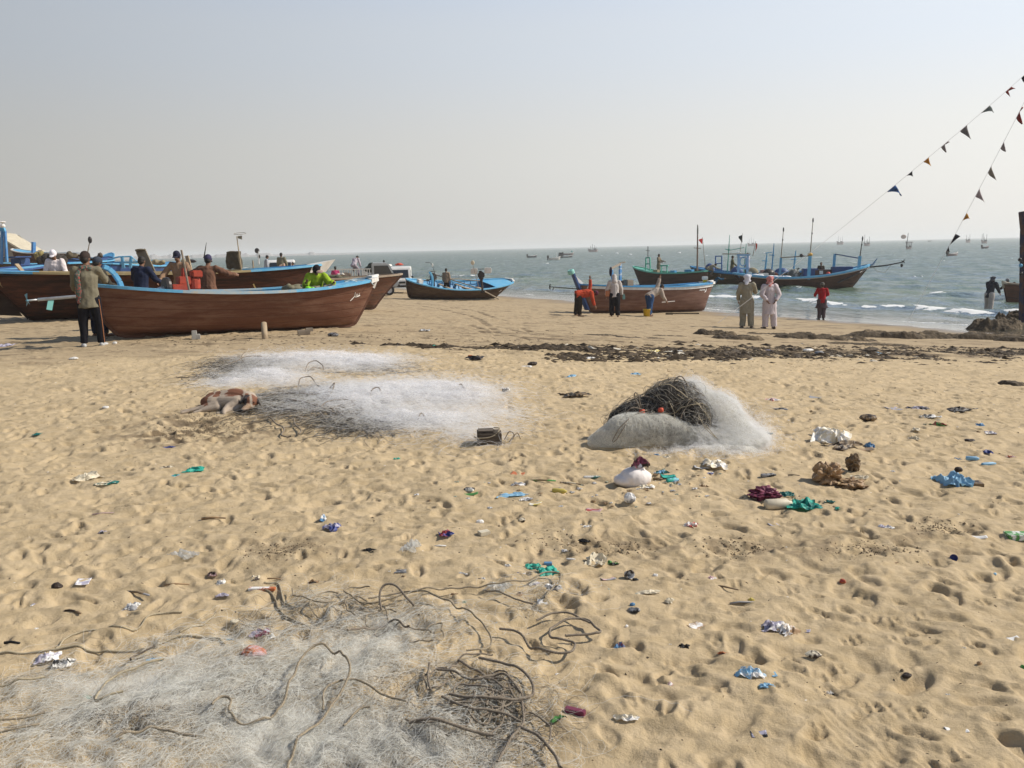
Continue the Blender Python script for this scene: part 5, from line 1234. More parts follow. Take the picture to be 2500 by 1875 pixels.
def person(label, loc, face=0, H_=1.70, pose=None, top=None, bottom=None, kurta=0, hat=None, hatmat=None, shoes=None, shirtlen=.06, sleeve=1.0, baggy=1.0, face_detail=False, voxel=.011, scarf=None, group=None, stripe=None, skirtw=1.0, vest=None, no_legs=False, short=1.0):
 J = fk(H_, **(pose or {})); root = empty("person", loc, R(face), label, "person", group)
 u, fw = J['up'], J['fw']; X_ = Vector((1, 0, 0))
 b = MB()
 b.seg(J['pel'], J['waist'], (.082 * H_, .058 * H_), (.072 * H_, .052 * H_), side=X_)
 b.seg(J['waist'], J['chest'], (.072 * H_, .052 * H_), (.090 * H_, .060 * H_), side=X_)
 b.seg(J['chest'], J['chest'] + u * .055 * H_, (.090 * H_, .060 * H_), (.085 * H_, .045 * H_), side=X_)
 b.seg(J['neck'] - u * .03 * H_, J['head'] - J['hu'] * .02 * H_, .032 * H_, .030 * H_)
 hr = Matrix((J['hf'].cross(J['hu']).normalized(), J['hf'], J['hu'])).transposed()
 hc = J['head']; b.ell(hc + hr @ Vector((0, 0, .008 * H_)), (.044 * H_, .054 * H_, .054 * H_), 16, 12, rot=hr)
 b.ell(hc + hr @ Vector((0, .014 * H_, -.034 * H_)), (.033 * H_, .036 * H_, .034 * H_), 14, 10, rot=hr)
 b.seg(hc + hr @ Vector((0, .048 * H_, .006 * H_)), hc + hr @ Vector((0, .060 * H_, -.014 * H_)), .006 * H_, .009 * H_, n=8)
 for s in (-1, 1):
  b.ell(hc + hr @ Vector((s * .045 * H_, -.004 * H_, -.006 * H_)), (.006 * H_, .012 * H_, .018 * H_), 8, 6, rot=hr)
  b.ell(hc + hr @ Vector((s * .018 * H_, .045 * H_, .012 * H_)), (.012 * H_, .008 * H_, .006 * H_), 8, 6, rot=hr)
 b.seg(hc + hr @ Vector((-.012 * H_, .047 * H_, -.030 * H_)), hc + hr @ Vector((.012 * H_, .047 * H_, -.030 * H_)), .006 * H_, .006 * H_, n=6)
 for nm, s in (('L', -1), ('R', 1)):
  b.seg(J['sh' + nm], J['el' + nm], .029 * H_, .023 * H_); b.seg(J['el' + nm], J['wr' + nm], .023 * H_, .015 * H_)
  b.seg(J['chest'] + u * .05 * H_, J['sh' + nm], .04 * H_, .032 * H_)
  hand(b, J['wr' + nm], J['hd' + nm], s, H_)
  if not no_legs:
   b.seg(J['pel'], J['hip' + nm], .05 * H_, .05 * H_)
   b.seg(J['hip' + nm], J['knee' + nm], .050 * H_, .033 * H_); b.seg(J['knee' + nm], J['ank' + nm], .032 * H_, .020 * H_)
   b.seg(J['heel' + nm], J['toe' + nm], (.020 * H_, .022 * H_), (.026 * H_, .013 * H_), side=X_)
 me = remeshed(b, "body", voxel, 1); link_mesh("body", me, SKIN, root)
 g = 1.16 * (1.22 if (pose or {}).get('lean', 0) > 50 else 1.0)
 if top:
  c = MB(); low = J['pel'] - u * shirtlen * H_
  c.seg(low, J['waist'], (.098 * H_ * g, .072 * H_ * g), (.086 * H_ * g, .066 * H_ * g), side=X_, round0=False)
  c.seg(J['waist'], J['chest'], (.086 * H_ * g, .066 * H_ * g), (.094 * H_ * g, .068 * H_ * g), side=X_)
  c.seg(J['chest'], J['chest'] + u * .06 * H_, (.094 * H_ * g, .068 * H_ * g), (.088 * H_ * g, .05 * H_ * g), side=X_)
  c.seg(J['chest'] + u * .08 * H_, J['neck'] + u * .0 * H_, (.075 * H_, .05 * H_), (.04 * H_, .04 * H_), side=X_)
  for nm, s in (('L', -1), ('R', 1)):
   c.seg(J['chest'] + u * .055 * H_, J['sh' + nm], .052 * H_, .045 * H_)
   c.seg(J['sh' + nm], J['el' + nm], .042 * H_ * baggy, .037 * H_ * baggy, round1=sleeve > .5)
   if sleeve > .5: c.seg(J['el' + nm], J['el' + nm].lerp(J['wr' + nm], sleeve * .96), .036 * H_ * baggy, .028 * H_ * baggy, round1=False)
  if kurta:
   hem = J['pel'] + Vector((0, -.01 * H_, -kurta * H_))
   c.seg(hem, J['pel'] + u * .02 * H_, (.128 * H_ * skirtw, .085 * H_ * skirtw), (.098 * H_ * g, .074 * H_ * g), side=X_, round0=False)
  me = remeshed(c, "shirt", voxel, 2, fold=.012 * H_ / 1.7, seed=len(label)); link_mesh("shirt", me, top, root)
 if bottom and not no_legs:
  c = MB(); c.seg(J['pel'] - Vector((0, 0, .02 * H_)), J['waist'], (.092 * H_, .07 * H_), (.084 * H_, .062 * H_), side=X_)
  for nm, s in (('L', -1), ('R', 1)):
   c.seg(J['pel'], J['hip' + nm], .06 * H_, .066 * H_)
   c.seg(J['hip' + nm], J['knee' + nm], .066 * H_ * baggy, .050 * H_ * baggy)
   if short > .3: c.seg(J['knee' + nm], J['knee' + nm].lerp(J['ank' + nm], .97 * short), .049 * H_ * baggy, .034 * H_ * baggy ** 2, round1=False)
  me = remeshed(c, "trousers", voxel, 2, fold=.011, seed=len(label) + 3); tr = link_mesh("trousers", me, bottom, root)
  if stripe:
   for off in (-.012, .012):
    st = MB(); s = 1; pts = []
    for a, b2, r0, r1 in ((J['hipR'], J['kneeR'], .066, .050), (J['kneeR'], J['ankR'], .049, .034)):
     for t in (0.0, .33, .66, .98): pts.append(a.lerp(b2, t) + Vector((.66, -.52, 0)) * (r0 + (r1 - r0) * t) * H_ * baggy + Vector((off, -off, 0)))
    st.tube(pts, .008, 6); st.build("stripe", stripe, tr)
 if shoes and not no_legs:
  for nm in ('L', 'R'):
   c = MB(); c.seg(J['heel' + nm] + Vector((0, 0, .004)), J['toe' + nm] + Vector((0, .02, .004)), (.024 * H_, .026 * H_), (.030 * H_, .017 * H_), side=X_); c.build("shoe", shoes, root, smooth=True)
 # hair and headwear
 hm = MB(); P3 = lambda x, y, z: hc + hr @ Vector((x * H_, y * H_, z * H_))
 if hat != 'turban' and hat != 'hood' and hat != 'balaclava':
  hm.ell(P3(0, -.008, .014), (.049 * H_, .056 * H_, .056 * H_), 14, 10, rot=hr); hm.ell(P3(0, -.022, -.012), (.044 * H_, .038 * H_, .042 * H_), 12, 8, rot=hr)
  hh = hm.build("hair", HAIR, root, smooth=True)
 if hat == 'cap':
  c = MB(); c.seg(P3(0, -.004, .018), P3(0, -.002, .040), (.054 * H_, .062 * H_), (.048 * H_, .055 * H_), side=hr @ Vector((1, 0, 0)), n=16); me = c.build("cap", hatmat, root, smooth=True)
  v = MB(); v.ell(P3(0, .068, .016), (.040 * H_, .040 * H_, .006 * H_), 14, 6, rot=hr @ Matrix.Rotation(R(-8), 3, 'X')); v.build("visor", hatmat, me, smooth=True)
 elif hat == 'beanie':
  c = MB(); c.ell(P3(0, -.006, .020), (.056 * H_, .064 * H_, .056 * H_), 14, 10, rot=hr); c.build("knit_cap", hatmat, root, smooth=True)
 elif hat in ('turban', 'hood', 'balaclava'):
  c = MB(); c.ell(P3(0, -.008, .012), (.058 * H_, .064 * H_, .066 * H_), 16, 12, rot=hr); c.ell(P3(0, -.022, -.026), (.052 * H_, .048 * H_, .046 * H_), 14, 10, rot=hr)
  if hat == 'turban':
   c.seg(P3(0, -.04, -.03), P3(-.03, -.070, -.12), (.045 * H_, .02 * H_), (.030 * H_, .012 * H_), side=hr @ Vector((1, 0, 0))); c.seg(P3(-.04, .01, -.05), P3(.04, .01, -.05), .03 * H_, .03 * H_)
   c.seg(P3(-.045, -.01, .03), P3(.045, -.01, .04), .032 * H_, .032 * H_)
  if hat == 'hood': c.seg(P3(0, -.03, -.03), J['neck'] - fw * .02 * H_, .05 * H_, .07 * H_)
  me = remeshed(c, "headscarf" if hat != 'hood' else "hood", voxel, 1, fold=.006, fscale=22, seed=4); link_mesh("headscarf" if hat == 'turban' else "hood", me, hatmat, root)
 if scarf:
  c = MB(); c.seg(J['neck'] + Vector((-.05, .02, -.0)), J['neck'] + Vector((.05, .02, .0)), .045 * H_, .045 * H_); c.seg(J['neck'] + Vector((-.06, -.05, -.0)), J['neck'] + Vector((.06, -.05, .0)), .035 * H_, .035 * H_)
  a = J['neck'] + Vector((-.09, -.05, 0)) * 1; c.seg(a, a + Vector((-.06, -.09, -.12)), (.035, .03), (.05, .025), side=X_); c.seg(a + Vector((-.06, -.09, -.12)), a + Vector((-.045, -.10, -.62)), (.05, .025), (.055, .02), side=X_)
  me = remeshed(c, "scarf", voxel, 1, fold=.006, fscale=20, seed=9); link_mesh("scarf", me, scarf, root)
 if face_detail:
  for s in (-1, 1):
   e = MB(); e.ell(P3(s * .018, .049, .004), (.0065 * H_, .004 * H_, .0045 * H_), 8, 6, rot=hr); e.build("eye", M("eye_white", (.45, .42, .38), .3), root, smooth=True)
  e = MB(); e.seg(P3(-.014, .052, -.023), P3(.014, .052, -.023), .0035 * H_, .0035 * H_, n=6); e.build("moustache", HAIR, root)
 root['_j'] = 0; del root['_j']
 return root, J
def stand(px, py, D=None):
 return GS(px, py) if D is None else AT(px, py, D)
def at_floor(px, py, D, H_, top_py=None):
 """stand someone at depth D on the ground below pixel column px"""
 p = AT(px, py, D); p.z = gz(p.x, p.y); return p
# man in grey at the near boat's stern and the one hidden behind him
GREY = cloth("grey_green_sweater", (.185, .165, .115)); TRK = cloth("black_tracksuit", (.012, .012, .016))
PAT = M("cloth_red_patterned", (.26, .06, .05), .9, (.05, .09, .07), 28, mixr=(.42, .5), col3=(.5, .38, .3), n3=40, r3=(.58, .64))
p = G(228, 846)
person("man in grey sweater, striped black tracksuit and brown cap by the near boat's stern", p, 18, 1.76,
       dict(lean=4, head=14, armL=(25, 14, 40), armR=(42, 18, 62, -5), legL=(2, 5, 4), legR=(3, 5, 2), turn=25),
       top=GREY, bottom=TRK, hat='cap', hatmat=cloth("brown_cap", (.055, .04, .035)), shoes=M("dirty_white_trainers", (.48, .48, .47), .7, (.3, .3, .3), 12), stripe=M("orange_brown_piping", (.35, .14, .06), .7), shirtlen=.10, baggy=1.0, scarf=PAT, voxel=.010)
p = G(250, 826)
person("man in dark clothes mostly hidden behind the man in grey", p + Vector((-.22, .35, 0)), -25, 1.68, dict(lean=8, head=10, legR=(10, 6, 14), armL=(30, 16, 30), armR=(20, 10, 50)),
       top=cloth("dark_olive", (.05, .045, .035)), bottom=cloth("navy_trousers", (.018, .022, .04)), kurta=.12, hat='beanie', hatmat=cloth("slate_cap", (.05, .06, .08)))
# white cap in long boat
yB = (kB0.y + kB1.y) / 2
def in_boat(label, px, head_py, D, H_, face, **kw):
 """someone whose head top is seen at head_py; feet hang at H below"""
 t = AT(px, head_py, D); pose = kw.get('pose', {}); J = fk(H_, **pose); hz = J['head'].z + .066 * H_
 cs, sn = math.cos(R(face)), math.sin(R(face)); off = Vector((J['head'].x * cs - J['head'].y * sn, J['head'].x * sn + J['head'].y * cs, 0))
 loc = Vector((t.x, t.y, t.z - hz)) - off
 return person(label, loc, face, H_, **kw)
WHT = cloth("white_shirt", (.70, .62, .60), .85)
in_boat("man in white shirt and white cap looking down, standing in the long dark boat", 129, 612, 24.6, 1.72, 188, pose=dict(lean=6, head=22, armL=(12, 16, 22), armR=(8, 14, 16)), top=WHT, bottom=TRK, hat='cap', hatmat=cloth("white_cap", (.75, .70, .72), .9), face_detail=True, baggy=1.2, shirtlen=.09)
NAVYC = cloth("navy_jacket", (.022, .028, .055))
D1 = kA0.y + 2.6
in_boat("man in navy jacket with his back to us between the two brown boats", 345, 626, D1, 1.66, -8, pose=dict(lean=8, head=12, armL=(38, 26, 30), armR=(30, 16, 40)), top=NAVYC, bottom=NAVYC, baggy=1.15, kurta=.1)
in_boat("man in dark peaked cap and rust tunic facing us by the red engine", 431, 615, D1 + 1.4, 1.70, 178, pose=dict(lean=10, head=6, armL=(20, 30, 30), armR=(20, 34, 30)), top=cloth("rust_tunic", (.30, .19, .12)), bottom=TRK, hat='cap', hatmat=cloth("dark_cap", (.03, .03, .05)), face_detail=True, baggy=1.1, kurta=.1)
BRS = cloth("brown_kurta", (.165, .085, .055))
in_boat("man in brown kurta with both arms spread along the long boat's rail", 507, 624, D1 + .9, 1.72, 4, pose=dict(lean=12, head=10, armL=(35, 62, 40, 40), armR=(35, 58, 45, 30)), top=BRS, bottom=BRS, hat='cap', hatmat=cloth("violet_cap", (.05, .045, .09)), baggy=1.15, kurta=.22)
HIV = cloth("hi_vis_yellow", (.36, .52, .04), .62)
in_boat("man in hi-vis yellow jacket and dark hood mending in the near boat", 772, 648, kA1.y - .7, 1.62, 200, pose=dict(lean=30, head=22, pelvis=.33, legL=(75, 10, 75), legR=(75, 12, 75), armL=(32, 30, 70), armR=(20, 22, 95, 0)), top=HIV, bottom=TRK, hat='balaclava', hatmat=cloth("black_balaclava", (.02, .017, .02)), face_detail=False, baggy=1.3)
vz = MB(); cpt = AT(781, 663, kA1.y - .95); vz.ell(cpt * 0, (.085, .09, .022), 14, 6, rot=Matrix.Rotation(R(22), 3, 'X')); o = vz.build("sun_visor", cloth("beige_visor", (.42, .30, .24)), None, smooth=True, loc=cpt); tag(o, "beige cap peak over the hi-vis worker's dark hood", "cap")
# around the trucks
GR2 = cloth("pale_grey_tunic", (.36, .38, .42))
in_boat("boy in pale grey tunic standing left of the white pickup's cab", 652, 623, 50, 1.55, -70, pose=dict(lean=6, head=16), top=GR2, bottom=TRK, kurta=.12, voxel=.02)
in_boat("man in olive shirt seated on the white pickup behind its cab roof", 686, 617, 49.6, 1.68, -10, pose=dict(lean=4, pelvis=.30, legL=(80, 6, 80), legR=(80, 6, 80), armL=(10, 14, 20), armR=(10, 16, 10)), top=cloth("olive_shirt", (.20, .19, .13)), bottom=TRK, voxel=.02, baggy=1.2)
in_boat("dark-haired child in pale shirt at the white pickup's right side", 714, 640, 49, 1.45, 150, pose=dict(), top=cloth("cream_shirt", (.55, .42, .35)), bottom=TRK, voxel=.02)
PKC = cloth("magenta_top", (.42, .05, .14))
in_boat("child in magenta top between the near boat's tip and the loaded truck", 818, 650, 44, 1.35, 20, pose=dict(lean=2, armL=(10, 14, 20), armR=(10, 14, 10)), top=PKC, bottom=TRK, voxel=.02)
in_boat("man in pale pink shirt crouching on top of the loaded truck", 872, 624, 53, 1.55, -25, pose=dict(lean=38, head=30, pelvis=.36, legL=(95, 8, 120), legR=(50, 8, 60), armL=(20, 24, 14), armR=(14, 8, 8)), top=cloth("pale_pink_shirt", (.52, .46, .50)), bottom=cloth("pale_trousers", (.35, .3, .33)), voxel=.02, baggy=1.2)
in_boat("man in dark shawl standing beyond the white slatted truck rails", 937, 635, 66, 1.65, 10, pose=dict(armL=(30, 10, 60, -10), armR=(20, 10, 60, -10)), top=cloth("dark_shawl", (.04, .035, .045)), bottom=TRK, kurta=.2, voxel=.02)
in_boat("bareheaded boy in tan shirt beyond the blue boat, its poles crossing before him", 1089, 655, 49.5, 1.5, -10, pose=dict(head=10), top=cloth("tan_shirt", (.30, .22, .15)), bottom=TRK, voxel=.02)
# three scrubbing the brown and blue boat
ORG = cloth("orange_shirt", (.46, .065, .03)); DKB = cloth("dark_brown_trousers", (.035, .028, .02))
yE = kE0.y - 1.0
p = G(1412, 772);
person("man in orange shirt bending under the blue-railed boat's stern", p, -82, 1.66, dict(lean=84, head=20, armL=(168, 6, 16), armR=(8, 8, 12), legL=(-4, 8, 4), legR=(6, 6, 10)), top=ORG, bottom=DKB, hat='beanie', hatmat=cloth("plum_cap", (.10, .03, .05)), baggy=1.2, voxel=.011)
p = G(1501, 774)
WH2 = cloth("white_hooded_top", (.52, .48, .45), .8)
person("man in white hooded top and black trousers carrying a small can, back to us", p, 5, 1.70, dict(lean=6, head=8, armL=(6, 20, 8), armR=(4, 20, 6), legL=(4, 4, 8), legR=(-4, 2, 0)), top=WH2, bottom=TRK, hat='hood', hatmat=WH2, baggy=1.25, shirtlen=.05, voxel=.011)
p = G(1586, 772); CRM = cloth("cream_shirt_worn", (.42, .35, .29)); BLT = cloth("blue_shalwar", (.03, .07, .16))
person("man in cream shirt and blue baggy trousers bending to scrub the hull", p, -65, 1.68, dict(lean=62, head=-8, armL=(150, 6, 14), armR=(14, 8, 24), legL=(14, 12, 6), legR=(-14, 12, 4)), top=CRM, bottom=BLT, baggy=1.35, voxel=.011)
def can_thing(name, px, py, D, s, mat, label, cat, h=.2):
 r = empty(name, AT(px, py, D), 0, label, cat); b = MB(); b.box((0, 0, -h / 2), (s, s * .7, h)); b.lathe([(.02, 0), (.02, .03)], 8, (0, 0, 0)); b.build("body", mat, r, bevel=.02)
 k = MB(); k.tube([(-s * .35, 0, 0), (-s * .2, 0, .06), (s * .2, 0, .06), (s * .35, 0, 0)], .012, 6); k.build("handle", mat, r); return r
dW = G(1501, 774).y
can_thing("jerry_can", 1483, 710, dW, .16, M("orange_brown_can", (.42, .16, .07), .6), "orange-brown can held low in the hooded man's hand", "can", .22)
can_thing("paint_tin", 1523, 722, dW, .10, M("teal_tin", (.14, .30, .28), .5), "small teal tin in the hooded man's other hand", "tin", .14)
bk = empty("bucket", G(1579, 773), 0, "yellow plastic bucket on the wet sand by the scrubbed boat", "bucket")
b = MB(); b.lathe([(.001, 0), (.125, 0), (.155, .30), (.165, .30), (.165, .315), (.148, .315), (.118, .02), (.001, .02)], 22); b.build("pail", M("yellow_plastic", (.62, .42, .02), .45, (.5, .34, .03), 5), bk, smooth=True)
b = MB(); b.tube([(math.cos(a) * .165, math.sin(a) * .05 - .02, .30 - abs(math.sin(a)) * .12) for a in [math.pi * k / 10 for k in range(11)]], .006, 5); b.build("handle", STEEL, bk)
s_ = MB(); s_.tube([(0, 0, 0), (.55, .05, .03)], .018, 8); o = s_.build("brush_pole", CHALK, None, loc=AT(1616, 738, yE + .02)); tag(o, "white pole lying level against the scrubbed boat's hull", "pole")
s_ = MB(); s_.beam((0, 0, .05), (1.35, 0, .02), .12, .05); s_.box((.05, -.1, .04), (.3, .12, .09)); o = s_.build("keel_plank", CANVAS, None, loc=G(1630, 768)); tag(o, "dark timber lying under the scrubbed boat's bow", "timber")
# white jug man at E's bow
jr = can_thing("yellow_jug", 1722, 683, kE1.y + .4, .22, M("yellow_plastic", (.62, .42, .02)), "yellow jerry can with white top on the scrubbed boat's bow", "jerry can", .26)
s_ = MB(); s_.box((-.02, 0, .08), (.26, .18, .16)); s_.build("white_top", WHITEP, jr, bevel=.02)
# people on the moored boats
in_boat("man in khaki standing in the green-railed boat", 1609, 620, WS(1600, 697).y + .4, 1.68, -120, pose=dict(head=14, armL=(30, 10, 50), armR=(20, 14, 50)), top=cloth("khaki", (.20, .16, .11)), bottom=cloth("khaki2", (.17, .14, .1)), kurta=.15, voxel=.02)
in_boat("man in pale clothes crouching in the olive-brown boat", 1747, 643, yG, 1.6, -90, pose=dict(lean=60, head=20, pelvis=.3, legL=(80, 8, 100), legR=(70, 8, 90), armL=(60, 10, 10), armR=(50, 10, 20)), top=cloth("pale_khaki", (.30, .26, .19)), bottom=cloth("khaki2", (.17, .14, .1)), kurta=.05, voxel=.02)
in_boat("man in olive kurta standing tall in the olive-brown boat", 1789, 624, yG + .3, 1.76, -100, pose=dict(head=10, armL=(20, 8, 30), armR=(20, 8, 30)), top=cloth("olive_kurta", (.15, .13, .07)), bottom=cloth("olive_kurta", (.15, .13, .07)), kurta=.22, voxel=.02)
in_boat("man in white shirt holding the boom beside the round-holed blue frame", 1825, 617, WS(1830, 703).y + 1.2, 1.74, 30, pose=dict(head=0, armL=(95, 60, 10, 80), armR=(30, 20, 60)), top=cloth("white_shirt2", (.42, .40, .45)), bottom=cloth("grey_trousers", (.12, .11, .11)), kurta=.16, voxel=.02)
in_boat("person in blue leaning low beside the olive-brown boat's hull, standing in the water", 1757, 670, WS(1757, 694).y - 2.2, 1.6, -100, pose=dict(lean=35, head=10, armL=(70, 10, 30), armR=(60, 10, 40)), top=cloth("blue_top", (.03, .10, .17)), bottom=TRK, voxel=.02)
in_boat("person low behind the large boat's blue box, only head showing", 2005, 640, WS(2000, 703).y + .9, 1.6, 170, pose=dict(pelvis=.3, legL=(90, 6, 90), legR=(90, 6, 90)), top=cloth("dark_top", (.07, .05, .04)), bottom=TRK, voxel=.02)
# two men and the boy on the sand
OLV = cloth("olive_grey_kurta", (.30, .27, .20), .82); PNK = cloth("pale_pink_kurta", (.56, .49, .50), .86)
p = G(1822, 801); r_, J_ = person("man in olive-grey kurta with white headscarf, hand raised to his face", p, -14, 1.80, dict(head=6, turn=-10, armL=(6, 16, 26, 0), armR=(32, 16, 62, -12), legL=(2, 3, 2), legR=(-3, 5, 0)), top=OLV, bottom=OLV, kurta=.24, hat='turban', hatmat=cloth("white_headscarf", (.66, .66, .72), .85), shoes=M("sandal_brown", (.10, .07, .05), .8), baggy=1.28, voxel=.011)
p = G(1877, 803); r_, J_ = person("man in pale pink kurta and red headscarf, hands clasped behind his back", p, 4, 1.76, dict(head=6, armL=(-16, 20, -8, -32), armR=(-16, 20, -8, -32), legL=(2, 4, 2), legR=(-2, 7, 0)), top=PNK, bottom=PNK, kurta=.24, hat='turban', hatmat=M("cloth_red_checked_scarf", (.42, .07, .07), .9, (.55, .30, .28), 45, mixr=(.45, .52)), shoes=M("sandal_brown", (.10, .07, .05)), baggy=1.28, voxel=.011)
p = G(2005, 780); REDC = cloth("red_sweater", (.33, .014, .02)); PLM = cloth("grey_plum_kameez", (.085, .06, .065))
r_, J_ = person("boy in red sweater over grey kameez, standing alone at the wet sand's edge", p, -6, 1.50, dict(head=4, armL=(24, 20, 50, -10), armR=(24, 22, 50, -12), legL=(0, 1, 0), legR=(0, 1, 0)), top=REDC, bottom=PLM, hat='beanie', hatmat=cloth("grey_woollen_cap", (.13, .125, .11)), shoes=IRON, baggy=1.2, voxel=.011)
sk = MB(); sk.seg(J_['pel'] + Vector((0, -.0, -.20 * 1.5)), J_['pel'] + Vector((0, 0, .01)), (.26, .14), (.135, .10), side=(1, 0, 0), round0=False); me = remeshed(sk, "kameez_skirt", .014, 1, fold=.012, seed=2); link_mesh("kameez_skirt", me, PLM, r_)
# wading man and those in the edge boat
p = WS(2414, 752); p.z = SEA_Z - .22
person("person in dark shawl and pale trousers wading, pushing the boat at the right edge", p, -58, 1.66, dict(lean=14, head=10, armL=(40, 14, 20), armR=(28, 10, 6), legL=(10, 6, 8), legR=(-10, 6, 0)), top=cloth("dark_slate_shawl", (.035, .04, .05)), bottom=cloth("pale_trousers2", (.42, .38, .34)), kurta=.10, hat='turban', hatmat=cloth("dark_grey_scarf", (.10, .10, .11)), baggy=1.3, short=.75, voxel=.014)
yI = WS(2470, 742).y
in_boat("person in black top and grey head cover wading just beyond the edge boat", 2460, 680, yI + 1.7, 1.55, 10, pose=dict(lean=16, armL=(30, 24, 60), armR=(35, 24, 70)), top=cloth("black_top", (.02, .02, .025)), bottom=TRK, hat='beanie', hatmat=cloth("grey_cover", (.28, .28, .29)), voxel=.014)
in_boat("bareheaded person in black with raised arm, wading beyond the edge boat", 2477, 688, yI + 1.9, 1.5, -30, pose=dict(lean=10, armL=(70, 30, 40), armR=(110, 30, 40)), top=cloth("black_top", (.02, .02, .025)), bottom=TRK, voxel=.014)
# dark outboard with white tank beyond the blue boat
ob = outboard("outboard_motor", AT(1175, 682, 47.0) + Vector((0, 0, -.45)), 1.1, 0, "black outboard with white tank at its head beyond the blue boat", arm=False)
s_ = MB(); s_.box((-.34, 0, .82), (.34, .25, .28)); s_.box((.34, 0, .84), (.34, .25, .28)); s_.build("tank", WHITEP, ob, bevel=.03)
r = empty("paddle_marker", AT(1168, 680, 46), 0, "cane with round cream disc on top beyond the blue boat", "marker"); s_ = MB(); t_ = AT(1154, 645, 46) - AT(1168, 680, 46); s_.tube([(0, 0, -.4), t_], .015, 5); s_.build("cane", GREYWOOD, r); s_ = MB(); s_.ell(t_ + Vector((0, 0, .08)), (.10, .03, .12), 14, 8); s_.build("disc", M("cream_disc", (.58, .50, .36), .7), r, smooth=True)
r = empty("bent_rod", AT(1063, 678, 45), 0, "thin bent rod with white tip beside the black outboard in the blue boat", "rod"); s_ = MB(); pts = [AT(x, y, 45) - AT(1063, 678, 45) for x, y in ((1066, 684), (1060, 662), (1056, 648), (1050, 641), (1038, 641))]; s_.tube(pts, .012, 5); s_.build("rod", IRON, r); s_ = MB(); s_.ell(AT(1056, 647, 45) - AT(1063, 678, 45), (.03, .03, .09), 8, 6); s_.build("tip", WHITEP, r)
# ================================================================== VEHICLES
GLASS = M("dark_glass", (.02, .025, .03), .08, spec=.8)
def wheel(root, x, y, r_, w_=.18):
 Mx = Matrix.Rotation(R(90), 3, 'X')
 t = MB(); t.lathe([(r_ * .58, -w_ / 2), (r_ * .95, -w_ / 2), (r_, -w_ * .3), (r_, w_ * .3), (r_ * .95, w_ / 2), (r_ * .58, w_ / 2), (r_ * .58, -w_ / 2)], 20, (x, y, r_), M_=Mx)
 o = bpy.data.objects.new("wheel", None)
 ty = t.build("wheel", RUBBER, root); q = MB(); q.lathe([(.001, -w_ * .3), (r_ * .57, -w_ * .4), (r_ * .57, w_ * .4), (.001, w_ * .3)], 16, (x, y, r_), M_=Mx); q.build("rim", STEEL, ty)
def truck(label, loc, rz, paint, rails=True, bedlen=1.9, van=False, sc=1.0, group="vehicles parked at the water's edge"):
 """small pickup: front towards +X"""
 r = empty("pickup_truck" if not van else "minivan", loc, rz, label, "pickup" if not van else "van", group)
 r.scale = (sc, sc, sc); b = MB(); w = 1.42
 prof = [(-.0, .45), (1.35, .45), (1.42, .62), (1.40, .95), (1.22, 1.08), (.92, 1.68), (.80, 1.76), (.05, 1.78), (0, 1.72)] if not van else [(-2.0, .45), (1.35, .45), (1.42, .62), (1.40, .95), (1.25, 1.06), (.90, 1.74), (.78, 1.82), (-1.9, 1.84), (-2.0, 1.76)]
 n_ = len(prof); L_ = [(x, -w / 2, z) for x, z in prof] + [(x, w / 2, z) for x, z in prof]
 b.add(L_, [tuple(range(n_)), tuple(range(2 * n_ - 1, n_ - 1, -1))] + [(i, i + n_, (i + 1) % n_ + n_, (i + 1) % n_) for i in range(n_)])
 b.build("cab" if not van else "body", paint, r, bevel=.04)
 g = MB(); a, c = (1.235, 1.075), (.935, 1.675); dx, dz = .03, .02
 g.add([(a[0] + dx - .02, -w / 2 + .12, a[1] + .03), (a[0] + dx - .02, w / 2 - .12, a[1] + .03), (c[0] + dx, w / 2 - .16, c[1] - .03), (c[0] + dx, -w / 2 + .16, c[1] - .03)], [(0, 1, 2, 3)]); g.build("windscreen", GLASS, r)
 for s in (-1, 1):
  g = MB(); y = s * (w / 2 + .012); g.add([(.12, y, 1.12), (1.10, y, 1.12), (.86, y, 1.62), (.12, y, 1.62)], [(0, 1, 2, 3) if s < 0 else (3, 2, 1, 0)]); g.build("side_window", GLASS, r)
  g = MB(); g.ell((1.41, s * .52, .74), (.03, .11, .08), 12, 8); g.build("headlight", M("lamp_glass", (.7, .7, .68), .2), r, smooth=True)
  g = MB(); g.box((1.08, s * (w / 2 + .12), 1.15), (.05, .14, .12)); g.build("wing_mirror", RUBBER, r, bevel=.01)
 g = MB(); g.box((1.43, 0, .52), (.10, w, .14)); g.build("bumper", IRON, r, bevel=.02)
 g = MB(); g.box((1.425, 0, .78), (.02, .7, .12)); g.build("grille", RUBBER, r)
 if not van:
  g = MB(); g.box((-.05 - bedlen / 2, 0, .70), (bedlen, w + .04, .10)); g.build("load_bed", paint, r)
  for s in (-1, 1):
   g = MB(); g.box((-.05 - bedlen / 2, s * (w / 2), .88), (bedlen, .04, .30)); g.build("side_board", paint, r, bevel=.005)
   if rails:
    g = MB()
    for k in range(int(bedlen / .13)): g.box((-.12 - k * .13, s * (w / 2), 1.24), (.045, .03, .44))
    g.box((-.05 - bedlen / 2, s * (w / 2), 1.46), (bedlen, .05, .05)); g.build("slat_rail", M("rail_white", (.62, .60, .54), .6), r)
  g = MB(); g.box((-.05 - bedlen, 0, .88), (.04, w, .30)); g.build("tailgate", paint, r)
 for x in (.88, -1.15 if not van else -1.35):
  for s in (-1, 1): wheel(r, x, s * (w / 2 - .06), .28)
 return r
VW = M("van_white", (.70, .69, .66), .35, (.6, .58, .54), 3)
def vloc(px, D): p = AT(px, 640, D); p.z = gz(p.x, p.y); return p
t1 = truck("white pickup facing us behind the long dark boat, pale round bundle at its screen", vloc(688, 51.5), R(-80), VW, rails=False, sc=1.08)
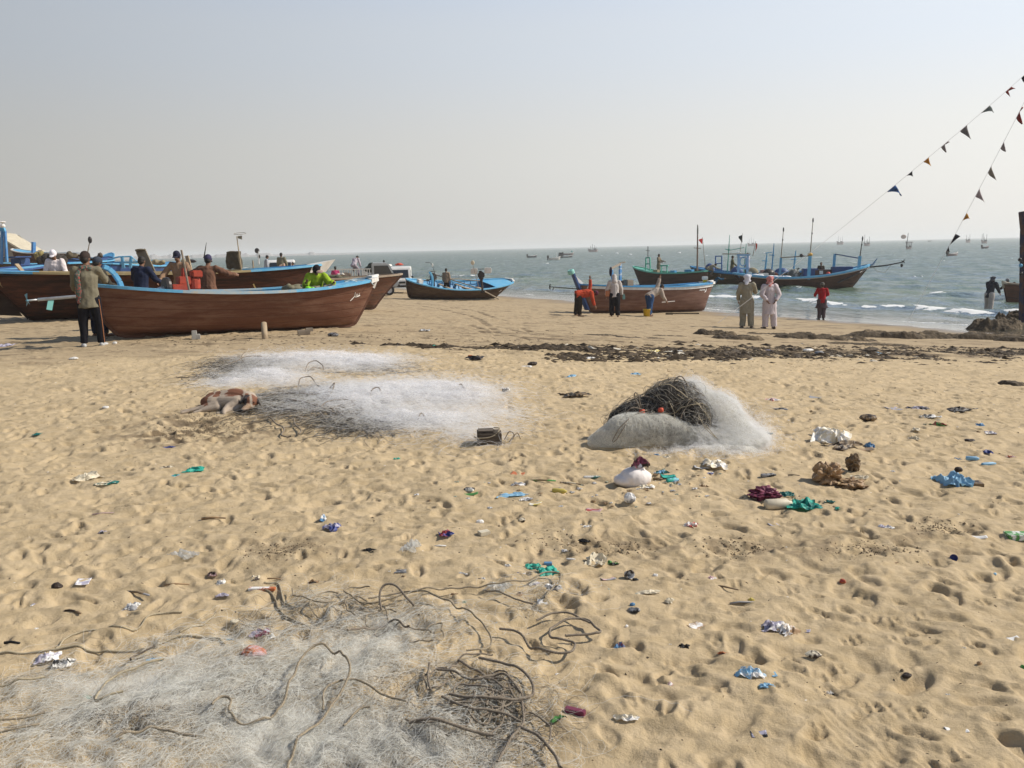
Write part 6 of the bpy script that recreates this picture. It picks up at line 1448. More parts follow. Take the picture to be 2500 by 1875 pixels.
t2 = truck("grey pickup with white slatted rails and dark net bundle on its load", vloc(905, 53), R(12), M("van_silver", (.42, .43, .42), .4, metal=.2), bedlen=2.2, sc=1.12)
t3 = truck("white van with dark windscreen and red cloth on its roof, beside the blue boat", vloc(977, 61), R(-85), VW, van=True, sc=1.0)
t4 = truck("pickup with tall white slat rails seen end-on left of the van", vloc(925, 66), R(85), VW, bedlen=1.7, sc=1.12)
heap(907, 662, 52.6, 40, 24, M("dark_green_net", (.025, .035, .025), .95, (.08, .09, .07), 6, bump=.8), "dark green net bundle piled on the silver pickup", 51)
heap(688, 652, 49.0, 18, 12, M("pink_tan_bundle", (.45, .30, .22), .9), "pinkish tan bundle in front of the white pickup's windscreen", 52, n=2, cat="bundle", name="canvas_bundle")
heap(976, 647, 61, 22, 6, M("red_cloth", (.50, .08, .05), .9), "red and dark cloth lying on the white van's roof", 53, cat="cloth", name="cloth_bundle")
# ================================================================== NETS AND ROPES
def Gv(px, py):
 dx = (px - W / 2) / F; dy = -(py - H / 2) / F; A = np.array(CR)
 d = np.stack([A[0, 0] * dx + A[0, 1] * dy - A[0, 2], A[1, 0] * dx + A[1, 1] * dy - A[1, 2], A[2, 0] * dx + A[2, 1] * dy - A[2, 2]], -1)
 z = np.zeros(len(px))
 for _ in range(25):
  t = (z - CAM_Z) / d[:, 2]; x = d[:, 0] * t; y = d[:, 1] * t; z = .5 * z + .5 * np.interp(.87 * x + .49 * y, _sk, _sz)
 return x, y
def projv(x, y, z):
 A = np.array(CR).T; v = np.stack([x, y, z - CAM_Z], -1) @ A.T
 return W / 2 + F * v[..., 0] / -v[..., 2], H / 2 - F * v[..., 1] / -v[..., 2]
def blob_d(px, py, blobs):
 d = np.zeros_like(px)
 for (cx, cy, sx, sy, w) in blobs: d = d + w * np.exp(-(((px - cx) / sx) ** 2 + ((py - cy) / sy) ** 2) * .75)
 return np.clip(d, 0, 1.3)
def strand_mesh(name, P, rad, mat, parent, k=3):
 """P (n, m, 3): fine filaments as thin tubes"""
 n, m, _ = P.shape; T = np.gradient(P, axis=1); T /= np.linalg.norm(T, axis=2, keepdims=True) + 1e-9
 Sd = np.cross(T, np.array([.05, .1, 1.0])); Sd /= np.linalg.norm(Sd, axis=2, keepdims=True) + 1e-9; U = np.cross(Sd, T)
 rad = np.asarray(rad).reshape(-1, 1, 1) if np.ndim(rad) else rad
 V = np.stack([P + rad * (math.cos(a) * Sd + math.sin(a) * U) for a in [6.2832 * q / k for q in range(k)]], 2)     # n m k 3
 base = (np.arange(n)[:, None, None] * m + np.arange(m - 1)[None, :, None]) * k; q = np.arange(k)[None, None, :]; q2 = (q + 1) % k
 Fq = np.stack([base + q, base + q2, base + k + q2, base + k + q], -1).reshape(-1, 4)
 o = link_mesh(name, np_mesh(name, V.reshape(-1, 3), Fq), mat, parent)
 if name == 'filaments': o['kind'] = 'stuff'
 return o
def lay_strands(name, n, blobs, lr, lift, rad, mat, parent, seed, m=15, curl=1.6, ang=None, spread=6.28):
 rg = np.random.default_rng(seed); w = np.array([b[4] * b[2] * b[3] * (1.0) for b in blobs]); w /= w.sum()
 ci = rg.choice(len(blobs), n, p=w); B = np.array(blobs)[ci]
 px = B[:, 0] + rg.normal(size=n) * B[:, 2] * .72; py = B[:, 1] + rg.normal(size=n) * B[:, 3] * .72
 py = np.maximum(py, 840); x, y = Gv(px, py)
 L = rg.uniform(lr[0], lr[1], n); ph = rg.uniform(0, 1, n) * spread + (ang or 0)
 k0 = rg.normal(size=n) * curl; k1 = rg.normal(size=n) * curl * 1.8
 P = np.zeros((n, m, 3)); a = ph.copy(); hz = np.abs(rg.normal(size=n)) * lift; z0 = rg.uniform(.003, .6, n) * lift
 for j in range(m):
  u = j / (m - 1.0); P[:, j, 0] = x; P[:, j, 1] = y; P[:, j, 2] = gdv(x, y) + z0 + hz * np.sin(math.pi * u) * (1 + .3 * np.sin(9 * u + ph))
  a = a + (k0 + k1 * math.sin(u * 7)) / m; st = L / (m - 1); x = x + np.cos(a) * st; y = y + np.sin(a) * st
 return strand_mesh(name, P, rad, mat, parent)
def nylon(name, c, tr=.35, cl=0.0):
 m = bpy.data.materials.new(name); m.use_nodes = True; n = m.node_tree.nodes; l = m.node_tree.links; b = n["Principled BSDF"]
 b.inputs["Base Color"].default_value = (*c, 1); b.inputs["Roughness"].default_value = .35; t = n.new("ShaderNodeBsdfTranslucent"); t.inputs[0].default_value = (*c, 1)
 x = n.new("ShaderNodeMixShader"); x.inputs[0].default_value = tr; l.new(b.outputs[0], x.inputs[1]); l.new(t.outputs[0], x.inputs[2]); tp = n.new("ShaderNodeBsdfTransparent"); y = n.new("ShaderNodeMixShader"); y.inputs[0].default_value = cl; l.new(x.outputs[0], y.inputs[1]); l.new(tp.outputs[0], y.inputs[2]); l.new(y.outputs[0] if cl else x.outputs[0], n["Material Output"].inputs[0]); return m
NYL = nylon("white_nylon", (.97, .96, .90), .3, .42); NYLM = nylon("bright_nylon", (.97, .97, .97), .5, .40); NYLG = nylon("grey_nylon", (.62, .58, .50), .4, .3); NYLD = nylon("dark_twine", (.07, .062, .052), .1)
def gauze(name, c, c2, amax, fs=26.0, tl_=.18):
 """heaped monofilament mesh: hair-fine crossing threads over see-through gaps"""
 m = bpy.data.materials.new(name); m.use_nodes = True; nt = m.node_tree; n = nt.nodes; l = nt.links; b = n["Principled BSDF"]; b.inputs["Roughness"].default_value = .6
 tc = n.new("ShaderNodeTexCoord"); outs = []
 for i, rz in enumerate((20, 75, 130, 165)):
  wr = n.new("ShaderNodeTexNoise"); wr.inputs["Scale"].default_value = 5 + i; wr.inputs["Detail"].default_value = 2; l.new(tc.outputs["Object"], wr.inputs[0])
  ad = n.new("ShaderNodeVectorMath"); ad.operation = 'MULTIPLY_ADD'; ad.inputs[1].default_value = (.22, .22, .22); l.new(wr.outputs["Color"], ad.inputs[0]); l.new(tc.outputs["Object"], ad.inputs[2])
  mp = n.new("ShaderNodeMapping"); mp.inputs["Rotation"].default_value = (0, 0, R(rz)); mp.inputs["Scale"].default_value = (fs * 5, fs * .28, fs); l.new(ad.outputs[0], mp.inputs[0])
  no = n.new("ShaderNodeTexNoise"); no.inputs["Scale"].default_value = 1.0; no.inputs["Detail"].default_value = 2; l.new(mp.outputs[0], no.inputs[0])
  s_ = n.new("ShaderNodeMath"); s_.operation = 'SUBTRACT'; s_.inputs[1].default_value = .5; l.new(no.outputs[0], s_.inputs[0]); ab = n.new("ShaderNodeMath"); ab.operation = 'ABSOLUTE'; l.new(s_.outputs[0], ab.inputs[0])
  mr = n.new("ShaderNodeMapRange"); mr.inputs[1].default_value = 0; mr.inputs[2].default_value = .055; mr.inputs[3].default_value = 1; mr.inputs[4].default_value = 0; l.new(ab.outputs[0], mr.inputs[0]); outs.append(mr.outputs[0])
 cur = outs[0]
 for o in outs[1:]:
  mx = n.new("ShaderNodeMath"); mx.operation = 'MAXIMUM'; l.new(cur, mx.inputs[0]); l.new(o, mx.inputs[1]); cur = mx.outputs[0]
 big = n.new("ShaderNodeTexNoise"); big.inputs["Scale"].default_value = 4.5; big.inputs["Detail"].default_value = 5; big.inputs["Roughness"].default_value = .65; l.new(tc.outputs["Object"], big.inputs[0])
 br = n.new("ShaderNodeMapRange"); br.inputs[1].default_value = .35; br.inputs[2].default_value = .68; l.new(big.outputs[0], br.inputs[0])
 cm = n.new("ShaderNodeMix"); cm.data_type = 'RGBA'; cm.inputs[6].default_value = (*c2, 1); cm.inputs[7].default_value = (*c, 1); l.new(br.outputs[0], cm.inputs[0]); l.new(cm.outputs[2], b.inputs["Base Color"])
 at = n.new("ShaderNodeAttribute"); at.attribute_name = "dens"
 f = n.new("ShaderNodeMath"); f.operation = 'MULTIPLY_ADD'; l.new(cur, f.inputs[0]); f.inputs[1].default_value = .62; f.inputs[2].default_value = .30
 g = n.new("ShaderNodeMath"); g.operation = 'MULTIPLY'; l.new(f.outputs[0], g.inputs[0]); l.new(at.outputs["Fac"], g.inputs[1])
 g2 = n.new("ShaderNodeMapRange"); g2.inputs[1].default_value = .3; g2.inputs[2].default_value = .55; g2.inputs[3].default_value = .45; g2.inputs[4].default_value = 1.0; l.new(big.outputs[0], g2.inputs[0])
 h = n.new("ShaderNodeMath"); h.operation = 'MULTIPLY'; l.new(g.outputs[0], h.inputs[0]); l.new(g2.outputs[0], h.inputs[1])
 h2 = n.new("ShaderNodeMath"); h2.operation = 'MULTIPLY'; h2.inputs[1].default_value = amax; h2.use_clamp = True; l.new(h.outputs[0], h2.inputs[0])
 tl = n.new("ShaderNodeBsdfTranslucent"); l.new(cm.outputs[2], tl.inputs[0]); m1 = n.new("ShaderNodeMixShader"); m1.inputs[0].default_value = tl_; l.new(b.outputs[0], m1.inputs[1]); l.new(tl.outputs[0], m1.inputs[2])
 tp = n.new("ShaderNodeBsdfTransparent"); m2 = n.new("ShaderNodeMixShader"); l.new(h2.outputs[0], m2.inputs[0]); l.new(tp.outputs[0], m2.inputs[1]); l.new(m1.outputs[0], m2.inputs[2]); l.new(m2.outputs[0], n["Material Output"].inputs[0])
 bp = n.new("ShaderNodeBump"); bp.inputs["Strength"].default_value = .3; bp.inputs["Distance"].default_value = .008; l.new(cur, bp.inputs["Height"]); l.new(bp.outputs[0], b.inputs["Normal"])
 return m
GZ_W = gauze("pale_net_mesh", (.95, .93, .85), (.80, .77, .68), .72); GZ_M = gauze('mound_net_mesh', (.93, .91, .84), (.80, .77, .68), .55, 30.0, .7)
GZ_F = gauze("blue_white_net_mesh", (.93, .92, .93), (.84, .82, .83), .56, 18.0)
def net_sheet(name, blobs, x0, x1, y0, y1, step, lift, mat, parent, seed, zoff=.01, lo=.10, hi=1.0):
 xs = np.arange(x0, x1, step); ys = np.arange(y0, y1, step); X, Y = np.meshgrid(xs, ys); Z = gdv(X, Y)
 px, py = projv(X, Y, Z); d = blob_d(px, py, blobs)
 hump = sstep(.1, .9, d) * lift * (.25 + 1.2 * fbm(X * 3.2, Y * 3.2, seed, 4)) + sstep(.05, .4, d) * (np.abs(fbm(X * 9, Y * 9, seed + 3, 3) - .5)) * lift * .9
 Z = Z * .35 + .65 * np.interp(.87 * X + .49 * Y, _sk, _sz) + zoff + hump; Z = np.maximum(Z, gdv(X, Y) + .004)
 me = np_mesh(name, np.stack([X, Y, Z], -1).reshape(-1, 3), grid_faces(len(ys), len(xs))); add_attr(me, "dens", sstep(lo, hi, d * (.45 + 1.1 * fbm(X * 2.4, Y * 2.4, seed + 8, 3))))
 # drop empty cells
 bm = bmesh.new(); bm.from_mesh(me); lay = bm.verts.layers.float["dens"]; bmesh.ops.delete(bm, geom=[v for v in bm.verts if v[lay] < .01], context='VERTS'); bm.to_mesh(me); bm.free()
 return link_mesh(name, me, mat, parent)
def catmull(P, step):
 P = [P[0] * 2 - P[1]] + P + [P[-1] * 2 - P[-2]]; out = []
 for i in range(1, len(P) - 2):
  a, b, c, d = P[i - 1:i + 3]; n_ = max(2, int((c - b).length / step))
  for k in range(n_):
   t = k / n_; out.append(.5 * ((2 * b) + (c - a) * t + (2 * a - 5 * b + 4 * c - d) * t * t + (3 * b - a - 3 * c + d) * t ** 3))
 out.append(P[-2]); return out
def rope(name, pxs, r_, mat, parent, lift=None, pitch=.034, twisted=True, step=.007, zb=0.0):
 P = []
 for i, q in enumerate(pxs):
  g = G(*q); up = (lift[i] * .8 if lift else 0.0)
  P.append(Vector((g.x, g.y, up + zb + r_)))
 C = catmull(P, step if twisted else step * 4)
 C = [Vector((c.x, c.y, c.z + max(gd(c.x, c.y), gz(c.x, c.y) - .02))) for c in C]
 A = np.array([tuple(c) for c in C]); ker = np.ones(5) / 5
 if len(A) > 9: A[2:-2, 2] = np.convolve(A[:, 2], ker, 'valid')
 T = np.gradient(A, axis=0); T /= np.linalg.norm(T, axis=1, keepdims=True) + 1e-9; Sd = np.cross(T, [0.03, .02, 1]); Sd /= np.linalg.norm(Sd, axis=1, keepdims=True); U = np.cross(Sd, T)
 if not twisted: return strand_mesh(name, A[None], r_, mat, parent, 6)
 s_ = np.concatenate([[0], np.cumsum(np.linalg.norm(np.diff(A, axis=0), axis=1))]); out = []
 for k in range(3):
  an = s_ / pitch * 6.2832 + k * 2.0944; out.append(A + (np.cos(an)[:, None] * Sd + np.sin(an)[:, None] * U) * r_ * .52)
 return strand_mesh(name, np.stack(out), r_ * .56, mat, parent, 6)
RP1 = M("tan_rope", (.42, .36, .25), .9, (.28, .23, .15), 90); RP2 = M("dark_brown_rope", (.15, .12, .09), .9, (.25, .21, .16), 80); RP3 = M("mid_brown_rope", (.33, .275, .19), .9, (.19, .155, .11), 80)
# ---- foreground net
FGB = [(560, 1655, 230, 42, .85), (860, 1610, 160, 52, 1.0), (330, 1700, 220, 34, .7), (700, 1765, 220, 46, .95), (140, 1770, 160, 30, .42), (1000, 1800, 150, 30, .42), (770, 1475, 60, 30, .5), (960, 1530, 130, 34, .6), (760, 1850, 230, 46, .9), (60, 1690, 100, 18, .35),
       (1190, 1720, 110, 46, .32), (1290, 1465, 90, 22, .22), (1330, 1490, 50, 22, .15), (230, 1860, 260, 50, .4), (640, 1545, 60, 24, .35), (1120, 1850, 140, 40, .5), (480, 1590, 120, 24, .4), (120, 1660, 60, 14, .4)]
fg = empty("fishing_net", G(650, 1700), 0, "big tangled pale net with twisted ropes sprawling across the sand nearest us", "fishing net", "nets lying on the sand")
fgi = Matrix.Translation(-fg.location)
def under(o, root): o.matrix_parent_inverse = Matrix.Translation(-root.location); return o
under(net_sheet("netting", FGB, -3.0, 1.4, 2.2, 4.6, .014, .022, GZ_W, fg, 401, lo=.30, hi=1.1), fg)
under(lay_strands("filaments", 5600, FGB, (.12, .5), .016, .00048, NYL, fg, 21, m=18, curl=4.0), fg)
under(lay_strands("filaments", 1500, FGB, (.10, .40), .022, .0005, NYLG, fg, 22, curl=4.0), fg)
under(lay_strands("filaments", 1300, [(1190, 1720, 110, 50, 1), (830, 1520, 150, 40, 1), (620, 1700, 300, 70, .3), (1000, 1830, 200, 40, 1), (300, 1770, 220, 30, .8), (1250, 1770, 60, 50, .9), (130, 1650, 60, 16, .6), (640, 1540, 50, 18, .6), (860, 1470, 60, 16, .6), (1335, 1460, 40, 24, .3), (1290, 1500, 40, 10, .5)], (.06, .30), .012, .0006, NYLD, fg, 23, curl=5.0), fg)
ROPES = [
 (RP1, 7, [(-60, 1612), (0, 1602), (90, 1600), (200, 1588), (300, 1585), (380, 1575), (440, 1560), (520, 1558), (548, 1578)]),
 (RP1, 6, [(137, 1590), (150, 1562), (180, 1545), (225, 1536), (300, 1543), (340, 1532), (380, 1508), (445, 1501)]),
 (RP1, 6, [(440, 1553), (500, 1527), (528, 1507)]),
 (RP1, 7, [(645, 1434), (680, 1437), (695, 1475), (720, 1489), (762, 1491)]),
 (RP3, 7, [(640, 1448), (668, 1456), (680, 1490), (705, 1516), (752, 1530)]),
 (RP1, 7, [(-50, 1694), (0, 1690), (60, 1685), (112, 1672)]),
 (RP1, 7, [(402, 1631), (340, 1650), (270, 1675), (235, 1710), (245, 1725), (303, 1716)]),
 (RP3, 7, [(288, 1839), (340, 1825), (385, 1815), (440, 1830), (482, 1838)]),
 (RP3, 7, [(520, 1755), (545, 1735), (566, 1742), (562, 1770), (590, 1790), (640, 1785), (690, 1755), (715, 1700), (748, 1650), (790, 1636), (832, 1646), (856, 1682), (852, 1712), (820, 1750), (790, 1785), (740, 1830), (712, 1872), (700, 1930)], [0, 0, 0, 0, 0, 0, .01, .03, .05, .06, .06, .05, .03, .02, .01, .01, 0, 0]),
 (RP3, 6, [(790, 1760), (795, 1722), (830, 1702), (880, 1700), (930, 1725), (992, 1752)]),
 (RP2, 8, [(932, 1512), (929, 1498), (940, 1490), (968, 1492), (990, 1500), (1012, 1510)], [0, .06, .10, .10, .05, 0]),
 (RP3, 6, [(882, 1492), (960, 1482), (1030, 1470), (1120, 1462), (1200, 1460), (1280, 1450), (1330, 1432), (1366, 1433), (1364, 1456), (1330, 1486)]),
 (RP2, 6, [(1185, 1468), (1260, 1490), (1302, 1501)]), (RP3, 6, [(900, 1482), (980, 1470), (1050, 1485), (1130, 1520), (1170, 1545), (1200, 1585), (1182, 1612), (1140, 1622)]),
 (RP2, 8, [(1220, 1562), (1262, 1570), (1300, 1602), (1332, 1620), (1390, 1622), (1404, 1606), (1398, 1590), (1360, 1586), (1342, 1574), (1352, 1552), (1390, 1536), (1430, 1535), (1454, 1558), (1462, 1570), (1380, 1576)]),
 (RP2, 7, [(1310, 1532), (1362, 1520), (1402, 1526), (1440, 1546)]),
 (RP2, 8, [(1120, 1646), (1172, 1666), (1212, 1690)]), (RP2, 8, [(1170, 1650), (1240, 1665), (1290, 1690), (1302, 1720), (1270, 1736), (1222, 1746), (1150, 1746), (1098, 1736)]),
 (RP2, 7, [(1068, 1672), (1112, 1681), (1160, 1702), (1222, 1692), (1272, 1722)]), (RP2, 7, [(1050, 1652), (1046, 1690), (1052, 1722)]), (RP2, 7, [(1080, 1742), (1150, 1770), (1232, 1770), (1272, 1782)]),
 (RP2, 8, [(1000, 1800), (1100, 1810), (1205, 1816)]), (RP2, 8, [(1268, 1800), (1312, 1822), (1355, 1866), (1370, 1910)]), (RP2, 7, [(1275, 1740), (1276, 1790), (1240, 1840), (1215, 1880)]), (RP3, 6, [(840, 1800), (878, 1768), (905, 1764)]), (RP2, 6, [(380, 1600), (325, 1612), (322, 1635)]), (RP3, 6, [(0, 1785), (60, 1775), (112, 1762)]), (RP3, 6, [(0, 1822), (50, 1815), (100, 1802)]), (RP2, 7, [(1000, 1560), (960, 1540), (900, 1550), (850, 1570)]),
]
for i, q in enumerate(ROPES):
 under(rope("rope", q[2], q[1] * .00072, q[0], fg, q[3] if len(q) > 3 else None, zb=.030 if i > 4 else .002), fg)
rg_ = random.Random(4)
for k in range(26):
 cx, cy, sx, sy = ((1180, 1720, 80, 40), (830, 1510, 90, 25), (1230, 1780, 60, 30), (980, 1560, 80, 25))[(0, 0, 1, 2, 0, 3)[k % 6]]; a = rg_.uniform(0, 6.3); st = rg_.uniform(18, 34); x, y = cx + rg_.gauss(0, sx * .6), cy + rg_.gauss(0, sy * .6); pl_ = []
 for j in range(rg_.randint(5, 9)): pl_.append((x, y)); x += math.cos(a) * st; y += math.sin(a) * st * .55; a += rg_.gauss(.45, .5)
 under(rope("rope", pl_, .0036, (RP2, RP2, RP3)[k % 3], fg, None, zb=.025), fg)
# ---- the two middle nets
def mid_net(label, blobs, dark, xr, yr, nst, seed, ropes, lift=.06):
 c = G(sum(b[0] for b in blobs) / len(blobs), sum(b[1] for b in blobs) / len(blobs)); r = empty("fishing_net", c, 0, label, "fishing net", "nets lying on the sand")
 under(net_sheet("netting", blobs, xr[0], xr[1], yr[0], yr[1], .035, lift, GZ_F, r, seed), r); under(net_sheet("netting", [(a, b_ - 4, cc * .8, d * .8, e) for a, b_, cc, d, e in blobs], xr[0], xr[1], yr[0], yr[1], .04, lift * 1.3, GZ_F, r, seed + 40, .02), r)
 under(lay_strands("filaments", nst, blobs, (.15, .8), lift * .9, .0008, NYLM, r, seed, curl=4.0), r)
 under(lay_strands("filaments", nst // 4, dark, (.12, .7), lift * .3, .0019, NYLD, r, seed + 1, curl=2.2), r); under(lay_strands("filaments", nst // 5, dark, (.12, .6), lift * .5, .0011, NYLG, r, seed + 2, curl=2.2), r)
 for q in ropes: under(rope("rope", q[0], .007, RP2, r, q[1] if len(q) > 1 else None, twisted=False, zb=.02), r)
 return r
mid_net("flat bluish-white net spread farthest back, just beyond the sleeping dog", [(760, 882, 110, 14, .9), (880, 892, 80, 15, .85), (650, 920, 70, 14, .8), (560, 940, 50, 10, .6), (700, 935, 60, 10, .45), (950, 880, 60, 12, .25), (620, 880, 50, 12, .3)], [(600, 900, 60, 14, 1), (570, 890, 40, 10, .6), (640, 885, 40, 10, .8), (900, 900, 80, 14, .25), (540, 925, 40, 8, .5)], (-6, -1), (9.2, 15), 4200, 501,
  [([(742, 915), (755, 905), (772, 903), (788, 908), (790, 915)], [.0, .10, .13, .08, 0]), ([(748, 915), (765, 909), (785, 906)], [0, .05, .02]), ([(600, 890), (590, 882), (598, 874)], [0, .05, .1]), ([(480, 918), (500, 912), (520, 915)],), ([(430, 922), (470, 928), (490, 926), (460, 934)],), ([(540, 896), (580, 888), (600, 884), (640, 880)], [0, .05, .1, .05])])
mid_net("wide whitish net heap spreading right from the sleeping dog's head", [(1000, 960, 120, 24, .95), (1120, 975, 90, 26, .95), (900, 985, 90, 24, .8), (800, 965, 80, 18, .55), (1090, 1035, 100, 20, .6), (960, 1030, 80, 16, .7), (1220, 1015, 50, 12, .25), (720, 1000, 60, 14, .35), (1150, 1075, 50, 14, .4)], [(700, 995, 70, 20, 1), (740, 975, 60, 12, .8), (850, 1035, 60, 14, .8), (900, 1045, 40, 10, .7), (790, 965, 50, 12, .6), (930, 1000, 25, 10, .5)], (-4.6, .4), (7.0, 12), 6500, 551,
  [([(764, 1014), (800, 997), (850, 992), (872, 1001)], [0, .05, .05, 0]), ([(802, 1010), (830, 1002), (845, 1010)], [0, .03, 0]), ([(728, 958), (735, 950), (760, 948), (778, 957)], [0, .10, .12, 0]), ([(802, 978), (806, 968), (818, 962), (815, 972), (803, 980)], [0, .05, .12, .07, 0]), ([(902, 985), (910, 976), (925, 974), (940, 982)], [0, .1, .12, 0]), ([(656, 1030), (680, 1045), (694, 1055), (688, 1068), (710, 1070)],), ([(718, 1035), (722, 1048), (735, 1058), (730, 1066)],), ([(570, 1020), (615, 1021)],), ([(625, 985), (680, 975), (740, 978), (790, 976)], [.02, .04, .04, 0]), ([(700, 990), (760, 1000), (800, 1010), (860, 1035)], [.03, .03, .02, 0]), ([(1018, 1040), (1030, 1030), (1045, 1040)], [0, .08, 0]), ([(1112, 968), (1125, 960), (1140, 968)], [0, .08, 0])])
# ---- the net mound
mo = empty("fishing_net", GS(1640, 1088), 0, "humped net mound of white mesh over dark tangled rope with orange floats", "fishing net", "nets lying on the sand")
w = MB()
w.seg((-.66, .0, .05), (-.40, .04, .13), .055, .145); w.seg((-.40, .04, .13), (-.10, .04, .12), .145, .150); w.seg((-.10, .04, .12), (.20, .0, .07), .150, .105); w.seg((.20, .0, .07), (.55, .02, .03), .10, .07)
w.seg((.26, .34, .30), (.44, .26, .18), .15, .21); w.seg((.44, .26, .18), (.56, .12, .07), .21, .15); w.ell((.56, .15, .02), (.30, .34, .08)); w.ell((.22, .40, .30), (.20, .20, .20)); w.seg((.2, -.02, .04), (.62, .08, .03), .08, .12)
wm = remeshed(w, "white_netting", .018, 6, fold=.012, fscale=6, seed=2)
co = np.empty(len(wm.vertices) * 3, np.float32); wm.vertices.foreach_get("co", co); co = co.reshape(-1, 3)
dn = 1.9 * sstep(-.02, .05, co[:, 2]) * (1 - .80 * sstep(.15, .75, co[:, 0])) * (1 - .5 * sstep(-.5, -.68, co[:, 0])) + .25
add_attr(wm, "dens", dn); wo = link_mesh("white_netting", wm, GZ_M, mo)
cmb = MB(); cmb.ell((-.08, .30, .13), (.45, .28, .22)); cmb.ell((.08, .32, .23), (.30, .24, .26)); cmb.ell((.20, .18, .14), (.22, .2, .23))
cm_ = remeshed(cmb, "dark_netting", .02, 3, fold=.02, fscale=10, seed=6); link_mesh("dark_netting", cm_, BLKN, mo)
def on_surface(name, me, n, lr, off, rad, mat, parent, seed, dirf, m=13, wild=.5, filt=None):
 bv = BVHTree.FromPolygons([v.co for v in me.vertices], [p.vertices[:] for p in me.polygons]); rg = random.Random(seed); vs = [v for v in me.vertices if v.co.z > .0 and (filt is None or filt(v.co))]; out = []
 for _ in range(n):
  v = rg.choice(vs); p = v.co.copy(); nn = v.normal.copy(); L = rg.uniform(*lr) / m; d = dirf(p) + Vector((rg.gauss(0, wild), rg.gauss(0, wild), rg.gauss(0, wild))); row = []; o_ = abs(rg.gauss(0, off)); ky = rg.gauss(0, 1.2)
  for j in range(m):
   row.append(p + nn * (o_ * (.4 + math.sin(3.14 * j / m)))); d = d - nn * d.dot(nn); d = d.normalized() if d.length > 1e-4 else nn.orthogonal(); d = Matrix.Rotation(ky / m, 3, nn) @ d
   q = p + d * L; h = bv.find_nearest(q)
   if h[0] is None: break
   p, nn = h[0], h[1]
   if p.z < .004: p = Vector((p.x, p.y, .004))
  while len(row) < m: row.append(row[-1] + d * .001)
  out.append([tuple(q) for q in row])
 return strand_mesh(name, np.array(out), rad, mat, parent)
on_surface("filaments", wm, 4600, (.10, .38), .005, .0006, NYL, mo, 5, lambda p: Vector((.3 * (p.x > 0), .6, .8)) if p.x < .1 else Vector((.4, -.5, -.7)), wild=.4)
on_surface("filaments", wm, 3600, (.06, .26), .028, .0006, NYLM, mo, 6, lambda p: Vector((.8, -.3, -.2)), wild=.7, filt=lambda c: c.x > .15)
on_surface("filaments", cm_, 650, (.08, .35), .02, .0011, NYLG, mo, 7, lambda p: Vector((.8, .1, -.3)), wild=.7)
on_surface("filaments", cm_, 900, (.08, .35), .02, .0016, NYLD, mo, 8, lambda p: Vector((.8, .1, -.3)), wild=.6)
for k in range(34):
 on_surface("rope", cm_, 1, (.5, 1.1), .025, .0042, RP1 if k % 3 == 0 else RP3 if k % 3 == 1 else RP2, mo, 60 + k, lambda p: Vector((.9, -.1, -.2)), m=26, wild=.5)
def loop(pts, r_, mat, root): b = MB(); b.tube(catmull([Vector(p) for p in pts], .02), r_, 6); b.build("rope", mat, root, smooth=True)
loop([(-.18, .1, .28), (-.33, .05, .33), (-.40, .04, .24), (-.30, .02, .28), (-.2, .08, .30)], .0045, RP2, mo); loop([(-.25, .12, .30), (-.30, .15, .42), (-.27, .15, .43), (-.24, .14, .31)], .0045, RP2, mo)
loop([(-.37, -.06, .26), (-.46, -.10, .18), (-.52, -.12, .08), (-.49, -.13, .09), (-.40, -.09, .22)], .004, RP2, mo); loop([(.22, -.02, .26), (.27, -.10, .16), (.36, -.13, .08), (.34, -.14, .10), (.26, -.09, .2)], .003, RP1, mo)
loop([(.05, .28, .42), (.08, .30, .52), (.14, .30, .55), (.20, .28, .45), (.26, .25, .33)], .005, RP2, mo); loop([(-.1, .2, .36), (-.2, .2, .40), (-.28, .2, .36)], .004, RP2, mo)
for k, (x, y, z) in enumerate(((-.24, .08, .285), (-.085, .06, .30))):
 f = MB(); f.lathe([(.008, -.022), (.019, -.019), (.021, 0), (.019, .019), (.008, .022)], 16, (x, y, z), M_=Matrix.Rotation(R(80), 3, 'Y') @ Matrix.Rotation(.5, 3, 'X')); f.build("float", M("orange_float", (.62, .10, .05), .6, (.5, .09, .05), 20), mo, smooth=True)
# fringe of the mound spreading on the sand
under(lay_strands("filaments", 2600, [(1800, 1075, 60, 26, 1), (1760, 1100, 80, 12, 1), (1650, 1108, 80, 8, .4), (1840, 1040, 30, 30, .5)], (.05, .25), .03, .0007, NYLM, mo, 71), mo)
under(net_sheet("netting", [(1790, 1075, 60, 26, 1), (1760, 1100, 90, 12, .8), (1830, 1050, 30, 26, .4)], .6, 3.0, 6.0, 8.2, .025, .04, GZ_W, mo, 577), mo)
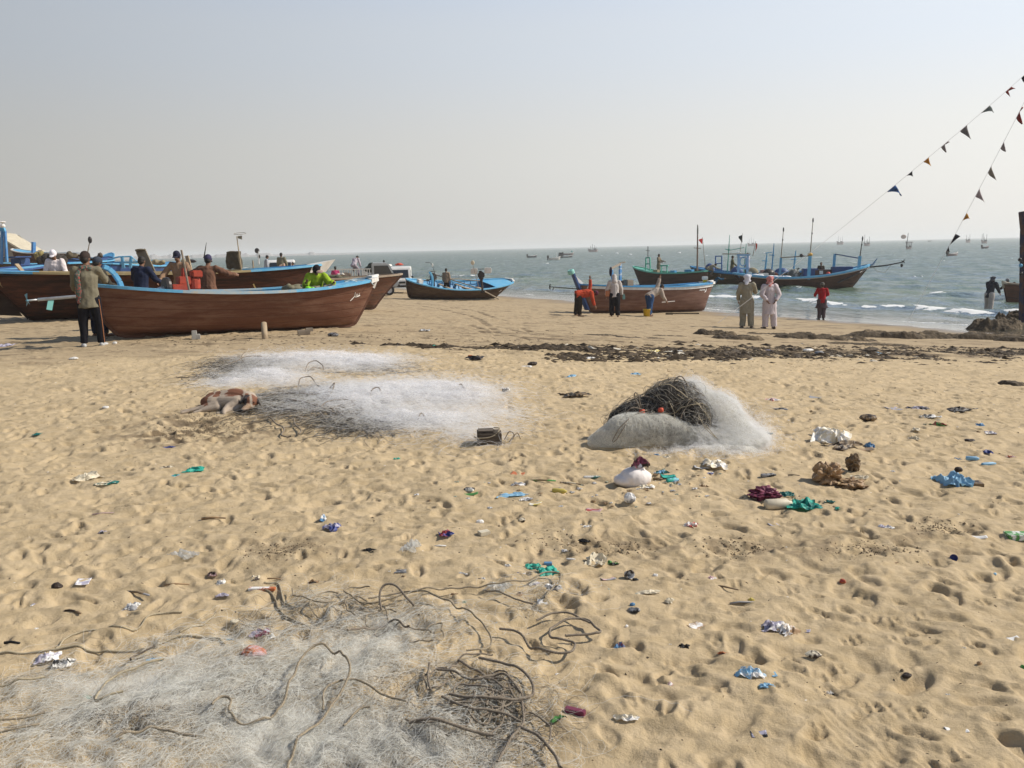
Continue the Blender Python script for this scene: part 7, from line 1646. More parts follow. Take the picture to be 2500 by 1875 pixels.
# ================================================================== DOG
def dog():
 c = GS(562, 1003); r = empty("dog", c + Vector((0, .06, -.02)), 0, "brown and white dog with black ears asleep on the sand by the nets", "dog"); r.scale = (1.16, 1.14, .98)
 b = MB(); z = Vector
 b.seg((-.20, .12, .10), (.0, .11, .125), .088, .100); b.seg((.0, .11, .125), (.14, .03, .115), .100, .088); b.ell((-.17, .05, .09), (.135, .095, .085)); b.seg((-.08, .02, .1), (.06, -.02, .1), .07, .075)
 b.seg((-.13, -.02, .07), (-.27, -.05, .045), .052, .030); b.seg((-.27, -.05, .045), (-.37, -.10, .028), .028, .019); b.seg((-.37, -.10, .024), (-.41, -.13, .016), .020, .016)
 b.seg((-.12, -.05, .05), (-.24, -.09, .03), .045, .022); b.seg((-.24, -.09, .03), (-.30, -.13, .016), .020, .015)
 b.seg((.08, -.03, .10), (.0, -.10, .07), .055, .032); b.seg((.0, -.10, .07), (-.015, -.17, .045), .030, .021); b.seg((-.015, -.17, .04), (-.005, -.215, .018), .023, .018); b.seg((.1, -.06, .05), (-.0, -.16, .02), .035, .018); b.seg((-.0, -.16, .02), (-.07, -.19, .015), .018, .014)
 b.seg((.13, .02, .125), (.20, -.06, .11), .078, .066); b.ell((.215, -.10, .112), (.066, .068, .062)); b.seg((.21, -.13, .095), (.17, -.205, .050), .040, .026); b.ell((.165, -.212, .044), (.024, .024, .020)); b.ell((.21, -.13, .075), (.045, .05, .035))
 b.seg((.155, -.085, .155), (.120, -.115, .105), (.030, .010), (.020, .009), side=(.3, 1, .3)); b.seg((.27, -.10, .135), (.300, -.135, .085), (.026, .010), (.017, .008), side=(-.3, 1, .2))
 b.seg((-.27, .09, .06), (-.36, .03, .025), .018, .013); b.seg((-.36, .03, .025), (-.46, -.03, .016), .013, .008)
 me = remeshed(b, "body", .007, 3); n_ = len(me.vertices); co = np.empty(n_ * 3, np.float32); me.vertices.foreach_get("co", co); x, y, z_ = co.reshape(-1, 3).T
 wob = (fbm(x * 14 + 5, (y + z_) * 14, 9, 3) - .5) * .10
 white = np.array([.42, .34, .26]); brown = np.array([.16, .062, .03]); dk = np.array([.028, .02, .018]); tan = np.array([.42, .28, .18])
 C = np.tile(white, (n_, 1)); C = C * (1 - .22 * fbm(x * 60, y * 60, 4, 2))[:, None]
 def paint(m, col): C[m] = col
 paint((x < -.20 + wob) & (z_ > .07 + wob), brown); paint((x < -.25) & (y > .0), brown * .8); paint((x > -.06 + wob) & (x < .115 + wob) & (z_ > .165 - wob * .4), brown * 1.1); paint((x > -.17) & (x < -.13 + wob) & (z_ > .155), brown)
 hd = (x > .14) & (y < -.02)
 paint(hd & (z_ > .085), brown * 1.15); bl = np.abs((x - .215) + (y + .12) * .35) < .011; paint(hd & bl & (z_ > .08), white); paint(hd & (y < -.17), tan * .8); paint(hd & (y < -.195) & (z_ < .055), dk * 2); paint(hd & (x < .19 + wob * .3) & (y < -.05) & (y > -.19), dk * 1.6)
 paint((x < .158) & (y < -.075) & (y > -.135) & (z_ > .09) & (x > .09), dk); paint((x > .272) & (y < -.08), dk); paint((x > -.1) & (x < .08) & (z_ < .03) & (y > -.15), dk * 3)  # black ears; last call puts shade under the body into the coat colour
 a = me.attributes.new("fur", 'FLOAT_COLOR', 'POINT'); a.data.foreach_set("color", np.concatenate([C, np.ones((n_, 1))], 1).astype(np.float32).ravel())
 m = bpy.data.materials.new("dog_fur"); m.use_nodes = True; n = m.node_tree.nodes; l = m.node_tree.links; at = n.new("ShaderNodeAttribute"); at.attribute_name = "fur"; bs = n["Principled BSDF"]; l.new(at.outputs["Color"], bs.inputs["Base Color"]); bs.inputs["Roughness"].default_value = .85
 no = n.new("ShaderNodeTexNoise"); no.inputs["Scale"].default_value = 160; no.inputs["Detail"].default_value = 4; bp = n.new("ShaderNodeBump"); bp.inputs["Strength"].default_value = .6; bp.inputs["Distance"].default_value = .006; l.new(no.outputs[0], bp.inputs["Height"]); l.new(bp.outputs[0], bs.inputs["Normal"])
 link_mesh("body", me, m, r)
 e = MB(); e.ell((.163, -.236, .050), (.011, .008, .008), 10, 8); e.build("nose", RUBBER, r, smooth=True)
 for q in ((.188, -.160, .125), (.250, -.155, .118)): e = MB(); e.ell(q, (.010, .005, .004), 8, 6); e.build("eye", RUBBER, r, smooth=True)
dog()
# ================================================================== ROCK LEDGES, SEAWEED
ROCK = M("weathered_beach_rock", (.050, .037, .024), .95, (.105, .078, .048), 3.0, bump=.9, bscale=9, col3=(.24, .18, .11), n3=2.6, r3=(.58, .70))
ROCK.node_tree.nodes["Bump"].inputs["Distance"].default_value = .06
def rock(px, py, w, h, dep, seed, label, name="rock_ledge", cat="rock", mat=None, flat=.55):
 c = G(px, py); c.z = gz(c.x, c.y); sc_ = mpp(c.y); w = w * sc_ * 1.35; h = h * sc_ * (.62 if px < 2400 else .85); nx, ny = 84, 44
 u = np.linspace(-1, 1, nx); v = np.linspace(-1, 1, ny); U, V = np.meshgrid(u, v); Xw = U * w / 2; Yw = V * dep / 2
 q = np.sqrt((U * (1 + .25 * (fbm(V * 2 + seed, U * 2, seed, 3) - .5))) ** 2 + (V * (1 + .5 * (fbm(U * 3, V * 2 + seed, seed + 1, 3) - .5))) ** 2)
 e = 1 - sstep(.55, 1.0, q); n_ = fbm(Xw * 2.0 + seed * 3, Yw * 3.4, seed + 2, 6, .62); t = n_ * 6.5; ter = (np.floor(t) + sstep(.55, .95, t - np.floor(t))) / 6.5
 Z = h * e * (flat + 1.35 * (ter - .35)) + .05 * h * (fbm(Xw * 9, Yw * 9, seed + 5, 3) - .5) * 4 * e - .08 * (1 - e) - .03
 gzv = np.interp(.87 * (Xw + c.x) + .49 * (Yw + c.y), _sk, _sz) - c.z
 me = np_mesh(name, np.stack([Xw, Yw, Z + gzv], -1).reshape(-1, 3), grid_faces(ny, nx)); o = link_mesh(name, me, mat or ROCK, None, c); tag(o, label, cat, "brown rock ledges along the beach"); return o
for a in ((1470, 819, 120, 9, .8, 1, "low crumbling ledge, farthest left of the rocky band"), (1560, 824, 150, 9, .8, 2, "low ledge below the bucket, second from the band's left end"), (1635, 820, 100, 7, .7, 14, "thin dark crust of rock between the low ledges and the domed rock"),
          (1748, 818, 110, 26, .9, 3, "domed dark rock where the long flag line is anchored"), (1800, 828, 130, 20, .7, 4, "flat dark slab just right of the domed rock, below the white-scarfed man"), (1905, 818, 190, 12, .9, 5, "thin ledge just beyond the two kurta men's feet line"),
          (2010, 828, 240, 27, 1.1, 6, "broad rock ledge below the boy in red"), (2200, 824, 270, 30, 1.2, 7, "long hummocky ledge where the steep flag line ends"), (2120, 842, 220, 14, .9, 8, "low front ledge before the long hummocky one"), (2385, 826, 260, 27, 1.2, 9, "smooth long ledge leading to the rock heap at the right"),
          (2440, 806, 150, 36, 1.3, 10, "dark rock heap at the foot of the thick post"), (2485, 792, 110, 46, 1.2, 11, "upper rock block hard against the thick post"), (2480, 938, 70, 18, .8, 12, "small dark rock alone on the sand at the right edge"), (2490, 832, 120, 16, .9, 13, "low rock tongue ending at the photo's right edge")):
 rock(*a)
def flakes(name, n, place, size, mats, label, kind='stuff', seed=1, tall=.5, long=False):
 rg = np.random.default_rng(seed); V = []; Fc = []; mi = []
 for k in range(n):
  x, y, s = place(rg); s *= size * (rg.uniform(.35, 1.5) if not long else .35 + rg.exponential(.75)); a = rg.uniform(0, 3.14) if not long else rg.normal() * .35; el = rg.uniform(.25, .8) * (.6 if long else 1); z = gd(x, y); b = len(V); m = rg.integers(5, 8)
  for j in range(m):
   t = 6.283 * j / m; r_ = s * rg.uniform(.6, 1.2); u, v = r_ * math.cos(t), r_ * math.sin(t) * el; V.append((x + u * math.cos(a) - v * math.sin(a), y + u * math.sin(a) + v * math.cos(a), z - .002 + rg.uniform(0, .25) * s * tall))
  V.append((x, y, z + s * tall * rg.uniform(.4, 1.0))); V.append((x, y, z - .01))
  for j in range(m): Fc.append((b + j, b + (j + 1) % m, b + m)); Fc.append((b + (j + 1) % m, b + j, b + m + 1))
  q = rg.choice(len(mats), p=[x_[1] for x_ in mats]); mi += [q] * (2 * m)
 me = np_mesh(name, np.array(V), np.array(Fc), smooth=False); me.polygons.foreach_set("material_index", np.array(mi, np.int32)); o = link_mesh(name, me, [x_[0] for x_ in mats]); tag(o, label, None, None, kind); return o
WEED = M("black_brown_seaweed", (.030, .022, .014), .8, (.085, .06, .035), 12); WEED2 = M("brown_seaweed", (.10, .07, .04), .9, (.06, .045, .03), 10); SCRAP = M("pale_scrap", (.60, .57, .50), .8, (.5, .42, .3), 20); STRAW = M("straw_bits", (.30, .22, .12), .9, (.2, .14, .08), 20)
def pl_wrack(rg):
 while True:
  px = rg.uniform(1330, 2560); py = 861 + rg.normal() * 8.5 + (px - 1330) * .004
  if rg.uniform() < .45: px = rg.uniform(860, 1500); py = 842 + (px - 860) * .022 + rg.normal() * 2.2;
  if rg.uniform() < .12: px = rg.uniform(1350, 2560); py = rg.uniform(845, 882)
  g = G(px, py)
  if fbm(np.array([g.x * .8]), np.array([g.y * 2.8]), 77, 4)[0] > (.45 if px > 1330 else .54): return g.x, g.y, 1.0
flakes("seaweed_wrack", 10500, pl_wrack, .042, [(WEED, .60), (WEED2, .36), (SCRAP, .02), (STRAW, .02)], "dark seaweed and rubbish washed up in a band across the sand", seed=5, tall=.45, long=True)
def pl_under(rg):
 px = rg.uniform(250, 1400); py = 825 + rg.normal() * 12 + max(0, (px - 700)) * .02; g = G(px, max(py, 790)); return g.x, g.y, .8
flakes("seaweed_bits", 900, pl_under, .045, [(WEED, .3), (WEED2, .5), (STRAW, .2)], "brown seaweed bits scattered over the firm sand", seed=6, tall=.3)
def pl_rand(rg):
 y = 2.2 + 13.5 * rg.uniform() ** .8; x = rg.uniform(-.68, .68) * y; return x, y, .6 + .05 * y
flakes("debris_bits", 2600, pl_rand, .010, [(WEED, .42), (WEED2, .28), (STRAW, .22), (SCRAP, .08)], "crumbs of dark debris strewn over the dry sand", seed=7, tall=.5)
def pl_dig(rg):
 c = ((520, 1035, 75, 28), (430, 1062, 50, 14), (2290, 1290, 60, 18), (2130, 1345, 90, 18), (690, 1350, 80, 20), (1800, 1335, 80, 16), (1500, 1335, 70, 14), (1350, 1330, 90, 20))[rg.choice(8, p=[.4, .12, .1, .1, .08, .08, .07, .05])]
 g = G(c[0] + rg.normal() * c[2] * .6, c[1] + rg.normal() * c[3] * .6); return g.x, g.y, .8
flakes("damp_clods", 2200, pl_dig, .011, [(M("damp_clod", (.22, .165, .10), .95, (.15, .11, .065), 20), .85), (WEED2, .15)], "damp brown clods of dug-up sand", seed=8, tall=.7)
# ================================================================== FLAG LINES AND THE POST
baseP = G(2499, 797); Dp = baseP.y
hull_out = empty("beached_boat", Vector((baseP.x + .05, baseP.y, baseP.z)), 0, "thick dark blue and rust post standing at the right edge above the rocks", "boat")
hi = Matrix.Translation(-hull_out.location)
PST = M("blue_and_rust_post", (.02, .02, .05), .7, (.085, .038, .025), 1.3, mixr=(.45, .55), bump=.4, bscale=12)
s_ = MB(); pts = [(2506, 800), (2505, 740), (2504, 690), (2503, 640), (2501, 600), (2503, 560), (2499, 516)]; rr_ = [15, 13, 11, 9, 7, 8, 8]
P3_ = [hi @ AT(x, y, Dp) for x, y in pts]
for (a, b), (r0, r1) in zip(zip(P3_[:-1], P3_[1:]), zip(rr_[:-1], rr_[1:])): s_.beam(a, b, .28, 2 * r0 * mpp(Dp), up=(1, 0, 0), w2=.28, h2=2 * r1 * mpp(Dp))
s_.build("post", PST, hull_out, bevel=.015)
for k, (x, y) in enumerate(((2490, 634), (2492, 648), (2493, 668))):
 s_ = MB(); s_.ell(hi @ AT(x, y, Dp - .16), (.07, .06, .07), 10, 8); s_.build("rope_knot", IRON if k != 1 else SKY, hull_out, smooth=True)
hp_ = Hull(4.6, 1.8, 1.5, 1.2, 1.5, rs=.4, rb=.6); bp_ = bpy.data.objects.new("hull_group", None)
mbh = MB()
for i in range(13):
 for j in range(9): pass
vsn = []; fsn = []
for i in range(17):
 t = i / 16
 for j in range(9):
  v = abs(j - 4) / 4; p = hp_.pt(t, v, 1 if j >= 4 else -1); vsn.append((p.x + 2.85, p.y, p.z + .1))
for i in range(16):
 for j in range(8): a = i * 9 + j; fsn.append((a, a + 9, a + 10, a + 1)); fsn.append((a, a + 1, a + 10, a + 9))
mbh.add(vsn, fsn[::2]); mbh.build("hull", HULL_C, hull_out)
T_ = AT(2561, 130, Dp); mp_ = MB(); q_ = hi @ T_; mp_.tube([(q_.x, 0, .3), (q_.x, 0, q_.z + .3)], [.07, .045], 8); mp_.build("mast", WOODPOLE, hull_out)
STR = M("flag_string", (.55, .53, .50), .8)
def flagline(label, anchor, flags, seed, sag):
 A_ = anchor; B_ = T_; r = empty("flag_line", A_, 0, label, "flag line", "strings of small flags tied to the rocks"); rg = random.Random(seed)
 def at_(t): p = A_.lerp(B_, t); p.z -= sag * 4 * t * (1 - t); return p
 b = MB(); b.tube([at_(i / 40) - A_ for i in range(41)], .0065, 5); b.build("string", STR, r)
 for (px, ln, dr, c, c2) in flags:
  lo, hi_ = 0, 1
  for _ in range(30):
   t = (lo + hi_) / 2; q = at_(t); x, y = projv(np.array(q.x), np.array(q.y), np.array(q.z))
   if x < px: lo = t
   else: hi_ = t
  m = mpp(at_(t).y); L = ln * m * .85; drop = dr * m * .85; dt = L / (B_ - A_).length; n1, n2 = 9, 7; vs = []; ph = rg.uniform(0, 6); wv = rg.uniform(.5, .9)
  for i in range(n1):
   u = i / (n1 - 1); p0 = at_(t - dt / 2 + dt * u) - A_
   for j in range(n2):
    v = j / (n2 - 1); k = drop * v * (.45 + .40 * math.sin(ph + 4.5 * u) + .35 * math.sin(math.pi * u))
    vs.append(p0 + Vector((.55 * k + .10 * L * v * math.sin(ph + 5 * u), .38 * k * math.sin(ph + 6.5 * u + 3 * v), -k * (.65 + .3 * math.sin(ph + 4 * u)) + wv * .10 * L * v * math.cos(ph * 2 + 8 * u))))
  fs = [(i * n2 + j, i * n2 + j + 1, (i + 1) * n2 + j + 1, (i + 1) * n2 + j) for i in range(n1 - 1) for j in range(n2 - 1)]
  f = MB(); f.add(vs, fs); nm = "flag_cloth_%02d%02d%02d" % tuple(int(v * 99) for v in c); o = f.build("flag", M(nm, c, .9, c2, 6, trans=.35), r, smooth=True)
  md = o.modifiers.new("thick", 'SOLIDIFY'); md.thickness = .003
RDc, BKc, GYc, PKc_, YLc, BLc, TNc = (.30, .03, .02), (.015, .015, .025), (.10, .12, .115), (.30, .25, .23), (.55, .30, .03), (.06, .17, .42), (.22, .19, .15)
a1 = G(1752, 806); a1.z += .22; a2 = G(2214, 806); a2.z += .25
flagline("long slanting line of little flags from the domed rock to the mast out of frame", a1, [(2503, 34, 26, BKc, BKc), (2462, 26, 22, RDc, (.16, .02, .02)), (2406, 38, 20, GYc, (.16, .18, .17)), (2354, 36, 26, (.14, .125, .115), (.2, .18, .17)), (2306, 30, 18, (.22, .19, .18), PKc_), (2262, 26, 16, YLc, (.40, .14, .02)), (2220, 26, 9, (.02, .02, .02), BKc), (2176, 34, 32, BLc, (.03, .06, .14))], 3, .22)
flagline("steep line of little flags from the hummocky ledge to the mast out of frame", a2, [(2488, 38, 20, RDc, (.5, .16, .10)), (2449, 34, 13, PKc_, (.2, .16, .15)), (2417, 28, 26, TNc, (.3, .26, .2)), (2387, 30, 24, (.52, .42, .40), (.36, .3, .29)), (2354, 32, 14, YLc, (.6, .42, .05)), (2322, 58, 18, BKc, (.03, .03, .05))], 8, .12)
# ================================================================== LITTER
LC = {'w': (.86, .84, .80), 'c': (.74, .66, .50), 't': (.04, .42, .32), 'T': (.02, .16, .14), 'b': (.30, .55, .75), 'B': (.06, .08, .26), 'n': (.44, .29, .16), 'd': (.045, .03, .022), 'r': (.42, .07, .06), 'm': (.22, .05, .09), 'p': (.46, .43, .52),
      'g': (.10, .30, .08), 'G': (.30, .30, .31), 'o': (.55, .17, .06), 'y': (.62, .50, .12), 'k': (.02, .02, .02), 's': (.24, .17, .10), 'P': (.60, .42, .42), 'a': (.11, .26, .45)}
def lm(k, k2=None, tr=.18, sh=.5):
 c = LC[k]; d = LC[k2] if k2 else tuple(v * .75 for v in c); nm = "litter_" + "_".join([k, k2 or k]) + ("_up" if k.isupper() else "") + ("_u2" if k2 and k2.isupper() else "")
 return M(nm, c, sh, d, 22 if k2 else 14, mixr=(.46, .54) if k2 else (.35, .65), trans=tr)
CLEAR = M("clear_plastic", (.75, .76, .76), .15, (.6, .62, .6), 14, trans=.4, alpha=.45, spec=.8)
def vf(a, b, s, o=3):
 return fbm(a, b, s, o) - .5
def crumple(w, d, h, seed, n=26, drape=.88):
 """thin sheet, folded and gathered"""
 u = np.linspace(-1, 1, n); U, V = np.meshgrid(u, u); s = seed * 7
 e = 1 - .35 * fbm(np.arctan2(U, V) * 1.3 + s, U * 0, s, 3); q = np.maximum(np.abs(U), np.abs(V))
 X = U * w / 2 * e + vf(U * 1.6 + s, V * 1.6, s + 1, 2) * w * .30; Y = V * d / 2 * e + vf(U * 1.6, V * 1.6 + s, s + 2, 2) * d * .30
 f1 = 1 - np.abs(vf(U * 1.1 + s, V * 1.5, s + 3, 2)) * 4.5; f2 = 1 - np.abs(vf(U * 2.2, V * 2.4 + s, s + 4, 2)) * 4.5
 Z = h * (np.clip(.55 * f1 + .35 * f2, 0, 1) * (.35 + .65 * (1 - q ** 2 * drape))) + h * .10 * vf(U * 5, V * 5, s + 5, 2)
 return np_mesh("sheet", np.stack([X, Y, Z - Z.min() * .5], -1).reshape(-1, 3), grid_faces(n, n), smooth=(seed % 3 == 0))
def slab(w, d, th, seed, curl=.2):
 n = 12; u = np.linspace(-1, 1, n); U, V = np.meshgrid(u, u); Z = curl * w * .25 * (U * (1 if seed % 2 else -1) + .3) ** 2 + curl * w * .12 * np.sin(V * 2 + seed) + curl * w * .05 * vf(U * 4, V * 4, seed)
 me = np_mesh("slab", np.stack([U * w / 2 * (1 + .05 * vf(U * 3, V * 3, seed + 9)), V * d / 2, Z - Z.min()], -1).reshape(-1, 3), grid_faces(n, n)); return me
def sitting(o, p, rz, tilt=0.0, sink=.004):
 o.location = (p.x, p.y, p.z - sink); o.rotation_euler = (tilt * .7, tilt, rz)
_li = 0
def L(kind, px, py, wp, hp, col, name, cat, label, rz=None, group=None, D=None):
 global _li; _li += 1; s = _li; p = GS(px, py); m = mpp(p.y) * 1.0; w = wp * m * 1.15; h = hp * m * 1.1; rg = random.Random(s); rz = R(rz) if rz is not None else rg.uniform(-.5, .5)
 mat = CLEAR if col == '*' else lm(col[0], col[1] if len(col) > 1 else None)
 # pixel height covers both depth on the ground and height; split between them
 fs = (CAM_Z - p.z) / math.hypot(p.x, p.y); dep = h / max(fs, .12) * .55; ht = h * .62
 if kind == 'c': o = link_mesh(name, crumple(w, min(dep, w * 1.6), ht, s), mat)
 elif kind == 'f': o = link_mesh(name, slab(w, min(dep, w * 1.8), .002, s, .25), mat); mo_ = o.modifiers.new("t", 'SOLIDIFY'); mo_.thickness = .0015
 elif kind == 'b':
  b = MB(); b.box((0, 0, ht * .5), (w, min(dep, w) * .8, ht)); o = b.build(name, mat, bevel=.002)
 elif kind == 'k':      # stick or bone
  b = MB(); b.tube([(-w / 2, 0, h * .2), (-w * .1, w * .06, h * .35), (w / 2, -w * .03, h * .3)], [h * .3, h * .26, h * .2], 7); o = b.build(name, mat, smooth=True)
 elif kind == 'y':      # lying cylinder
  r_ = h * .42; Mx = Matrix.Rotation(R(90), 3, 'Y'); b = MB(); b.lathe([(.001, -w / 2), (r_ * .8, -w / 2), (r_, -w * .44), (r_, w * .3), (r_ * .55, w * .42), (r_ * .5, w / 2), (.001, w / 2)], 14, (0, 0, r_), M_=Mx); o = b.build(name, mat, smooth=True)
 elif kind == 'u':      # cup or tin, open
  r_ = w * .42; Mx = Matrix.Rotation(R(68), 3, 'X'); b = MB(); b.lathe([(.001, 0), (r_ * .8, 0), (r_, h * .8), (r_ * .94, h * .8), (r_ * .74, .006), (.001, .006)], 16, (0, 0, r_ * .8), M_=Mx); o = b.build(name, mat, smooth=True)
 elif kind == 's':      # small lump
  b = MB(); b.ell((0, 0, h * .4), (w / 2, w * .35, h * .5), 10, 7); me = b.mesh(name, False); co = np.empty(len(me.vertices) * 3, np.float32); me.vertices.foreach_get("co", co); co = co.reshape(-1, 3); co *= (1 + .5 * vf(co[:, 0] / w * 3 + s, co[:, 1] / w * 3 + co[:, 2] / w * 2, s))[:, None]; me.vertices.foreach_set("co", co.ravel()); o = link_mesh(name, me, mat)
 elif kind == 'q':      # crumpled paper or sacking lump
  b = MB(); b.ell((0, 0, 0), (1, 1, 1), 34, 22); me = b.mesh(name, False); co = np.empty(len(me.vertices) * 3, np.float32); me.vertices.foreach_get("co", co); co = co.reshape(-1, 3); th = co[:, 0] * 1.7 + s; ph_ = co[:, 1] * 1.7 + co[:, 2] * 2.1
  r_ = .62 + 1.5 * (.22 - np.abs(vf(th, ph_, s, 2))) + .8 * (.15 - np.abs(vf(th * 2.3, ph_ * 2.3, s + 3, 2))); co = co * r_[:, None] * np.array([w / 2, min(dep, w) * .5, h * .42]) + np.array([0, 0, h * .28]); co[:, 2] = np.maximum(co[:, 2], -.005); me.vertices.foreach_set("co", co.astype(np.float32).ravel()); o = link_mesh(name, me, mat)
 elif kind == 'B':      # filled bag
  b = MB(); b.ell((w * .04, 0, h * .32), (w * .40, w * .32, h * .38), 16, 12); b.ell((-w * .22, 0, h * .22), (w * .3, w * .26, h * .24), 14, 10); b.seg((w * .10, 0, h * .45), (w * .13, 0, h * .74), w * .24, w * .13); b.ell((w * .24, 0, h * .3), (w * .22, w * .24, h * .32)); me = remeshed(b, name, w / 40, 1, fold=h * .085, fscale=4.2 / w, seed=s, flat=False); o = link_mesh(name, me, mat)
 q_ = [gd(p.x + a * w * .4, p.y + b_ * w * .3) for a, b_ in ((0, 0), (1, 0), (-1, 0), (0, 1), (0, -1))]; p.z = .35 * q_[0] + .65 * (max(q_) if kind in 'fck' else q_[0])
 sitting(o, p, rz, 0 if kind in 'fbyB' else 0); tag(o, label, cat, group); return o
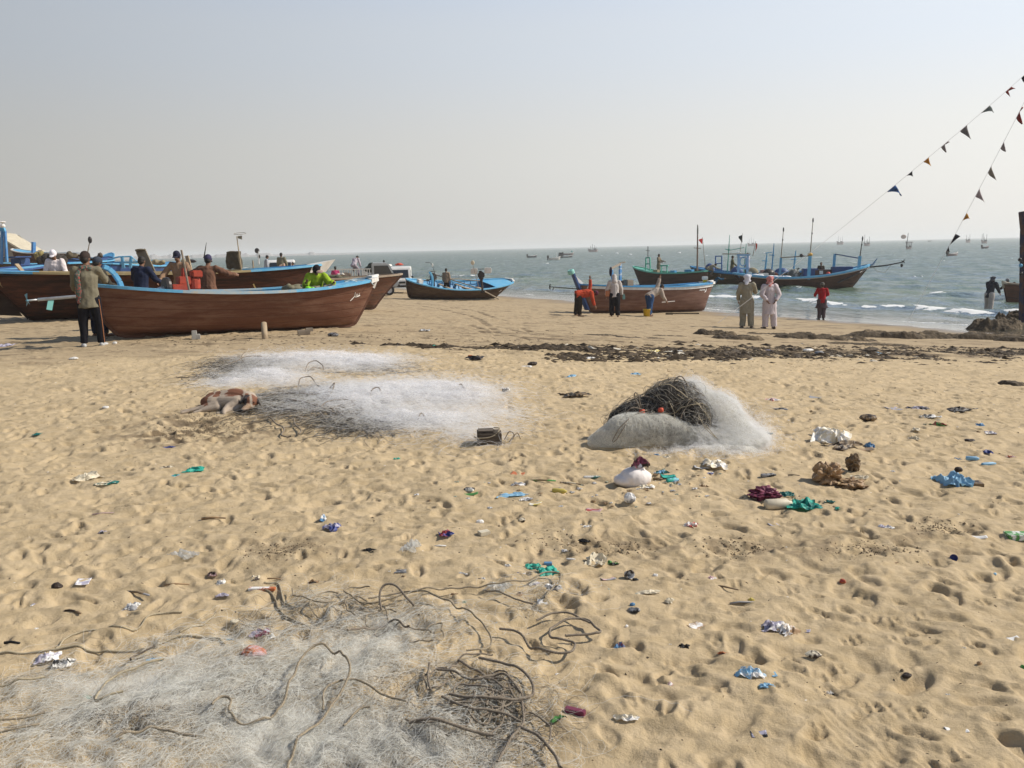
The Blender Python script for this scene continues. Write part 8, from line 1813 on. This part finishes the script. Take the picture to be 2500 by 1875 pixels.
D_ = [
 ('c', 2030, 1076, 96, 64, 'wc', 'plastic_bag', 'plastic bag', 'big cream-white crumpled plastic sheet lying over a brown palm sheath'), ('c', 2060, 1092, 100, 24, 'ds', 'palm_sheath', 'palm sheath', 'dark brown palm sheath under the cream-white plastic sheet'), ('f', 2112, 1097, 34, 16, 'ns', 'cardboard_piece', 'cardboard', 'tapering tan cardboard strip beside the small bright blue bag'), ('c', 2124, 1091, 24, 22, 'a', 'plastic_bag', 'plastic bag', 'small bright blue bag at the end of the tan cardboard strip'),
 ('q', 2020, 1178, 74, 76, 'n', 'paper_bag', 'paper bag', 'large crumpled brown paper bag, upright and widest of the litter'), ('q', 2080, 1190, 72, 36, 'n', 'paper_bag', 'paper bag', 'flattened end of brown paper joined to the right of the large crumpled bag'), ('q', 2082, 1150, 36, 66, 's', 'sacking_piece', 'sacking', 'standing grey-brown sacking twist behind the brown paper'), ('c', 2100, 1166, 40, 14, 'c', 'cloth_scrap', 'cloth', 'cream tail of cloth at the foot of the sacking twist'),
 ('q', 1866, 1216, 80, 40, 'm', 'cloth_piece', 'cloth', 'maroon-pink crumpled cloth left of the teal cloth'), ('y', 1900, 1240, 60, 30, 'c', 'plastic_jar', 'jar', 'pale yellow translucent jar lying by the maroon cloth'), ('c', 1960, 1234, 86, 42, 'tT', 'cloth_piece', 'cloth', 'teal green crumpled cloth, the largest teal piece on the sand'), ('c', 1920, 1212, 40, 18, 'T', 'cloth_scrap', 'cloth', 'dark teal strip between the maroon and teal cloths'), ('c', 2024, 1226, 26, 10, 'T', 'cloth_scrap', 'cloth', 'small dark teal scrap right of the teal cloth'), ('c', 2045, 1241, 13, 10, 't', 'cloth_scrap', 'cloth', 'tiny teal triangle farthest right of the teal cloth'),
 ('c', 2325, 1182, 54, 60, 'b', 'plastic_bag', 'plastic bag', 'pale blue stiff bag leaning on a dark wedge of board'), ('b', 2366, 1182, 52, 18, 'ds', 'board_wedge', 'board', 'dark board wedge with pale edge beside the pale blue bag'), ('s', 2340, 1150, 18, 14, 'd', 'dark_lump', 'lump', 'dark lump perched behind the pale blue bag'),
 ('y', 2374, 1123, 26, 12, 'b', 'plastic_cup', 'cup', 'light blue squashed cup, left of the blue bottle'), ('y', 2414, 1134, 34, 10, 'b', 'plastic_bottle', 'bottle', 'slim light blue bottle lying right of the squashed cup'), ('c', 2336, 1119, 10, 9, 'a', 'plastic_scrap', 'plastic scrap', 'tiny blue scrap just left of the squashed blue cup'), ('c', 2392, 1039, 20, 11, 'a', 'plastic_scrap', 'plastic scrap', 'bright blue folded scrap at the far right of the upper sand'), ('c', 2293, 1037, 26, 14, 'gr', 'wrapper', 'wrapper', 'green and red wrapper on the upper right sand'),
 ('c', 2340, 1003, 78, 14, 'kd', 'rubber_strip', 'rubber strip', 'long black rag-like strip on the upper right sand'), ('f', 2181, 999, 28, 10, 'pG', 'plastic_scrap', 'plastic scrap', 'blue-grey flat piece on the upper right sand'), ('c', 2242, 1000, 50, 12, 'pk', 'plastic_scrap', 'plastic scrap', 'mauve and black torn film left of the long black strip'), ('c', 2268, 1018, 48, 12, 'kw', 'plastic_scrap', 'plastic scrap', 'black and white folded film below the mauve torn film'), ('s', 2120, 1026, 40, 16, 'ds', 'driftwood', 'driftwood', 'brown open-ended driftwood stub above the cream plastic sheet'), ('f', 1990, 970, 24, 12, 'G', 'plastic_scrap', 'plastic scrap', 'grey flat scrap right of the net mound'), ('c', 1888, 977, 28, 10, 'rw', 'wrapper', 'wrapper', 'red and white wrapper just right of the net mound'), ('c', 1908, 1001, 34, 8, 'kG', 'rag', 'rag', 'thin black rag right of the net mound'), ('c', 1872, 1062, 26, 12, 'Tk', 'rag', 'rag', 'dark teal rag at the mound\'s right foot'),
 ('c', 2237, 1054, 16, 14, 'c', 'shell_fragment', 'shell', 'upper of two upright cream chips on the right sand'), ('c', 2233, 1071, 20, 16, 'c', 'shell_fragment', 'shell', 'lower of two upright cream chips on the right sand'), ('c', 2416, 1058, 28, 10, 'wp', 'wrapper', 'wrapper', 'white and purple wrapper near the right edge'), ('s', 2368, 1077, 22, 8, 'd', 'driftwood', 'driftwood', 'short dark red-brown stub on the right sand'), ('c', 2410, 1104, 20, 12, 'B', 'plastic_scrap', 'plastic scrap', 'navy blue scrap above the slim blue bottle'), ('c', 2467, 1114, 20, 8, 'oP', 'wrapper', 'wrapper', 'small salmon-red scrap by the right edge'),
 ('y', 1876, 1164, 34, 11, 'Gk', 'squeezed_tube', 'tube', 'grey squeezed tube above the maroon cloth'), ('k', 1938, 1161, 24, 5, 'd', 'twig', 'twig', 'short dark twig right of the grey squeezed tube'), ('c', 2179, 1150, 10, 6, 'w', 'paper_scrap', 'paper scrap', 'small white chip between the sacking twist and the pale blue bag'), ('c', 2165, 1289, 34, 16, 'pw', 'plastic_scrap', 'plastic scrap', 'lilac-white folded piece in the middle of the right sand'), ('f', 1889, 1280, 22, 11, 'pG', 'plastic_scrap', 'plastic scrap', 'flat lilac-grey piece below the teal cloth'), ('u', 2328, 1368, 20, 13, 'B', 'bottle_cap', 'bottle cap', 'dark blue bottle cap on the right sand'), ('b', 2482, 1313, 46, 22, 'gw', 'drink_carton', 'carton', 'green printed carton at the right edge'), ('f', 2390, 1313, 32, 9, 'w', 'paper_scrap', 'paper scrap', 'flat white piece left of the green carton'),
 ('u', 1531, 1410, 24, 22, 'dw', 'tin_can', 'tin can', 'striped brown and white tin lying open in the centre right'), ('s', 1552, 1418, 16, 8, 'k', 'black_disc', 'lid', 'black lid beside the striped tin'), ('c', 1580, 1450, 60, 16, 'c', 'cloth_ribbon', 'ribbon', 'long cream ribbon of cloth, its left stretch'), ('c', 1634, 1470, 26, 22, 'c', 'cloth_ribbon', 'ribbon', 'drooping right end of the cream ribbon of cloth'), ('s', 1544, 1479, 12, 9, 'a', 'bottle_cap', 'bottle cap', 'bright blue cap on the small grey tangle'), ('s', 1547, 1493, 28, 14, 'Gk', 'net_scrap', 'net scrap', 'small dark tangle under the bright blue cap'),
 ('f', 1703, 1533, 40, 44, 'wn', 'wrapper', 'wrapper', 'white and tan oblong wrapper lying diagonally'), ('c', 1888, 1532, 66, 40, 'pw', 'torn_paper', 'torn paper', 'mauve and white torn paper, the left crumpled part'), ('c', 1922, 1545, 50, 38, 'wn', 'torn_paper', 'torn paper', 'white and rust torn paper, the right crumpled part'), ('f', 1962, 1540, 28, 12, 'p', 'torn_paper', 'torn paper', 'flat mauve corner right of the torn paper'), ('c', 1736, 1415, 24, 14, 'Pw', 'wrapper', 'wrapper', 'pinkish crumple at the head of the long grey strip'), ('k', 1770, 1440, 60, 9, 's', 'grey_strip', 'strip', 'upper half of the long grey strip'), ('k', 1812, 1478, 56, 9, 'G', 'grey_strip', 'strip', 'lower half of the long grey strip'),
 ('c', 1835, 1650, 74, 48, 'bw', 'plastic_bag', 'plastic bag', 'light blue crumpled plastic packet lying diagonally in the lower right'), ('c', 1872, 1678, 40, 20, 'b', 'plastic_bag', 'plastic bag', 'lower torn tail of the light blue packet'), ('f', 1889, 1648, 12, 20, 'b', 'plastic_scrap', 'plastic scrap', 'small upright blue-grey slip right of the blue packet'), ('c', 2027, 1692, 22, 20, 'wk', 'paper_scrap', 'paper scrap', 'small white crumple with shadow painted on in black, right of the blue packet'), ('f', 1853, 1793, 36, 26, 'pk', 'card', 'card', 'small printed card with dark border at the lower right'), ('f', 2323, 1780, 30, 15, 'w', 'foam_piece', 'foam', 'left half of the clean white foam piece'), ('f', 2350, 1784, 26, 14, 'w', 'foam_piece', 'foam', 'right half of the clean white foam piece'), ('s', 2057, 1423, 14, 13, 'ro', 'plastic_scrap', 'plastic scrap', 'bright red plastic bit on the right sand'),  # black blotches on the small white crumple are its shadow, painted in
 ('c', 1686, 1283, 30, 22, 'wr', 'wrapper', 'wrapper', 'white packet with red spot'), ('s', 1637, 1676, 15, 14, 'wr', 'shell', 'shell', 'small red and white shell left of the blue packet'), ('f', 2474, 1563, 28, 11, 'w', 'paper_scrap', 'paper scrap', 'white scrap by the right edge in the lower sand'), ('s', 2429, 1403, 9, 7, 'b', 'pebble', 'pebble', 'pale blue chip near the right edge'), ('s', 1985, 1607, 40, 16, 'cd', 'coconut_shell', 'coconut shell', 'half-buried tan coconut shell with dark hollow'), ('c', 1766, 1596, 26, 10, 'od', 'wrapper', 'wrapper', 'orange and dark crumb of wrapper above the blue packet'), ('s', 1834, 1464, 15, 9, 'y', 'pebble', 'pebble', 'ochre pebble below the long grey strip'), ('c', 2497, 1630, 14, 16, 'g', 'leaf', 'leaf', 'pale green scrap cut by the right edge'), ('c', 2316, 1697, 15, 9, 'w', 'paper_scrap', 'paper scrap', 'white flake above the clean foam piece'), ('c', 1530, 1757, 66, 26, 'cw', 'plastic_bag', 'plastic bag', 'half-buried cream film left of the dark hollow'), ('s', 2213, 1652, 24, 14, 'd', 'driftwood', 'driftwood', 'dark broken stub in the lower right sand'), ('s', 2391, 1624, 13, 12, 'n', 'pebble', 'pebble', 'rounded tan pebble in the lower right sand'), ('c', 1668, 1580, 30, 20, 'k', 'seaweed_tuft', 'seaweed', 'small black seaweed tuft above the cream film'),
 ('f', 1264, 1158, 28, 13, 'o', 'roof_tile_chip', 'tile chip', 'orange flat chip below the mid-beach nets'), ('y', 1446, 1167, 38, 8, 'wT', 'squeezed_tube', 'tube', 'white and green tube left of the white sack'), ('b', 1146, 1197, 21, 9, 'kw', 'matchbox', 'box', 'small dark and white box on a green slip'), ('f', 1147, 1208, 36, 9, 'g', 'plastic_scrap', 'plastic scrap', 'green slip under the small dark and white box'), ('c', 1250, 1211, 76, 16, 'b', 'plastic_bag', 'plastic bag', 'flat turquoise-blue film below the orange chip'), ('f', 1307, 1230, 24, 18, 'wy', 'card', 'card', 'square white card with yellow print'), ('c', 1283, 1222, 32, 12, 'wG', 'paper_scrap', 'paper scrap', 'crumpled white strip leading to the yellow-printed card'), ('y', 1366, 1205, 32, 14, 'y', 'corn_cob', 'corn cob', 'dry corn cob left of the white sack'), ('s', 1538, 1225, 27, 23, 'wG', 'plastic_ball', 'ball', 'crumpled clear ball below the white sack'), ('f', 1450, 1248, 36, 13, 'rP', 'wrapper', 'wrapper', 'pinkish red flat packet below the white sack'), ('c', 1265, 1186, 34, 14, 'Gw', 'paper_scrap', 'paper scrap', 'grey-white crumpled scrap above the turquoise film'), ('k', 1395, 1184, 60, 8, 'cs', 'dry_stalks', 'stalks', 'dry pale stalks beside the corn cob'), ('k', 1325, 1178, 58, 9, 'sg', 'dry_branch', 'branch', 'curved dark twig with scraps above the turquoise film'),
 ('y', 1642, 1176, 30, 12, 'tb', 'plastic_bottle', 'bottle', 'nearest of the blue-green bits right of the white sack'), ('f', 1632, 1165, 32, 12, 'tT', 'plastic_scrap', 'plastic scrap', 'middle blue-green slab right of the white sack'), ('c', 1618, 1155, 28, 14, 'bT', 'plastic_scrap', 'plastic scrap', 'farthest blue crumple right of the white sack'), ('k', 1606, 1172, 20, 10, 's', 'wood_chip', 'wood', 'upright brown chip between white sack and blue bits'), ('c', 1580, 1190, 40, 14, 'cw', 'paper_scrap', 'paper scrap', 'cream flaky scraps at the white sack\'s foot'), ('f', 1714, 1146, 34, 11, 'wG', 'card', 'card', 'pair of white strips right of the blue-green bits'), ('c', 1745, 1142, 54, 32, 'cw', 'plastic_bag', 'plastic bag', 'cream and white crumpled bag under the mound\'s front'), ('c', 1733, 1159, 16, 9, 'wB', 'wrapper', 'wrapper', 'small white and blue wrapper below the cream bag'), ('c', 1604, 1114, 12, 9, 'a', 'plastic_scrap', 'plastic scrap', 'bright blue bit at the front foot of the net mound'), ('c', 1627, 1118, 18, 10, 'c', 'paper_scrap', 'paper scrap', 'cream bit at the front foot of the net mound'),
 ('c', 1088, 1306, 34, 23, 'rB', 'wrapper', 'wrapper', 'red, white and blue wrapper in the middle of the sand'), ('b', 1182, 1305, 24, 15, 'c', 'soap_block', 'block', 'small cream block right of the red and blue wrapper'), ('s', 1172, 1277, 19, 11, 'w', 'paper_scrap', 'paper scrap', 'white lump above the cream block'), ('s', 1275, 1273, 16, 12, 'cd', 'snail_shell', 'shell', 'small snail shell right of the white lump'), ('c', 1452, 1372, 50, 46, 'c', 'plastic_bag', 'plastic bag', 'standing pale yellow bag half full of sand'), ('c', 1497, 1376, 32, 16, 'gk', 'leaf', 'leaf', 'dark green curled leaf right of the pale yellow bag'), ('y', 1394, 1367, 20, 6, 'w', 'cigarette_end', 'paper roll', 'white paper roll left of the pale yellow bag'), ('c', 1303, 1385, 36, 22, 't', 'plastic_bag', 'plastic bag', 'upper lobe of the bright teal bag'), ('c', 1340, 1402, 60, 38, 't', 'plastic_bag', 'plastic bag', 'bright teal crumpled bag, its larger lower lobe'), ('b', 1338, 1378, 18, 11, 'a', 'bottle_cap', 'bottle cap', 'small blue box-like cap above the teal bag'), ('f', 1271, 1403, 20, 9, 'wB', 'wrapper', 'wrapper', 'white and dark sliver left of the teal bag'), ('c', 1426, 1324, 34, 12, 'k', 'leaf', 'leaf', 'dark curled leaf above the pale yellow bag'), ('c', 1435, 1289, 18, 11, 'w', 'paper_scrap', 'paper scrap', 'white crumple above the dark curled leaf'), ('f', 1485, 1415, 34, 12, 'PG', 'wrapper', 'wrapper', 'greyish pink flat scrap below the pale yellow bag'), ('s', 1600, 1406, 13, 8, 'w', 'paper_scrap', 'paper scrap', 'white chip right of the striped tin'),
 ('c', 1350, 1438, 40, 26, 'wG', 'foil_scrap', 'foil', 'white foil under the teal bag, right piece'), ('c', 1305, 1426, 30, 12, 'wp', 'foil_scrap', 'foil', 'white foil under the teal bag, left piece'), ('f', 1324, 1470, 22, 22, 'w', 'card', 'card', 'bright white rounded card below the foil'), ('c', 1215, 1442, 62, 40, '*', 'clear_wrap', 'plastic wrap', 'clear crinkled plastic wrap at the net\'s upper edge'), ('c', 1515, 1585, 34, 38, 'ar', 'wrapper', 'wrapper', 'shiny blue snack wrapper with red centre'), ('b', 1404, 1742, 48, 22, 'm', 'brick_piece', 'brick', 'dull red-brown brick piece in the lower middle'), ('c', 1362, 1757, 44, 20, 'gk', 'broken_bottle', 'broken glass', 'green and black broken bottle beside the brick piece'), ('s', 1530, 1530, 9, 8, 'w', 'paper_scrap', 'paper scrap', 'tiny white chip above the shiny blue wrapper'), ('c', 1362, 1652, 14, 9, 'w', 'paper_scrap', 'paper scrap', 'small white flake left of the blue wrapper\'s line, below the rope coil'),
 ('c', 208, 1170, 54, 32, 'c', 'cloth_piece', 'cloth', 'cream torn cloth hump on the left sand'), ('c', 262, 1183, 60, 12, 'cT', 'cloth_piece', 'cloth', 'cream and teal tail trailing from the torn cloth hump'), ('c', 475, 1149, 48, 18, 't', 'plastic_bag', 'plastic bag', 'mint green film on the left sand'), ('c', 428, 1162, 24, 8, 'tb', 'plastic_bag', 'plastic bag', 'blue-green end of the mint film'), ('c', 412, 1093, 34, 9, 'B', 'rag', 'rag', 'navy and lilac strip under the dog\'s patch of dug sand'), ('c', 92, 1061, 20, 8, 'T', 'leaf', 'leaf', 'dark green scrap at the far left'), ('c', 408, 1142, 30, 8, 'cd', 'wood_chip', 'wood', 'cream sliver above the mint film'), ('k', 522, 1268, 54, 10, 'ns', 'twig', 'twig', 'forked tan twig in the left sand'), ('k', 255, 1254, 50, 5, 'P', 'string', 'string', 'pinkish string on the left sand'), ('c', 250, 1299, 16, 12, 'pk', 'plastic_scrap', 'plastic scrap', 'tiny slate-blue triangle on the left sand'),
 ('c', 812, 1290, 44, 26, 'pB', 'wrapper', 'wrapper', 'crumpled white, blue and orange packet in the left centre'), ('c', 788, 1270, 16, 30, 'wa', 'wrapper', 'wrapper', 'upright blue-edged tip of the crumpled packet'), ('c', 448, 1358, 64, 26, '*', 'clear_wrap', 'plastic wrap', 'clear film on the left sand'), ('f', 204, 1419, 28, 26, 'wp', 'packet', 'packet', 'square blue-grey and white printed packet'), ('k', 432, 1428, 56, 8, 'n', 'wood_strip', 'wood', 'orange-brown strip of wood right of the square packet'), ('c', 541, 1424, 26, 24, 'w', 'paper_scrap', 'paper scrap', 'white folded paper above the lilac scrap'), ('c', 519, 1404, 24, 16, 'dP', 'wrapper', 'wrapper', 'dark and pinkish wrapper above the white folded paper'), ('b', 640, 1440, 60, 11, 'wo', 'carton', 'carton', 'flat white and red carton under a loop of rope'), ('c', 541, 1458, 34, 14, 'p', 'plastic_scrap', 'plastic scrap', 'lilac scrap left of the red carton'), ('k', 338, 1456, 66, 12, 'sG', 'wood_strip', 'wood', 'grey curved wood strip above the white crumple'), ('c', 324, 1482, 38, 28, 'wG', 'plastic_bag', 'plastic bag', 'small white crumple below the grey wood strip'), ('k', 171, 1493, 24, 10, 'd', 'seed_pod', 'seed pod', 'left of two brown seed pods'), ('k', 190, 1498, 20, 12, 's', 'seed_pod', 'seed pod', 'right of two brown seed pods'), ('c', 118, 1612, 54, 34, 'pw', 'foil_bag', 'foil bag', 'purple-white half of the shiny foil bag at the left'), ('c', 152, 1622, 50, 38, 'kw', 'foil_bag', 'foil bag', 'black and white half of the shiny foil bag at the left'),
 ('c', 632, 1548, 54, 26, 'pm', 'plastic_bag', 'plastic bag', 'lilac and dark bag at the net\'s upper edge'), ('c', 662, 1556, 20, 20, 'w', 'paper_scrap', 'paper scrap', 'white curl right of the lilac and dark bag'), ('s', 622, 1603, 62, 26, 'oP', 'orange_cloth', 'cloth', 'orange cloth glimpsed through the netting'), ('c', 380, 1612, 44, 14, 'b', 'plastic_bag', 'plastic bag', 'blue film glimpsed through the netting'), ('c', 561, 1560, 20, 12, 'b', 'plastic_scrap', 'plastic scrap', 'small teal-blue scrap left of the lilac and dark bag'), ('c', 213, 1702, 22, 14, 't', 'plastic_scrap', 'plastic scrap', 'pale green scrap in the netting'), ('s', 573, 1521, 20, 11, 'c', 'shell', 'shell', 'cream shell left of the two-strand rope'), ('k', 30, 1570, 38, 12, 'k', 'dark_leaf', 'leaf', 'black leaf sliver at the far left'), ('c', 1005, 1342, 36, 44, '*', 'clear_wrap', 'plastic wrap', 'clear film standing in the central sand'), ('c', 978, 1396, 32, 14, 'G', 'plastic_scrap', 'plastic scrap', 'grey translucent scrap below the central clear film'), ('c', 905, 1346, 40, 11, 'k', 'seaweed_tuft', 'seaweed', 'black tuft left of the central clear film'), ('k', 1075, 1335, 26, 8, 'w', 'paper_stick', 'stick', 'white stick between the central clear film and the wrapper'), ('c', 1130, 1401, 28, 6, 'w', 'paper_scrap', 'paper scrap', 'white sliver left of the teal bag\'s shadow'), ('c', 82, 1476, 10, 10, 'pw', 'paper_scrap', 'paper scrap', 'tiny lilac bit at the far left'), ('c', 86, 1532, 11, 9, 'w', 'shell', 'shell', 'tiny white shell above the long rope'), ('c', 765, 1425, 24, 16, 'nd', 'leaf', 'leaf', 'curled brown leaf above the net\'s top'), ('c', 625, 1412, 22, 18, 'cd', 'leaf', 'leaf', 'folded tan leaf above the red carton'), ('k', 675, 1418, 44, 6, 'n', 'leaf_stalk', 'stalk', 'brown stalk right of the folded tan leaf'), ('s', 140, 1437, 26, 16, 'd', 'driftwood', 'driftwood', 'dark stub left of the square printed packet'),
 ('c', 1402, 965, 72, 14, 'ks', 'net_scrap', 'net scrap', 'dark flattened wisp of netting left of the mound'), ('c', 1158, 877, 46, 14, 'kd', 'seaweed_tuft', 'seaweed', 'dark seaweed clump with bits beyond the mid nets'), ('s', 1148, 872, 12, 6, 'o', 'shell', 'shell', 'orange bit on the dark seaweed clump'), ('y', 1236, 957, 17, 11, 'kw', 'tin_can', 'tin can', 'small dark can with white end on the middle sand'), ('c', 968, 1120, 16, 7, 't', 'plastic_scrap', 'plastic scrap', 'tiny teal scrap below the wide net'), ('c', 1590, 860, 30, 12, 'yc', 'plastic_bag', 'plastic bag', 'yellow bag in the seaweed band'), ('c', 1635, 860, 34, 7, 'cw', 'paper_scrap', 'paper scrap', 'cream scrap right of the yellow bag in the seaweed'), ('s', 1973, 858, 24, 8, 'w', 'foam_piece', 'foam', 'white foam lump in the seaweed band'), ('s', 2000, 866, 22, 12, 'G', 'foam_piece', 'foam', 'grey rounded lump right of the white foam in the seaweed'), ('c', 2140, 863, 26, 7, 'b', 'plastic_bag', 'plastic bag', 'light blue bag in the seaweed band'), ('c', 1062, 847, 16, 9, 't', 'plastic_scrap', 'plastic scrap', 'pale green scrap on the firm sand'), ('c', 1038, 808, 26, 10, 'dw', 'driftwood', 'driftwood', 'dark stub with white end on the firm sand'), ('c', 1395, 921, 20, 12, 'b', 'plastic_scrap', 'plastic scrap', 'pale blue shreds left of the mound, beyond the wisp'), ('c', 1553, 913, 24, 8, 'b', 'plastic_scrap', 'plastic scrap', 'pale blue scrap just beyond the mound'), ('c', 1878, 856, 14, 6, 'p', 'plastic_scrap', 'plastic scrap', 'lilac scrap in the seaweed band below the kurta men'), ('c', 1655, 858, 24, 5, 'w', 'foil_scrap', 'foil', 'white fleck in the seaweed right of the yellow bag'), ('c', 12, 845, 34, 12, 'p', 'cloth_piece', 'cloth', 'blue-grey cloth on the sand at the left edge'), ('s', 1300, 893, 22, 10, 'd', 'driftwood', 'driftwood', 'dark lump on the sand beyond the small can'), ('c', 1285, 896, 24, 6, 'w', 'paper_scrap', 'paper scrap', 'white sliver beyond the small dark can'), ('s', 815, 820, 26, 9, 'dG', 'driftwood', 'driftwood', 'grey-green lump on the sand right of the near boat\'s forward wedge'), ('s', 180, 877, 20, 6, 'w', 'shell', 'shell', 'white shell on the sand in front of the grey man'), ('s', 258, 997, 14, 7, 'w', 'shell', 'shell', 'pale chip left of the dog'), ('s', 280, 840, 10, 7, 'w', 'paper_scrap', 'paper scrap', 'white fleck right of the grey man\'s shoes'), ('c', 1440, 875, 24, 8, 'w', 'foil_scrap', 'foil', 'whitish flat scrap at the seaweed band\'s left'),
]
for q in D_: L(*q)
# the white tied sack
sk_ = L('B', 1548, 1184, 86, 60, 'wP', 'tied_sack', 'sack', 'full white tied sack with maroon cloth at its neck, below the net mound', rz=8)
sk_.data.materials.clear(); sk_.data.materials.append(M("white_sack_cloth", (.78, .73, .70), .8, (.66, .60, .56), 8, bump=.4, bscale=14))
b = MB(); me = crumple(.15, .10, .09, 77); c_ = link_mesh("knot_cloth", me, lm('m', 'd')); c_.parent = sk_; c_.location = (.045, -.01, .135)
# black charred block with rope
bl_ = empty("charred_block", GS(1195, 1083), .05, "black charred wooden block with a pale cord at the net's lower right tip", "wooden block")
b = MB(); b.box((0, 0, .05), (.21, .16, .12)); b.box((-.03, .0, .115), (.15, .14, .02)); b.build("block", M("charred_wood", (.05, .04, .032), .9, (.15, .12, .09), 9, bump=.8, bscale=20, stretch=(.5, 1, 2)), bl_, bevel=.012)
b = MB(); b.tube(catmull([Vector(p) for p in [(-.13, -.06, .08), (-.10, -.09, .07), (.0, -.09, .075), (.06, -.07, .10), (.09, -.02, .135), (.04, .02, .135)]], .02), .005, 6); b.build("cord", ROPEM, bl_, smooth=True)
b = MB(); b.tube(catmull([Vector(p) for p in [(.13, 0, .03), (.18, .02, .10), (.22, 0, .06), (.17, -.04, .02), (.24, -.02, .09), (.27, 0, .03)]], .02), .004, 6); b.build("cord", RP2, bl_, smooth=True)
# small nameless scraps, alike and many
def scraps(n, col, name, cat, label, group, size, seed, kind='c'):
 rg = random.Random(seed); src = []
 for k in range(5):
  me = crumple(1, .7, .35, seed + k, 9) if kind == 'c' else slab(1, .25, .01, seed + k, .3); me.materials.append(lm(*col)); src.append(me)
 for k in range(n):
  y = 2.6 + 12.5 * rg.random() ** .85; x = rg.uniform(-.25 if rg.random() < .6 else -.6, .6) * y; o = bpy.data.objects.new(name, src[k % 5]); COL.objects.link(o); s = size * rg.uniform(.5, 1.5) * (.6 + y * .05)
  o.location = (x, y, gd(x, y) - .001); o.rotation_euler = (0, 0, rg.uniform(0, 6.28)); o.scale = (s, s, s); tag(o, label, cat, group)
scraps(130, 'wc', "paper_scrap", "paper scrap", "tiny pale scrap of paper or shell lying loose on the sand", "tiny pale scraps", .016, 101)
scraps(110, 'ds', "bark_scrap", "bark", "tiny dark brown flake of bark or weed lying loose on the sand", "tiny dark flakes", .024, 131)
scraps(16, 'ab', "plastic_scrap", "plastic scrap", "tiny blue fleck of plastic lying loose on the sand", "tiny blue flecks", .012, 161)
scraps(12, 'ro', "plastic_scrap", "plastic scrap", "tiny reddish fleck of plastic lying loose on the sand", "tiny red flecks", .012, 181)
scraps(30, 'sn', "twig_piece", "twig", "tiny tan sliver of stalk lying loose on the sand", "tiny stalks", .05, 191, 'f')
def patch(n, boxes, col, name, cat, label, group, size, seed):
 rg = random.Random(seed); src = [crumple(1, .8, .4, seed + k, 11) for k in range(4)]
 for me in src: me.materials.append(lm(*col))
 for k in range(n):
  cx, cy, sx, sy = boxes[k % len(boxes)]; p = GS(cx + rg.gauss(0, sx), cy + rg.gauss(0, sy)); o = bpy.data.objects.new(name, src[k % 4]); COL.objects.link(o); s = size * rg.uniform(.5, 1.5)
  o.location = p; o.rotation_euler = (0, 0, rg.uniform(0, 6.28)); o.scale = (s, s, s); tag(o, label, cat, group)
BX = [(1330, 1195, 130, 22), (1480, 1200, 90, 18), (1640, 1175, 70, 18), (1590, 1190, 60, 12), (2150, 1020, 200, 40), (1300, 1400, 120, 50)]
patch(46, BX, 'wG', "paper_scrap", "paper scrap", "small white crumpled scrap among the rubbish around the tied sack", "white scraps in the rubbish drift", .030, 301)
patch(40, BX, 'ns', "bark_scrap", "husk", "small brown husk among the rubbish around the tied sack", "brown husks in the rubbish drift", .030, 321)
patch(26, BX, 'cT', "wrapper_scrap", "wrapper", "small cream and teal wrapper bit in the rubbish around the tied sack", "cream and teal bits in the rubbish drift", .026, 341)
